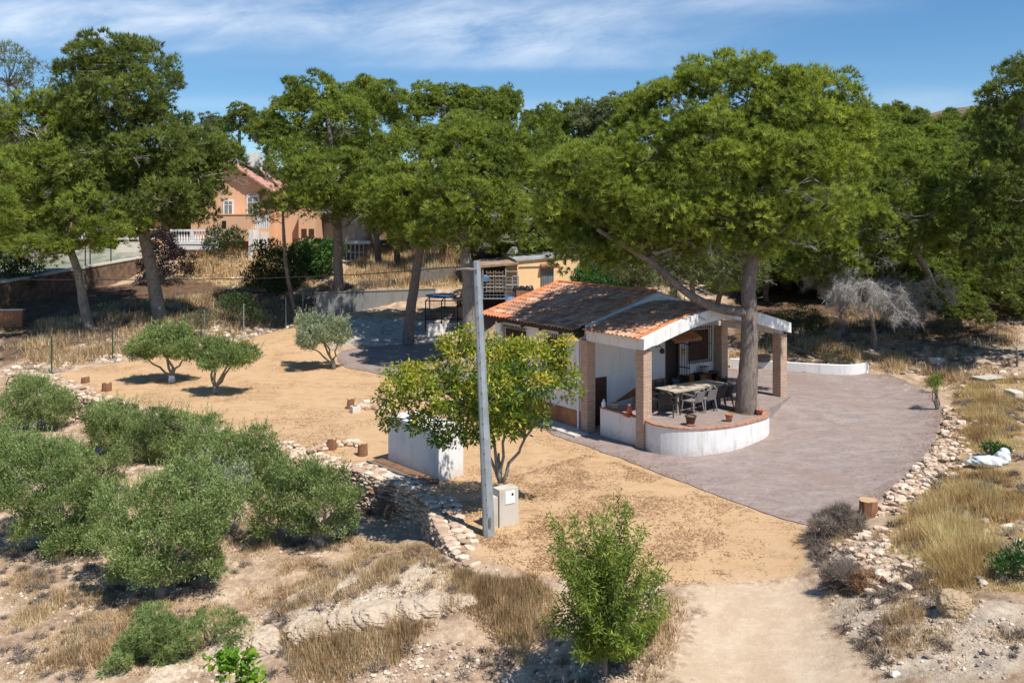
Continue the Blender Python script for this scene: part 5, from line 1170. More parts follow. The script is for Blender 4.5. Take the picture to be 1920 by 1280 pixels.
for i in range(9): fbox(mb, 470 + i*4, 403, 471 + i*4, 429, VY - 1.08, .05)
mb.build('balcony_panel', M['balustrade'], t)
mb = MB(); fbox(mb, 505, 388, 562, 470, VY + 1, 5); fbox(mb, 560, 396, 592, 470, VY + .2, 5); mb.build('side_wing', M['peach'], t)
mb = MB(); fbox(mb, 565, 429, 575, 446, VY + .17, .02); fbox(mb, 579, 429, 589, 446, VY + .17, .02); mb.build('loggia_opening', M['darkwood'], t)
mb = MB(); fbox(mb, 470, 430, 485, 470, VY - 1.2, .3); fbox(mb, 488, 436, 503, 466, VY - .1, .08); mb.build('white_door_frame', M['balustrade'], t)
# grey cottage with glazed veranda
t = thing('grey_cottage', D(650, 470, 73), 'grey rendered outbuilding with white barred veranda right of the orange villa', 'cottage')
mb = MB(); fbox(mb, 594, 418, 642, 475, 73, 4); fbox(mb, 640, 408, 690, 458, 72.5, 4); mb.build('wall', M['stucco_grey'], t)
mb = MB(); fbox(mb, 636, 452, 693, 457, 71.6, 1.2); mb.build('veranda_roof', M['paint_white'], t)
mb = MB(); fbox(mb, 641, 458, 691, 488, 72.4, .1); mb.build('veranda_glass', M['glass_grey'], t)
mb = MB()
for i in range(7): fbox(mb, 640.5 + i*8, 457, 642.5 + i*8, 489, 72.2, .1)
for y in (457, 472, 488): fbox(mb, 640, y, 692, y + 1.6, 72.15, .1)
mb.build('veranda_frame', M['balustrade'], t)
mb = MB(); fbox(mb, 592, 392, 660, 400, 72, 3); fbox(mb, 598, 400, 601, 420, 72.2, .1); mb.build('canopy', M['metal_sheet'], t)
mb = MB(); fbox(mb, 645, 392, 664, 407, 71.8, .05); tag(mb.build('green_screen', M['green_plastic']), 'small turquoise screen above the grey outbuilding', 'screen')
mb = MB(); fbox(mb, 466, 430, 472, 490, 66, .3); tag(mb.build('white_gatepost', M['balustrade']), 'slim white gatepost below the orange villa', 'gatepost')
# balustrade
BY = 66.0; t = thing('balustrade', D(360, 455, BY), 'white garden balustrade in front of the orange villa', 'balustrade')
mb = MB(); fbox(mb, 312, 430, 408, 434, BY, .25); mb.build('handrail', M['balustrade'], t); mb = MB(); fbox(mb, 312, 452, 408, 458, BY - .05, .35); fbox(mb, 312, 458, 408, 468, BY, .25); mb.build('plinth', M['balustrade'], t)
for i in range(19):
    a = D(314 + i*5.1, 452, BY); mb = MB(); h = 18 * BY / F
    if i % 9 == 0: mb.box((a[0], BY + .12, a[2] + h/2), (.26, .24, h)); mb.build('pier', M['balustrade'], t)
    else: mb.lathe((a[0], BY + .12, a[2]), [(.06, 0), (.08, h*.25), (.04, h*.5), (.035, h*.75), (.06, h)], 8); mb.build('baluster', M['balustrade'], t)
# patio (old court) with retaining wall, steps and railings
pz = 3.72; PA = [D(-90, 545, 51), D(262, 483, 65.5), D(268, 474, 67.5), D(150, 459, 67), D(-80, 459, 66), D(-100, 500, 60)]
mb = MB(); mb.prism([p[:2] for p in PA], pz - 3, [p[2] for p in PA])
M['court'] = plain('faded_green_court', (.24,.25,.19), .9, .3, 1.2, .1)
tag(mb.build('court', M['court']), 'faded green tennis court on the terrace beyond the left pines', 'court'); bpy.data.objects['court']['kind'] = 'structure'
for k_ in ('label', 'category'): del bpy.data.objects['court'][k_]
t = thing('retaining_wall', P(150, 520, pz), 'brown stone retaining wall under the old court on the left', 'wall')
a = np.array(PA[0]); b = np.array(PA[1]); d = (b - a)[:2]; c = (a + b) / 2; M['rubblewall'] = plain('brown_rubble_masonry', (.20,.13,.09), .95, .5, 3, .6, fine=12)
mb = MB(); dn = np.array((d[1], -d[0])) / np.linalg.norm(d); q4 = [a[:2], b[:2], b[:2] + dn * -.3, a[:2] + dn * -.3]; q4 = [p + dn * .32 for p in q4]; mb.prism([tuple(p) for p in q4], 0, [a[2] - .03, b[2] - .03, b[2] - .03, a[2] - .03]); mb.build('masonry', M['rubblewall'], t)
mb = MB(); q4 = [a[:2] + dn * .38, b[:2] + dn * .38, b[:2] - dn * .1, a[:2] - dn * .1]; mb.prism([tuple(p) for p in q4], [a[2] - .028, b[2] - .028, b[2] - .028, a[2] - .028], [a[2] + .09, b[2] + .09, b[2] + .09, a[2] + .09]); mb.build('coping', M['concrete_light'], t)
t = thing('court_railing', P(150, 505, pz), 'thin dark metal posts and rail along the old court', 'railing')
for px in (74, 160, 169, 208): q = a + (b - a) * ((px + 90) * 51 / ((px + 90) * 51 + (262 - px) * 65.5)); mb = MB(); mb.tube([q, q + (0, 0, 1.9)], .04, 6); mb.build('post', M['black'], t)
q0, q1 = a + (b-a)*.40, a + (b-a)*.78; mb = MB(); [mb.tube([q0 + (0, 0, z), q1 + (0, 0, z)], .01, 4) for z in (.5, 1.1, 1.7)]; mb.build('rail', M['black'], t)
t = thing('garden_steps', P(160, 470, pz), 'flight of orange tiled steps leading up behind the old court', 'steps')
for i in range(5): mb = MB(); fbox(mb, 140 - i, 478 - i*5.5, 178 - i*2, 486 - i*5.5 + 8, 66 + i*.5, .6); mb.build('step', M['tile_new'], t)
t = thing('stone_stairs', P(238, 470, pz), 'grey stone stairs beside the prickly pear', 'steps')
for i in range(5): mb = MB(); fbox(mb, 212 + i*3, 472 - i*4.5, 262 - i, 480 - i*4.5, 66 + i*.5, .6); mb.build('step', M['concrete_light'], t)
t = thing('garden_porch', D(170, 440, 72), 'pale columned garden porch half hidden by the left pines', 'porch')
for px in (152, 207, 236, 262): mb = MB(); fbox(mb, px - 3, 385, px + 3, 460, 72, .35); mb.build('column', M['white_dirty'] if px != 207 else M['cream'], t)
mb = MB(); fbox(mb, 120, 428, 300, 431, 71.8, .2); fbox(mb, 120, 446, 300, 449, 71.8, .2); mb.build('rail', M['balustrade'], t)
mb = MB(); fbox(mb, 130, 370, 290, 386, 71.5, 3); mb.build('porch_roof', M['tile_pink'], t)
mb = MB(); fbox(mb, 110, 386, 300, 470, 75, .3); mb.build('back_wall', M['peach'], t)
g_ = G(15, 612); t = thing('brick_enclosure', g_, 'low red brick enclosure in deep shade at the left edge', 'wall'); mb = MB(); mb.box((g_[0] - .6, g_[1], g_[2] + .45), (3.0, .25, 1.0)); mb.build('brick_wall', M['stump'], t); mb = MB(); mb.box((g_[0] - .6, g_[1], g_[2] + .98), (3.1, .32, .06)); mb.build('coping', M['concrete_light'], t)
# reed screen on the slope
g_ = G(830, 535); t = thing('reed_fence', g_, 'grey reed screen fence on the slope above the dog run', 'fence'); mb = MB()
for i in range(60): mb.tube([(g_[0] - 1.6 + i*.055, g_[1] + 1, g_[2] - .2), (g_[0] - 1.6 + i*.055, g_[1] + 1, g_[2] + 1.2 + .1*math.sin(i*1.7))], .028, 4)
mb.build('reeds', M['bark_grey'], t)
# far hill
hx = np.linspace(-80, 420, 70); hy = np.linspace(230, 700, 40); HX, HY = np.meshgrid(hx, hy)
hz = 8 + 55 * np.exp(-((HX - 235) / 120) ** 2 - ((HY - 430) / 120) ** 2) + 4 * (fbm(HX * .03, HY * .03, 4, 3) - .5)
M['hill'] = plain('dry_hillside', (.22,.165,.10), .95, .7, .05, .3, fine=.22)
idx = np.arange(70 * 40).reshape(40, 70); Q = np.stack([idx[:-1, :-1], idx[:-1, 1:], idx[1:, 1:], idx[1:, :-1]], -1).reshape(-1, 4)
tag(put('hills', mesh_from('hills', np.stack([HX.ravel(), HY.ravel(), hz.ravel()], 1), Q, [M['hill']], smooth=True), None, (0, 0, 0)), kind='structure')
# ================================================================== vegetation
def unit(v): return v / (np.linalg.norm(v, axis=-1, keepdims=True) + 1e-9)
def sph(n, r, zmin=-1.):
    v = unit(r.normal(0, 1, (int(n * 2.6) + 20, 3))); v = v[v[:, 2] > zmin]; return v[:n]
def lobe_clumps(lobes, cr, r, cover=1.5, zmin=-.85, fill=.25):
    """clump centres over the outside of a set of ellipsoids"""
    out = []
    for i, (c, rad) in enumerate(lobes):
        c = np.array(c); rad = np.array(rad); area = 4 * math.pi * ((rad[0]*rad[1])**1.6/3 + (rad[0]*rad[2])**1.6/3 + (rad[1]*rad[2])**1.6/3) ** (1/1.6)
        n = max(3, int(area * cover / (math.pi * cr * cr))); d = sph(n, r, zmin); f = 1 - np.abs(r.normal(0, .13, len(d)))
        p = c + d * rad * f[:, None]
        nf = int(n * fill); p2 = c + sph(nf, r) * rad * r.uniform(.3, .75, (nf, 1)); dd = np.vstack([unit(d / rad * rad.mean()), unit(p2 - c)]); p = np.vstack([p, p2]); keep = np.ones(len(p), bool)
        for j, (c2, r2) in enumerate(lobes):
            if j != i: keep &= (((p - np.array(c2)) / np.array(r2)) ** 2).sum(1) > .5
        out.append(np.c_[p[keep], dd[keep]])
    return np.vstack(out)
def needle_mesh(cl, cr, nt, L, W, r, per=5, flat=.9, up=.55, fan=.95, droop=0.):
    """cl: clump centres and outward directions; each clump a dome of small brushes of needles"""
    n = len(cl); N = n * nt; c = np.repeat(cl[:, :3], nt, 0); o = np.repeat(cl[:, 3:], nt, 0); rr = np.repeat(cr * r.uniform(.6, 1.35, n), nt)
    d = unit(unit(r.normal(0, 1, (N, 3))) + o * .45 + np.array((0, 0, .50))); f = r.uniform(.5, 1.0, N) ** .5
    p = c + d * (rr * f)[:, None] * np.array((1, 1, flat)); td = unit(d * .7 + o * .35 + np.array((0, 0, up)) + r.normal(0, .25, (N, 3)))
    P_ = np.repeat(p, per, 0) + r.normal(0, L * .12, (N * per, 3)); nd = unit(np.repeat(td, per, 0) + fan * unit(r.normal(0, 1, (N * per, 3)))); nd[:, 2] -= droop; nd = unit(nd)
    l = L * r.uniform(.6, 1.25, N * per); s = unit(np.cross(nd, np.repeat(d, per, 0) + np.array((0, 0, .25)) + r.normal(0, .38, (N * per, 3)))) * (W * r.uniform(.7, 1.3, N * per) * .5)[:, None]
    V = np.stack([P_ - s, P_ + s, P_ + nd * l[:, None]], 1).reshape(-1, 3)
    tone = np.repeat(np.repeat(r.uniform(.22, .62, n), nt) + r.normal(0, .15, N) + .14 * (f - .6), per) + r.normal(0, .07, N * per)  # outer needles lighter: new growth, plus inner shade put into the tone
    return V, np.arange(len(V)).reshape(-1, 3), np.clip(tone, 0, 1)
def leaf_mesh(cl, cr, nl, L, W, r, flat=.85, up=.35, hang=0., tone=(.2, .65), shape=.45, outw=.5):
    """four-cornered leaves in clumps"""
    n = len(cl); N = n * nl; c = np.repeat(cl[:, :3], nl, 0); o = np.repeat(cl[:, 3:], nl, 0); rr = np.repeat(cr * r.uniform(.6, 1.35, n), nl)
    d = unit(unit(r.normal(0, 1, (N, 3))) + o * .3 + np.array((0, 0, .2))); f = r.uniform(.1, 1.0, N) ** .5
    p = c + d * (rr * f)[:, None] * np.array((1, 1, flat)); nd = d * outw + r.normal(0, .5, (N, 3)) + np.array((0, 0, up - hang)); nd = unit(nd)
    l = (L * r.uniform(.6, 1.25, N))[:, None]; s = unit(np.cross(nd, d + np.array((0, 0, .3)) + r.normal(0, .45, (N, 3)))) * (W * r.uniform(.7, 1.3, N) * .5)[:, None]
    V = np.stack([p, p + nd * l * shape + s, p + nd * l, p + nd * l * shape - s], 1).reshape(-1, 3)
    t = np.repeat(r.uniform(tone[0], tone[1], n), nl) + r.normal(0, .14, N) + .12 * (f - .6)  # inner leaves toned darker: shade within the clump put into the colour
    return V, np.arange(len(V)).reshape(-1, 4), np.clip(t, 0, 1)
def foliage(name, V, T, A, org, mat, parent):
    me = mesh_from(name, V - org, T, [mat], attrs={'tone': ('FACE', A)}); return put(name, me, parent)
def bezier_ish(a, b, sag, n=5, r=None, wob=.0):
    a = np.array(a); b = np.array(b); out = []
    for i in range(n + 1):
        f = i / n; p = a * (1 - f) + b * f; p = p + np.array((0, 0, -sag * 4 * f * (1 - f)))
        if r is not None and 0 < i < n: p = p + r.normal(0, wob, 3)
        out.append(p)
    return out
def wood(mb, trunk, tr, lobes, cl, r, limb=.25, ntw=60, twl=1., k=10, zmin=-1e9):
    trunk = [np.array(p, float) for p in trunk]; mb.tube(smooth_open(np.array(trunk), 2), np.interp(np.linspace(0, 1, len(smooth_open(np.array(trunk), 2))), np.linspace(0, 1, len(tr)), tr), k, wob=.07, rng=r)
    ts = smooth_open(np.array(trunk), 2)
    for c, rad in lobes:
        c = np.array(c); zt = min(max(zmin, c[2] - abs(np.hypot(*(c[:2] - ts[-1][:2]))) * .45 - rad[2] * .2, ts[len(ts)//2][2]), ts[-1][2]); i = int(np.argmin(np.abs(ts[:, 2] - zt)))
        a = ts[i]; L = np.linalg.norm(c - a)
        if L < .4: continue
        rr = limb * min(1, .35 + L * .08); pts = bezier_ish(a, c, L * .06, 5, r, L * .03); mb.tube(pts, np.linspace(rr, rr * .35, 6), 7)
    for j in r.choice(len(cl), min(ntw, len(cl)), replace=False):
        q = cl[j, :3]; k_ = int(np.argmin([np.linalg.norm((q - np.array(c)) / np.array(rad)) for c, rad in lobes])); c = np.array(lobes[k_][0])
        pts = bezier_ish(c + (q - c) * .05, q, np.linalg.norm(q - c) * .08, 3, r, .06); mb.tube(pts, np.linspace(limb * .22, .012, 4), 4, caps=False)
def px_lobes(L, Y): return [(np.array(D(x, y, Y + dy)), np.array((rx * Y / F, (rd if rd else rx) * Y / F, ry * Y / F))) for (x, y, rx, ry, dy, rd) in [(l + (0,) * (6 - len(l))) for l in L]]
def break_lobes(lobes, r, n=5, k=.52):             # each big lobe becomes a bunch of smaller ones, so that the crown is knobbly
    out = []
    for c, rad in lobes:
        out.append((c, rad * .72)); d = sph(n, r, -.35)
        for q in d: out.append((c + q * rad * r.uniform(.5, .8), rad * k * r.uniform(.6, 1.25)))
    return out
def pine(label, Y, L, trunk_px, tr, seed, mat='pine', cr=.5, nt=26, nl=.26, nw=.036, cover=1.3, group=None, per=5, n_lobe=5, bark='bark', zb=None, ntw=80, dead=0, name='pine_tree', base=None, fill=.2, limb=.22, droop=0., ylimb=None, zmin=-.85):
    r = np.random.default_rng(seed); lobes0 = px_lobes(L, Y); lobes = break_lobes(lobes0, r, n_lobe)
    tp = [D(x, y, Y + (q[0] if q else 0)) for x, y, *q in trunk_px]; b = np.array(tp[0]); b[2] = min(b[2], TH(b[0], b[1])[0])
    tp[0] = tuple(b - (0, 0, .1)); t = thing(name, b, label, 'tree', group)
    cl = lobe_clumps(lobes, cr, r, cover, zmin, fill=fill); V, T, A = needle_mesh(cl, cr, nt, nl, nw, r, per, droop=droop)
    foliage('crown', V, T, A, b, M[mat], t); mb = MB(); wood(mb, tp, tr, lobes0, cl, r, limb, ntw, zmin=D(0, ylimb, Y)[2] if ylimb else -1e9); mb.build('trunk', M[bark], t, True)
    if dead:
        mb = MB()
        for i in range(dead):
            j = r.integers(0, len(lobes0)); c, rad = lobes0[j]; d = sph(1, r, -1)[0]; d[2] = -abs(d[2]) * .8; p = c + d * rad * r.uniform(.4, .8); q = c + d * rad * r.uniform(.95, 1.25)
            twig(mb, p, q - p, r, 3, .016)
        if mb.n: mb.build('dead_twigs', M['deadwood'], t)['kind'] = 'stuff'
    return t
def twig(mb, a, d, r, depth, w):
    L = np.linalg.norm(d); b = a + d; mb.tube([a, (a + b) / 2 + r.normal(0, L * .05, 3), b], [w, w * .8, w * .5], 3, caps=False)
    if depth > 0:
        for i in range(3):
            f = r.uniform(.35, 1); twig(mb, a + d * f, (unit(unit(d) + r.normal(0, .5, 3))) * L * r.uniform(.45, .7), r, depth - 1, w * .6)

# --- the great pine on the terrace
def great_pine():
    Y = 28.9; t = pine('huge spreading green pine growing through the porch terrace', Y,
     [(l[0], l[1], l[2], l[3], l[4] * .55 + 1.0, *l[5:]) for l in [(1330,265,90,50,-1.5),(1450,255,90,55,-1.5),(1400,190,120,75,1,110),(1345,180,60,40,1),(1450,175,60,40,1),(1240,235,60,45,1),(1290,215,95,65,1.5),(1500,215,95,80,1.2),(1215,300,95,80,-.5),(1350,300,120,80,-2.2,100),(1480,310,110,85,-1.8,90),(1580,300,55,100,1),(1110,345,75,60,-1),(1130,430,90,55,-.8,70),(1070,400,40,55,-.5),
      (1230,400,85,60,-2.5),(1340,405,90,60,-3,80),(1465,400,85,55,-2.5,70),(1400,450,75,40,-1.5),(1190,460,60,30,-1.5),(1545,385,60,50,.5),(1395,300,150,120,2.5,130),(1150,480,60,28,1.5),(1230,470,55,26,1.5),(1290,455,50,35,-2.5),(1100,480,40,24,-.5),(1340,470,50,28,-1),(1480,450,60,40,-1.5),(1060,350,40,40,-.5),(1430,350,90,60,-2.8,70)]],
     [(1397,790),(1399,740,-.1),(1404,680,0),(1406,600,0),(1402,540,.1),(1412,480,.2),(1420,400,.5),(1415,300,1)], [.44,.37,.32,.27,.245,.22,.16,.06], 11, 'pine', .60, 44, nl=.19, nw=.030, cover=.93, n_lobe=7, fill=.05, ntw=200, limb=.10, dead=50, per=17, ylimb=425, zmin=-.5)
    mb = MB(); pts = smooth_open(np.array([D(1395,585,Y), D(1350,580,Y-.2), D(1305,562,Y-.2), D(1262,528,Y-.1), D(1235,500,Y), D(1205,480,Y), D(1160,455,Y), D(1120,430,Y-.5)]), 2)
    mb.tube(pts, np.linspace(.17, .07, len(pts)), 9, wob=.08, rng=np.random.default_rng(5))
    r = np.random.default_rng(8)
    for a in ((1402,470),(1408,420)):
        for b in ((1340,430),(1480,420)): mb.tube(bezier_ish(D(*a, Y), D(*b, Y - 1), .1, 5, r, .05), np.linspace(.09, .03, 6), 6)
    for i in range(7): y = 520 + i*14 + r.uniform(-5, 5); s_ = 1 if i % 2 else -1; twig(mb, np.array(D(1404, y, Y)), np.array((s_ * .45, -.1, .05)), r, 0, .025)
    for q in ((1310,565),(1285,548),(1240,505)): twig(mb, np.array(D(*q, Y-.2)), np.array((-.1, -.1, -.5)), r, 2, .018)
    mb.build('low_limb', M['bark'], t, True)
    c = P(1400, 772, FLOOR + .004); mb = MB(); rg = np.random.default_rng(2); k = 22; mb.add([(c[0] + .62*rg.uniform(.8, 1.15)*math.cos(j*6.283/k), c[1] + .48*rg.uniform(.8, 1.15)*math.sin(j*6.283/k), c[2]) for j in range(k)], [tuple(range(k))]); mb.build('root_litter', M['litter_soil'], t)
    return t
M['litter_soil'] = plain('needle_covered_soil', (.20,.15,.075), .95, .45, 5, .4)
great_pine()

# --- left group
pine('tallest pine on the left with a straight grey trunk and layered crown', 52,
     [(235,125,85,52,0),(170,150,50,45,1),(300,150,45,40,1),(205,215,95,55,-1.5),(300,235,50,40,0),(130,235,60,50,0),(250,290,85,45,-2),(330,290,60,40,-1),(370,335,60,55,-2),(375,285,28,28,0),(190,330,70,45,-2),(310,380,70,40,-3),(365,390,42,32,-1),(120,300,60,45,1),(260,410,60,25,-2.5),(250,180,70,50,0),(180,270,60,40,0),(240,240,60,40,1),(300,320,60,30,0),(340,350,70,40,0),(385,335,30,30,0)],
     [(302,600),(293,560),(283,500),(270,440),(262,380),(250,300),(240,200),(236,130)], [.48,.40,.36,.33,.30,.25,.15,.06], 21, 'pine_dark', .68, 26, per=12, nl=.28, nw=.048, cover=1.1, n_lobe=5, limb=.22, dead=22, bark='bark_grey', fill=.12)
pine('pine with a curved leaning trunk and thin greyish crown at the left', 50,
     [(60,240,60,45,1),(110,205,50,40,2),(40,310,60,45,0),(120,330,70,50,-1),(60,380,70,40,-1),(170,385,60,35,-2),(215,430,55,22,-2.5),(130,410,70,30,-1),(20,220,50,45,1),(150,260,45,50,0),(80,300,60,50,1),(180,340,50,40,0),(20,380,50,40,1),(70,462,52,22,-2.5),(112,475,38,20,-3),(40,468,28,16,-2.5),(152,452,46,18,-2.5)],
     [(178,632),(165,610),(155,560),(150,520),(133,470),(118,440),(105,390),(95,320),(85,240)], [.34,.30,.28,.24,.21,.19,.15,.11,.05], 22, 'pine', .56, 20, per=12, nl=.28, nw=.044, cover=1.0, limb=.13, dead=60, bark='bark_grey', fill=.1)
pine('wispy blue-green pine at the top left corner', 66, [(15,160,55,70,0),(60,190,45,60,1),(-30,130,60,60,0),(30,260,60,60,0)], [(20,520),(25,400),(30,250),(30,140)], [.35,.3,.18,.05], 24, 'pine_grey', .7, 16, nl=.36, nw=.05, cover=.7, dead=0, fill=.05)
pine('bright green pine edge cut off by the left border of the photo', 40, [(-25,395,42,60,0),(-40,330,50,60,1),(-15,440,30,30,0)], [(-50,640),(-45,540),(-30,420)], [.25,.2,.08], 25, 'pine', .45, 55, nl=.22, nw=.03, cover=1.2)
# --- middle group in front of the villa
pine('pine with a straight trunk rising in front of the grey concrete wall', 54,
     [(555,235,60,48,1),(600,185,60,42,2),(640,240,80,55,0),(575,305,64,38,-1),(522,262,34,34,1),(640,330,80,48,-2),(700,300,60,60,0),(610,385,55,32,-2.5),(680,390,55,40,-1),(590,340,60,30,-2)],
     [(640,612),(636,560),(634,500),(634,440),(630,380),(622,280),(612,200)], [.36,.32,.30,.28,.25,.16,.06], 31, 'pine', .66, 26, per=12, nl=.28, nw=.048, cover=1.05, dead=12, limb=.18, fill=.12)
pine('slender dark pine with a thin crooked trunk behind the wire fence', 55, [(530,375,48,24,0),(500,400,35,16,0),(570,385,40,18,0)], [(556,590),(548,560),(535,500),(532,440),(530,390)], [.16,.14,.12,.10,.04], 32, 'pine_dark', .42, 20, nl=.24, nw=.034, cover=1.0, dead=24, limb=.07, name='pine_tree')
pine('light green pine with a forked dark trunk left of the steel pole', 49,
     [(760,385,75,45,-1),(830,400,65,40,-1),(725,410,45,30,-1),(800,350,50,35,0),(780,440,65,22,-1),(720,375,40,25,0)],
     [(765,634),(768,590),(778,530),(785,480),(795,440),(800,390)], [.36,.31,.27,.25,.18,.07], 33, 'pine', .56, 26, per=12, nl=.26, nw=.044, cover=1.1, dead=16, limb=.2)
pine('tall pine with a stout pale trunk directly behind the steel pole', 43,
     [(870,300,75,50,0),(930,330,60,60,0),(840,350,50,40,-1),(890,390,75,45,-2),(950,400,50,40,-.5),(870,440,70,28,-1.5),(900,260,60,40,2),(960,300,40,50,1)],
     [(882,668),(881,610),(880,560),(879,510),(870,470),(880,420),(890,320)], [.42,.38,.37,.35,.22,.18,.06], 34, 'pine', .54, 26, per=12, nl=.24, nw=.040, cover=1.05, dead=22, limb=.2, bark='bark_grey')
# --- right side
pine('sprawling light green pine with grey dead twigs right of the great pine', 39,
     [(1600,440,60,45,-1),(1660,400,60,45,0),(1560,480,45,35,-1),(1700,340,60,60,1),(1740,420,50,45,0),(1640,330,50,50,2),(1780,390,40,50,0),(1660,290,50,60,3),(1720,450,50,25,0),(1530,430,35,40,-.5),(1510,500,30,25,-.5),(1790,450,50,30,1),(1580,520,40,22,0),(1640,480,50,24,-.5),(1830,330,40,40,1)],
     [(1760,560,6),(1745,520,4),(1710,460,1),(1660,400)], [.20,.18,.14,.05], 41, 'pine', .52, 24, per=12, nl=.22, nw=.036, cover=1.0, dead=110, limb=.09, ylimb=430, bark='bark_grey', fill=.1)
pine('dark pine overhanging the right edge of the photo', 36,
     [(1900,180,55,50,0),(1870,250,50,40,1),(1920,270,70,60,0),(1870,340,60,50,0),(1930,370,70,60,-1),(1850,410,45,40,0),(1890,460,60,35,-1),(1840,480,40,30,0),(1900,510,50,28,-1.5),(1960,460,70,60,0),(1960,150,60,60,0)],
     [(1960,700),(1955,620),(1940,500),(1930,350),(1915,200)], [.34,.3,.26,.2,.07], 42, 'pine_dark', .50, 24, per=12, nl=.22, nw=.036, cover=1.05, dead=14, limb=.16, fill=.1)
pine('feathery grey-green young pine drooping behind the house roof', 41, [(1190,500,50,26,0),(1260,520,50,26,0),(1350,480,50,34,0),(1400,520,34,26,.5),(1215,470,50,30,0),(1280,490,55,40,0),(1330,510,40,35,0),(1160,485,45,25,0),(1240,530,45,25,-.3),(1380,490,40,40,1),(1310,450,60,30,1)], [(1300,600),(1300,540),(1290,480)], [.16,.13,.06], 43, 'pine_grey', .46, 26, nl=.28, nw=.028, cover=1.25, dead=70, limb=.06, bark='bark_grey', droop=.35, n_lobe=5)
# --- seen trees of the wood behind, and low dark pines added for shade
back = [(450,225,45,30,90,'dark'),(415,290,50,45,86,'pine'),(400,240,35,25,100,'grey'),(690,190,60,42,72,'pine'),(745,205,60,48,68,'pine'),(830,190,70,42,70,'pine'),(905,200,60,45,70,'pine'),(945,225,50,55,72,'pine'),(1000,260,55,60,66,'pine'),
        (870,250,80,50,64,'pine'),(790,270,70,50,62,'pine'),(980,350,60,60,58,'pine'),(1030,320,50,55,60,'pine'),(1075,235,55,50,76,'pine'),(1130,225,60,42,72,'grey'),(1185,225,55,45,70,'pine'),(1060,300,60,60,64,'pine'),(1150,300,60,60,60,'pine'),
        (1000,430,60,45,60,'dark'),(1080,430,60,45,58,'dark'),(940,420,60,40,64,'dark'),(1620,250,55,45,60,'pine'),(1680,270,60,45,66,'pine'),(1740,275,60,38,72,'pine'),(1790,290,60,42,68,'pine'),(1840,300,60,45,60,'pine'),
        (1790,340,60,55,54,'pine'),(1840,380,60,60,50,'dark'),(1720,235,40,22,95,'dark'),(1650,220,35,22,85,'pine'),(1560,220,50,40,74,'pine'),(1880,330,70,60,56,'dark'),(1690,470,80,60,52,'dark'),(1560,500,70,60,50,'dark'),(1450,470,70,50,54,'dark'),(1820,490,70,60,50,'dark'),
        (1000,225,30,22,90,'dark'),(1040,228,40,20,95,'dark'),(640,200,50,30,80,'pine'),(560,190,45,28,76,'pine'),(500,245,45,35,72,'pine'),(360,275,45,30,88,'grey'),(310,330,60,50,82,'dark'),(60,330,80,70,78,'dark'),(150,360,70,60,80,'dark'),(-30,300,80,80,76,'dark'),(640,290,60,60,78,'pine'),(710,320,60,60,66,'pine'),(560,280,50,40,82,'dark'),(1690,500,60,40,47,'dark'),(1760,520,60,40,45,'dark'),(1850,540,70,40,44,'dark'),(1935,560,70,50,42,'dark'),(1640,500,50,36,49,'dark'),(1580,450,60,40,48,'pine'),(1430,420,60,40,52,'dark'),(130,300,60,50,66,'pine'),(80,420,60,30,70,'dark'),(200,400,50,30,74,'dark'),(-20,430,60,50,62,'dark'),(1260,490,70,40,48,'dark'),(1350,520,60,36,47,'dark'),(1440,500,60,36,49,'dark'),(1180,490,50,34,52,'dark'),(1730,560,54,34,42,'dark'),(1800,575,54,34,41,'dark')]
def zone(x, y):
    p = CX + x * F / y
    for lim, txt in ((330, 'in the wood behind the old court on the left'), (560, 'in the wood above the orange villa roof'), (760, 'in the wood above the grey outbuilding'), (1000, 'in the wood behind the pines near the steel pole'), (1220, 'in the wood between the ochre shed and the great pine'), (1580, 'in the wood hidden behind the great pine'), (1760, 'in the wood above the bleached dead tree')):
        if p < lim: return txt
    return 'in the wood at the right edge below the far hill'
protos = {}
def proto_pine(kind, k):
    r = np.random.default_rng(500 + k + 10 * hash_kind[kind]); lobes = [(np.array((0, 0, -.3)), np.array((1.9, 1.9, 1.9)))] + [(np.array((q[0]*1.7, q[1]*1.7, q[2]*1.7 - .2)), np.array((1, 1, .9)) * r.uniform(.9, 1.4)) for q in sph(8, r, -.5)]
    lb = break_lobes(lobes, r, 3); cl = lobe_clumps(lb, .46, r, 1.05, fill=.1); V, T, A = needle_mesh(cl, .46, 17, .26, .050, r, 10)
    cm = mesh_from('crown', V, T, [M[{'pine': 'pine', 'dark': 'pine_dark', 'grey': 'pine_grey'}[kind]]], attrs={'tone': ('FACE', A)})
    mb = MB(); wood(mb, [(0, 0, -1), (0, 0, 0), (0, 0, .6)], [.16, .14, .04], lobes[1:], cl, r, .10, 30)
    sm_ = MB(); sm_.tube([(0, 0, -8), (.25, .1, -5), (-.1, 0, -2), (0, 0, -.2)], [.3, .26, .22, .14], 8)
    return cm, mesh_from('trunk', np.array(sm_.v), sm_.f, [M['bark']], smooth=True), mesh_from('branches', np.array(mb.v), mb.f, [M['bark']], smooth=True)
hash_kind = {'pine': 1, 'dark': 2, 'grey': 3}
names_ = {'pine': 'green', 'dark': 'dark', 'grey': 'greyish'}
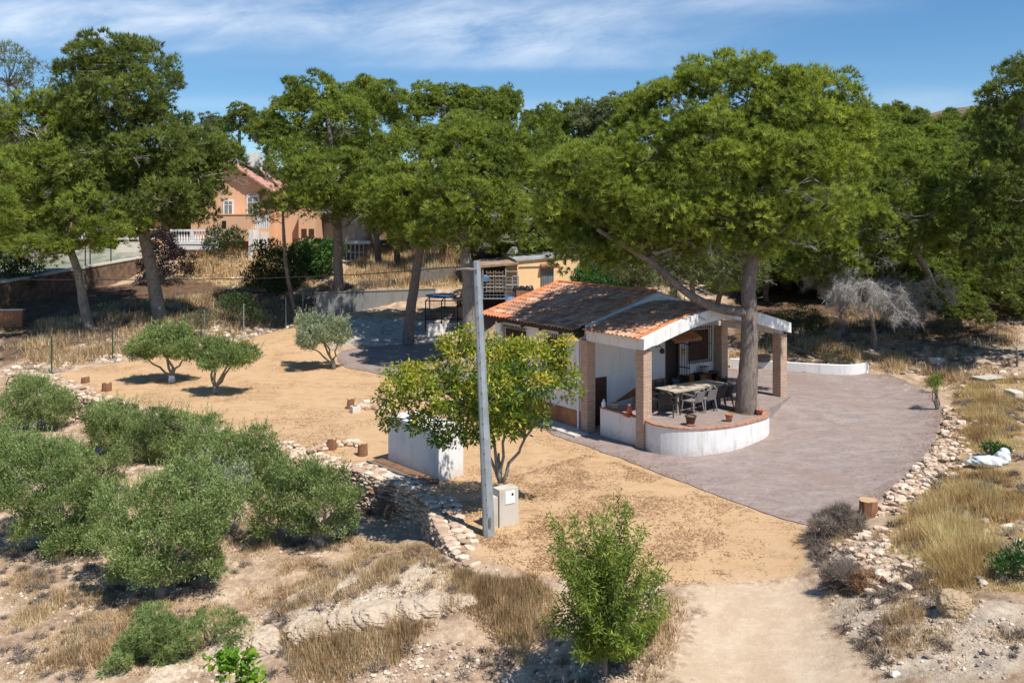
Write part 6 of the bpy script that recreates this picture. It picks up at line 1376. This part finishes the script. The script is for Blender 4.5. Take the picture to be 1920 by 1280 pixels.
for i, (px, py, rx, ry, Y, kind) in enumerate(back):
    key = (kind, i % 4 if kind == 'pine' else i % 2)
    if key not in protos: protos[key] = proto_pine(*key)
    r = np.random.default_rng(900 + i); c = np.array(D(px, py, Y)); sxy = rx * Y / F / 2.9; sz = ry * Y / F / 2.3; s_ = (sxy + sz) / 2
    z0 = gz(c[0], c[1]); zn = zone(c[0], c[1]); lab = '%s pine %s' % (names_[kind], zn)
    t = thing('pine_tree', (c[0], c[1], z0), lab, 'tree', '%s pines %s' % (names_[kind], zn), r.uniform(0, 6.28))
    cr_ = bpy.data.objects.new('crown', protos[key][0]); link(cr_, t); cr_.location = (0, 0, c[2] - z0); cr_.scale = (sxy, sxy, sz)
    tk = bpy.data.objects.new('trunk', protos[key][1]); link(tk, t); h = max(2.5, c[2] - z0); tk.location = (0, 0, c[2] - z0); tk.scale = (min(sxy, 1.3), min(sxy, 1.3), h / 8.)
    br_ = bpy.data.objects.new('branches', protos[key][2]); link(br_, t); br_.location = (0, 0, c[2] - z0); br_.scale = (sxy, sxy, sz)
# filler wood behind them, seen only as one mass
rf_ = np.random.default_rng(31); cnt = 0
zones = [((-60, -12), (84, 125), 46), ((-12, 62), (62, 105), 64), ((0, 40), (52, 66), 16), ((30, 120), (90, 190), 60), ((16, 44), (46, 60), 14), ((-100, -44), (60, 110), 20)]
for (xa_, xb_), (ya, yb), n in zones:
    for j in range(n):
        x, y = rf_.uniform(xa_, xb_), rf_.uniform(ya, yb)
        if -26 < x < -12 and y < 86: continue
        kind = 'pine' if rf_.uniform() < .62 else 'dark'; key = (kind, rf_.integers(0, 4) if kind == 'pine' else rf_.integers(0, 2))
        if key not in protos: protos[key] = proto_pine(*key)
        z0 = gz(x, y); t = thing('pine_tree', (x, y, z0), '%s pine %s' % (names_[kind], zone(x, y)), 'tree', '%s pines %s' % (names_[kind], zone(x, y)), rf_.uniform(0, 6.28))
        s_ = rf_.uniform(1.0, 1.6); hh = rf_.uniform(2.6, 5.2)
        for nm, me in zip(('crown', 'trunk', 'branches'), protos[key]):
            o = bpy.data.objects.new(nm, me); link(o, t); o.location = (0, 0, hh); o.scale = (s_, s_, s_ * rf_.uniform(.8, 1.1)) if nm != 'trunk' else (s_ * .8, s_ * .8, hh / 8.)

# --- olives
def olive(px, py, base, L, label, seed, mat='olive', group='olive trees of the small grove', cr=.19, nl=95, ll=.078, lw=.022, cover=1.0, tr=.11, stems=3, z=None, fill=.3, n_lobe=5, kb=.5):
    r = np.random.default_rng(seed); g_ = G(*base); Y = g_[1]; lobes0 = px_lobes([(l + (0,) * (6 - len(l))) for l in L], Y)
    if 'grove' in group: lobes0 = [(c, rd * .88) for c, rd in lobes0]; lobes0 = lobes0 + [(c * (1, 1, 0) + (0, 0, g_[2] * .55 + c[2] * .45), rad * (.72, .72, .7)) for c, rad in lobes0[:3]]
    lobes = break_lobes(lobes0, r, n_lobe, kb)
    t = thing('olive_tree', g_, label, 'tree', group); cl = lobe_clumps(lobes, cr, r, cover, -.75, fill)
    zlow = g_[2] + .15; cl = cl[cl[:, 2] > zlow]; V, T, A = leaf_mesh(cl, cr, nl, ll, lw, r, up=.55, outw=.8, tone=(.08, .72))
    # upright sprigs breaking the outline
    k = r.choice(len(cl), int(len(cl) * .8)); sp_ = cl[k]; m_ = 16; f = np.tile(np.linspace(0, 1, m_), len(sp_)); d = unit(sp_[:, 3:] * .6 + np.array((0, 0, .8)) + r.normal(0, .25, (len(sp_), 3)))
    q = np.repeat(sp_[:, :3] + d * cr * .6, m_, 0) + np.repeat(d, m_, 0) * (f * r.uniform(.18, .48, len(sp_)).repeat(m_))[:, None]; nd = unit(np.repeat(d, m_, 0) + r.normal(0, .55, (len(q), 3))); s_ = unit(np.cross(nd, r.normal(0, 1, (len(q), 3)))) * lw * .5
    V2 = np.stack([q, q + nd * ll * .5 + s_, q + nd * ll, q + nd * ll * .5 - s_], 1).reshape(-1, 3); V = np.vstack([V, V2]); T = np.vstack([T, np.arange(len(V2)).reshape(-1, 4) + len(V) - len(V2)]); A = np.r_[A, np.clip(r.normal(.6, .15, len(q)), 0, 1)]
    foliage('crown', V, T, A, g_, M[mat], t); mb = MB(); ctr = np.mean([c for c, _ in lobes0], 0); fork = g_ + (r.uniform(-.05, .05), 0, .32)
    mb.tube([g_ - (0, 0, .1), g_ + (0, 0, .12), fork], [tr * 1.3, tr, tr * .95], 9, wob=.15, rng=r)
    for i in range(max(stems, len(lobes0))):
        c, rad = lobes0[i % len(lobes0)]; e = c + r.normal(0, .15, 3) * rad; mb.tube(bezier_ish(fork - (0, 0, .05), e, -.05, 5, r, .05), np.linspace(tr * .65, .02, 6), 6)
    for j in r.choice(len(cl), min(50, len(cl)), replace=False):
        q = cl[j, :3]; c = lobes0[int(np.argmin([np.linalg.norm(q - c) for c, _ in lobes0]))][0]; mb.tube(bezier_ish(c - (0, 0, .2), q, .03, 2, r, .04), [.018, .012, .005], 4, caps=False)
    mb.build('trunk', M['bark_grey'], t, True); return t
FIELD = 'olive trees standing on the sand field'
o = olive(0, 0, (322, 716), [(305,648,52,28),(268,660,28,22),(345,660,30,24),(310,630,36,16)], 'round olive with whitewashed foot, leftmost on the sand field', 61, 'olive', FIELD, .22, 95, .10, .032, 1.5, tr=.10, n_lobe=4)
g_ = G(322, 716); mb = MB(); mb.tube([g_, g_ + (0, 0, .3)], [.155, .125], 9); mb.build('lime_wash', M['white_dirty'], o)
olive(0, 0, (404, 738), [(425,668,42,26),(392,674,24,20),(450,666,24,20),(402,650,22,14)], 'olive with leaning forked stems, middle one on the sand field', 62, 'olive', FIELD, .22, 95, .10, .032, 1.5, tr=.10, n_lobe=4)
o = olive(0, 0, (626, 692), [(600,625,44,26),(575,605,24,16),(632,638,22,20),(578,645,20,16)], 'silvery olive at the edge of the paved yard', 63, 'olive_grey', FIELD, .22, 95, .10, .032, 1.5, tr=.09, n_lobe=4)
olive(0, 0, (600, 1025), [(560,930,62,42,0),(500,935,46,42,.1),(640,935,46,30,0),(612,945,44,30,-.45),(590,895,55,26,.1),(530,900,40,30,0)], 'nearest olive beside the stone wall with a dark leaning trunk', 64, 'olive')
olive(0, 0, (300, 1118), [(300,1000,80,60,-.2),(230,1010,55,50,0),(380,990,65,58,0),(420,950,45,45,.3),(300,930,70,45,.3),(360,900,50,38,.6),(210,960,40,34,.3),(250,1050,50,36,-.3)], 'broad dense olive in the middle of the grove foreground', 65, 'olive')
olive(0, 0, (140, 1035), [(120,950,80,50,0),(60,920,75,55,0),(180,930,55,45,0),(30,870,60,45,.5),(100,870,70,40,.6),(170,1000,40,26,-.3),(120,1030,50,30,-.5),(-20,930,50,60,0)], 'wide olive at the left edge of the grove', 66, 'olive')
olive(0, 0, (440, 935), [(430,850,60,45,0),(480,870,50,45,.2),(380,830,50,35,.3),(470,820,40,28,.5),(400,880,40,34,-.2)], 'olive in the middle of the grove just below the stone wall', 67, 'olive')
olive(0, 0, (405, 1010), [(420,930,50,40,0),(440,905,34,30,.2),(380,900,40,34,.3),(400,960,34,26,-.2)], 'silver-grey olive between the two dense green ones', 68, 'olive_grey')
olive(0, 0, (232, 850), [(205,780,50,34,0),(240,810,40,34,0),(190,810,30,30,0)], 'small round olive with pale branches in the left of the grove', 69, 'olive')
olive(0, 0, (245, 870), [(285,800,40,32,0),(310,830,38,34,0),(262,835,30,28,0),(330,790,34,22,.3)], 'olive with a bent pale trunk left of the grove centre', 70, 'olive')
olive(0, 0, (65, 806), [(70,745,55,28,0),(30,760,42,28,0),(110,760,38,30,0),(60,725,45,16,.3)], 'dark olive by the far left end of the stone wall', 71, 'olive')
olive(0, 0, (20, 900), [(10,830,40,36,0),(50,845,36,30,0),(-30,840,40,40,0)], 'yellowish olive at the far left border of the photo', 72, 'olive')
olive(0, 0, (160, 930), [(150,855,48,30,0),(200,870,42,32,0),(110,850,36,28,0)], 'leafy olive filling the gap in the left of the grove', 73, 'olive')
olive(0, 0, (350, 905), [(370,800,34,20,.2),(345,850,40,30,0),(400,790,24,16,.5)], 'slim olive against the far side of the stone wall', 74, 'olive')

# --- fruit tree behind the pole
def fruit_tree():
    r = np.random.default_rng(81); Y = 21.6; b = np.array(D(937, 950, Y)); b[2] = gz(b[0], b[1]); t = thing('fruit_tree', b, 'yellow-green broadleaf fruit tree spreading behind the steel pole', 'tree')
    L = [(900,690,70,40,0),(850,665,45,28,.4),(980,675,60,36,0),(1040,700,40,30,0),(1010,650,30,18,.3),(800,720,60,36,0),(745,745,38,34,0),(760,700,40,18,.3),(860,750,60,40,-.4),(930,740,60,45,-.6),(960,790,40,36,-.3),(1000,780,30,32,0),(900,800,50,34,-.5),(840,810,36,28,-.2),(790,790,34,22,0),
         (730,790,22,18,0),(1060,650,22,16,.3),(1000,720,45,30,-.3),(860,640,30,14,.4),(880,620,22,10,.5),(930,650,45,18,.5),(1070,735,18,14,0)]
    lobes = px_lobes(L, Y); cl = lobe_clumps([(c, rd * .92) for c, rd in lobes], .17, r, 1.0, -.8, .3); cl = cl[r.uniform(0, 1, len(cl)) < .93]
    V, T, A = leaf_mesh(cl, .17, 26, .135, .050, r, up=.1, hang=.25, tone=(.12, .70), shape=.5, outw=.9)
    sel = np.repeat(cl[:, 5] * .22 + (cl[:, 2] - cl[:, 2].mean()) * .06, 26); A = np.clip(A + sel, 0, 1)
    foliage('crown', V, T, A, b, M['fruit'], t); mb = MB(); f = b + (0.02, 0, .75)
    mb.tube([b, b + (0, 0, .4), f], [.085, .07, .07], 9, wob=.1, rng=r)
    for e, w in ((D(920,800,Y), .05), (D(985,820,Y), .05), (D(955,780,Y-.2), .045), (D(870,760,Y), .045), (D(935,850,Y), .05)): mb.tube(bezier_ish(f - (0, 0, .05), e, -.03, 5, r, .04), np.linspace(w, w * .6, 6), 7)
    for i, (c, rd) in enumerate(lobes):
        a = D(*[(920,800),(985,820),(955,780),(870,760)][i % 4], Y); mb.tube(bezier_ish(a, c, -.05, 4, r, .05), np.linspace(.032, .012, 5), 5)
        for j in range(5): e = c + sph(1, r)[0] * rd * .8; mb.tube(bezier_ish(c, e, 0, 2, r, .03), [.011, .008, .004], 4, caps=False)
    mb.build('trunk', M['bark_grey'], t, True)
fruit_tree()
# --- young almond in the foreground
def almond():
    r = np.random.default_rng(91); b = G(1135, 1268); Y = b[1]; t = thing('almond_tree', b, 'upright bright green young almond tree in the foreground', 'tree')
    tips = [(1040,975),(1060,985),(1085,970),(1100,1005),(1120,975),(1145,945),(1165,935),(1185,950),(1205,985),(1225,1040),(1240,1080),(1245,1110),(1030,1020),(1050,1050),(1235,1140),(1060,1120),(1075,1165),(1210,1175),(1120,1030),(1150,1010),(1180,1030),(1090,1060),(1160,1080),(1200,1090),(1130,1110),(1100,1130),(1180,1140),(1150,1160),(1080,1090),(1220,1160),(1110,1180),(1195,1215),(1090,1215),(1130,1190),(1170,1195),(1035,1150),(1240,1060),(1068,1030),(1195,1020),(1135,965)]
    mb = MB(); fork = b + (0, 0, .45); mb.tube([b - (0, 0, .1), fork], [.05, .042], 8); VV = []; TT = []; AA = []; o = 0
    for px, py in tips * 2 + tips[17:36]:
        e = np.array(D(px + r.uniform(-14, 14), py + r.uniform(-10, 14), Y + r.uniform(-.75, .75))); a = fork + (e - fork) * .12
        pts = np.array(bezier_ish(a, e, -.08 if py < 1100 else .05, 8, r, .035)); mb.tube(pts, np.linspace(.016, .004, 9), 4, caps=False)
        m_ = 190; f = r.uniform(.22, 1.03, m_); q = np.stack([np.interp(f, np.linspace(0, 1, 9), pts[:, i]) for i in range(3)], 1) + r.normal(0, .045, (m_, 3)); ax = unit(e - a)
        nd = unit(ax * .35 + r.normal(0, .6, (m_, 3)) + np.array((0, 0, -.25))); q = q + nd * .02; l = .125 * r.uniform(.6, 1.2, (m_, 1)); s_ = unit(np.cross(nd, r.normal(0, 1, (m_, 3)))) * .013
        V = np.stack([q, q + nd * l * .45 + s_, q + nd * l, q + nd * l * .45 - s_], 1).reshape(-1, 3); VV.append(V); TT.append(np.arange(len(V)).reshape(-1, 4) + o); AA.append(np.clip(r.uniform(.3, .6) + r.normal(0, .16, m_) + .12 * (f - .5), 0, 1)); o += len(V)
    foliage('crown', np.vstack(VV), np.vstack(TT), np.concatenate(AA), b, M['almond'], t); mb.build('trunk', M['bark'], t, True)
almond()
# --- bushes
def bush(px, py, L, label, seed, mat='bush', cr=.3, nl=60, ll=.13, lw=.06, cover=1.2, cat='bush', group=None, fine=False, name='bush', dY=0., n_lobe=3):
    r = np.random.default_rng(seed); g_ = G(px, py); Y = g_[1] + dY; lobes0 = px_lobes(L, Y); lobes = break_lobes(lobes0, r, n_lobe, .55); t = thing(name, g_, label, cat, group); cl = lobe_clumps(lobes, cr, r, cover, -.9, .3)
    if fine: V, T, A = needle_mesh(cl, cr, nl, ll, lw, r, 4, .9, .7)
    else: V, T, A = leaf_mesh(cl, cr, nl, ll, lw, r, up=.5, outw=.8)
    foliage('crown', V, T, A, g_, M[mat], t); mb = MB()
    for c, rad in lobes0:
        for i in range(3): mb.tube(bezier_ish(g_ - (0, 0, .05), c + r.normal(0, .25, 3) * rad, -.05, 4, r, .04), np.linspace(.03, .008, 5), 5)
    mb.build('stems', M['bark'], t); return t
bush(300, 1235, [(290,1185,52,36),(250,1215,34,28),(345,1195,34,26),(330,1215,30,20)], 'rounded fine-leaved green shrub at the lower left', 111, 'olive', .15, 40, .09, .012, 1.5, fine=True, name='shrub')
bush(235, 1262, [(215,1250,18,14),(228,1235,16,14)], 'small low tuft of the same green shrub at its left foot', 112, 'olive', .12, 40, .08, .012, 1.3, fine=True, name='shrub')
bush(405, 1220, [(400,1165,34,22),(440,1190,26,22),(375,1170,22,16),(455,1185,18,14)], 'loose airy green shrub right of the rounded shrub', 113, 'olive', .15, 30, .09, .012, .9, fine=True, name='shrub')
b_ = G(440, 1279)
def sprout():
    r = np.random.default_rng(114); Y = 12.6; b = np.array(D(440, 1330, Y)); b[2] = gz(b[0], b[1]); t = thing('leafy_shoot', b, 'vivid lime-green broad-leaved shoot at the bottom edge', 'plant'); mb = MB(); VV = []; o = 0
    for i in range(18):
        e = np.array(D(440 + r.uniform(-45, 40), 1250 + r.uniform(-22, 40), Y + r.uniform(-.3, .3))); pts = bezier_ish(b, e, -.05, 4, r, .02); mb.tube(pts, np.linspace(.010, .003, 5), 4)
        for k in range(15):
            c = pts[-1] + r.normal(0, .07, 3); n = unit(np.array((r.normal(0, .5), r.normal(0, .5) - .4, 1.))); u = unit(np.cross(n, r.normal(0, 1, 3))); v = np.cross(n, u); R_ = .040 * r.uniform(.7, 1.3); ring = [c + R_ * (math.cos(a)*u + math.sin(a)*v) * (1.15 if j % 2 else .9) for j, a in enumerate(np.linspace(0, 6.283, 8, endpoint=False))]; VV += ring
    V = np.array(VV); T = np.arange(len(V)).reshape(-1, 8); foliage('leaves', V, T, np.clip(r.normal(.45, .28, len(T)), 0, 1), b, M['vine'], t); mb.build('stems', M['bark'], t)
sprout()
bush(450, 615, [(450,580,38,26),(430,570,22,18),(475,590,20,16)], 'grey-green bush behind the galvanised fence posts', 121, 'bush', .4, 50, .16, .06)
bush(378, 640, [(370,605,30,22),(350,612,18,16)], 'faded grey scrub bush behind the green fence post', 122, 'scrub', .35, 45, .15, .04)
bush(425, 485, [(425,455,34,26),(400,465,20,16)], 'dark green bush before the end of the balustrade', 123, 'bush', .5, 50, .2, .08)
bush(515, 545, [(500,480,35,38),(525,500,42,42),(490,520,30,30),(540,530,40,36)], 'tall dark wild bush below the orange villa', 124, 'bush', .5, 50, .2, .08)
bush(585, 520, [(590,470,40,26),(620,480,30,22),(570,490,30,26),(605,500,35,20)], 'glossy bright green bush between the orange villa and the grey outbuilding', 125, 'bush_bright', .45, 60, .2, .10)
bush(300, 530, [(300,475,38,36),(330,490,30,30),(280,510,30,26),(310,445,20,14)], 'dark purple-leaved shrub behind the tallest left pine', 126, 'bush_plum', .5, 55, .2, .08)
bush(244, 485, [(244,470,18,14)], 'small bright green bush at the end of the old court', 127, 'bush_bright', .3, 40, .16, .06)
bush(190, 470, [(200,452,18,12),(190,462,16,8)], 'pale green prickly pear beside the court steps', 128, 'bush_lime', .3, 20, .4, .25, name='prickly_pear', cat='cactus')
bush(370, 440, [(365,410,35,18),(400,415,20,16)], 'lime-green hedge behind the white balustrade', 129, 'bush_lime', .5, 55, .2, .08, dY=3, name='hedge', cat='hedge')
bush(1130, 560, [(1105,520,30,30),(1140,530,34,26),(1170,545,24,18)], 'dark leafy bush between the ochre shed and the house roof', 130, 'bush_bright', .35, 55, .16, .08)
bush(1085, 545, [(1080,530,14,18)], 'sprig of round-leaved prickly pear at the corner of the ochre shed', 131, 'bush', .25, 16, .22, .14, name='prickly_pear', cat='cactus')
bush(930, 475, [(930,455,45,22),(900,465,26,16),(965,460,24,18)], 'mid-green bush behind the shed roof', 132, 'bush', .5, 50, .2, .08)
bush(20, 560, [(10,510,40,40),(50,520,34,30),(-20,500,40,50)], 'dark evergreen bush in the shade at the far left', 133, 'bush', .5, 50, .2, .08)
bush(1500, 640, [(1500,600,30,28),(1475,610,22,20),(1530,615,24,20)], 'dark green juniper-like bush behind the right porch pillar', 134, 'bush', .3, 50, .13, .03)
bush(1440, 640, [(1440,618,20,18)], 'olive-green scrub bush seen under the porch roof', 135, 'scrub', .25, 45, .12, .03)
bush(1780, 650, [(1775,620,30,20),(1750,630,18,12)], 'grey leafless scrub bush on the shaded slope at right', 136, 'scrub', .25, 26, .16, .012, fine=True)
bush(1570, 690, [(1560,672,14,8),(1590,680,12,6)], 'ochre dry shrub just behind the parapet wall', 137, 'scrub', .18, 40, .12, .03)
bush(1752, 738, [(1755,712,14,14)], 'small dead grey shrub at the far corner of the yard', 138, 'scrub', .15, 20, .12, .02)
bush(1757, 770, [(1757,715,14,14),(1750,725,12,8)], 'thin young pine sapling at the right edge of the yard', 139, 'pine', .14, 20, .14, .012, .9, 'sapling', fine=True, name='sapling', n_lobe=1)
bush(1900, 1080, [(1895,1062,30,16),(1915,1045,20,18)], 'fresh green weeds among the golden grass at the right edge', 140, 'bush_bright', .15, 40, .1, .03, name='weeds', cat='weeds')
bush(1862, 855, [(1862,842,16,10),(1880,850,12,8)], 'green weeds growing out of the white sack', 141, 'bush_bright', .12, 40, .09, .03, name='weeds', cat='weeds')
bush(1625, 1105, [(1625,1095,26,14)], 'rusty orange dry bush on the bank beside the rubble heap', 142, 'litter', .14, 40, .10, .012, fine=True)
bush(735, 965, [(765,940,36,14),(728,948,24,12)], 'leafless grey twiggy shrub against the stone wall', 143, 'brush', .18, 40, .2, .010, fine=True, name='dead_shrub')
bush(1550, 1010, [(1550,982,24,14),(1580,972,14,10)], 'grey dead shrub at the front corner of the paved yard', 144, 'brush', .16, 60, .2, .010, fine=True, name='dead_shrub')
bush(1600, 1100, [(1590,1088,28,12)], 'dark dead shrub on the stony bank left of the rubble heap', 145, 'brush', .16, 60, .2, .010, fine=True, name='dead_shrub')
bush(1730, 1085, [(1740,1100,28,10)], 'dark dead shrub beside the ochre boulder', 146, 'brush', .16, 60, .2, .010, fine=True, name='dead_shrub')
bush(370, 835, [(385,820,30,16)], 'low grey-green weed tuft on the stone wall', 147, 'scrub', .15, 40, .1, .03, name='weeds', cat='weeds')
bush(640, 560, [(630,545,36,12),(690,545,40,10),(740,540,30,8)], 'dead brown scrub behind the grey concrete wall', 148, 'brush', .4, 40, .3, .02, fine=True, name='dead_shrub', dY=2)
# --- bleached dead tree
def dead_tree():
    r = np.random.default_rng(151); g_ = G(1640, 658); Y = g_[1]; t = thing('dead_tree', g_, 'leafless bleached grey tree with drooping twigs behind the yard', 'tree'); mb = MB(); top = np.array(D(1632, 530, Y))
    mb.tube(smooth_open(np.array([g_ - (0, 0, .1), D(1640, 625, Y), D(1632, 585, Y), top]), 2), np.interp(np.linspace(0, 1, 13), [0, 1], [.13, .07]), 9); mb.build('trunk', M['bark'], t, True); mb = MB()
    fin = []
    def br(a, d, w, dep):
        L = np.linalg.norm(d); pts = [a]; p = a; dd = d / 4
        for i in range(4): dd = dd + np.array((0, 0, -.035 * L * (.6 + dep * .15))) + r.normal(0, L * .022, 3); p = p + dd; pts.append(p)
        mb.tube(pts, np.linspace(w, w * .45, 5), 4 if dep else 3, caps=False)
        if dep <= 1:
            for q in pts[1:]:
                for _ in range(3): fin.append((q, unit(dd * 3 + r.normal(0, .35, 3) + np.array((0, 0, -.25))) * r.uniform(.18, .5)))
        if dep > 0:
            for i in range({3: 6, 2: 5, 1: 5}[dep]):
                k = r.integers(1, 5); br(pts[k], (unit(unit(dd) + r.normal(0, .55, 3))) * L * r.uniform(.35, .55), w * .5, dep - 1)
    for i in range(13):
        a = i * 2.4; h = r.uniform(.25, 1); s0 = g_ + (top - g_) * (.62 + .38 * h); br(s0, np.array((math.cos(a) * 2.1, math.sin(a) * 1.7, .9 * r.uniform(.4, 1.3))) * r.uniform(.75, 1.15), .040, 3)
    mb.build('bare_branches', M['deadwood'], t)
    A_ = np.array([a for a, d in fin]); D_ = np.array([d for a, d in fin]); s_ = unit(np.cross(D_, r.normal(0, 1, D_.shape))) * .006; V = np.stack([A_ - s_, A_ + s_, A_ + D_], 1).reshape(-1, 3)
    o = put('fine_twigs', mesh_from('fine_twigs', V - g_, np.arange(len(V)).reshape(-1, 3), [M['deadwood']]), t); o['kind'] = 'stuff'
dead_tree()
def bare(px, py, top, label, seed, w=.05):
    r = np.random.default_rng(seed); g_ = G(px, py); t = thing('dead_tree', g_, label, 'tree'); mb = MB(); e = np.array(D(*top, g_[1])); mb.tube([g_, (g_ + e) / 2 + (.05, 0, 0), e], [w, w * .8, w * .5], 6); mb.build('trunk', M['bark'], t); mb = MB()
    for i in range(6): twig(mb, g_ + (e - g_) * r.uniform(.5, 1), unit(np.array((r.normal(0, 1), r.normal(0, 1), .5))) * .5, r, 3, .014)
    mb.build('bare_branches', M['deadwood'], t)
bare(1907, 688, (1905, 650), 'small burnt bare sapling at the right edge', 161)
# grey twiggy fallen branches in the gap right of the great pine
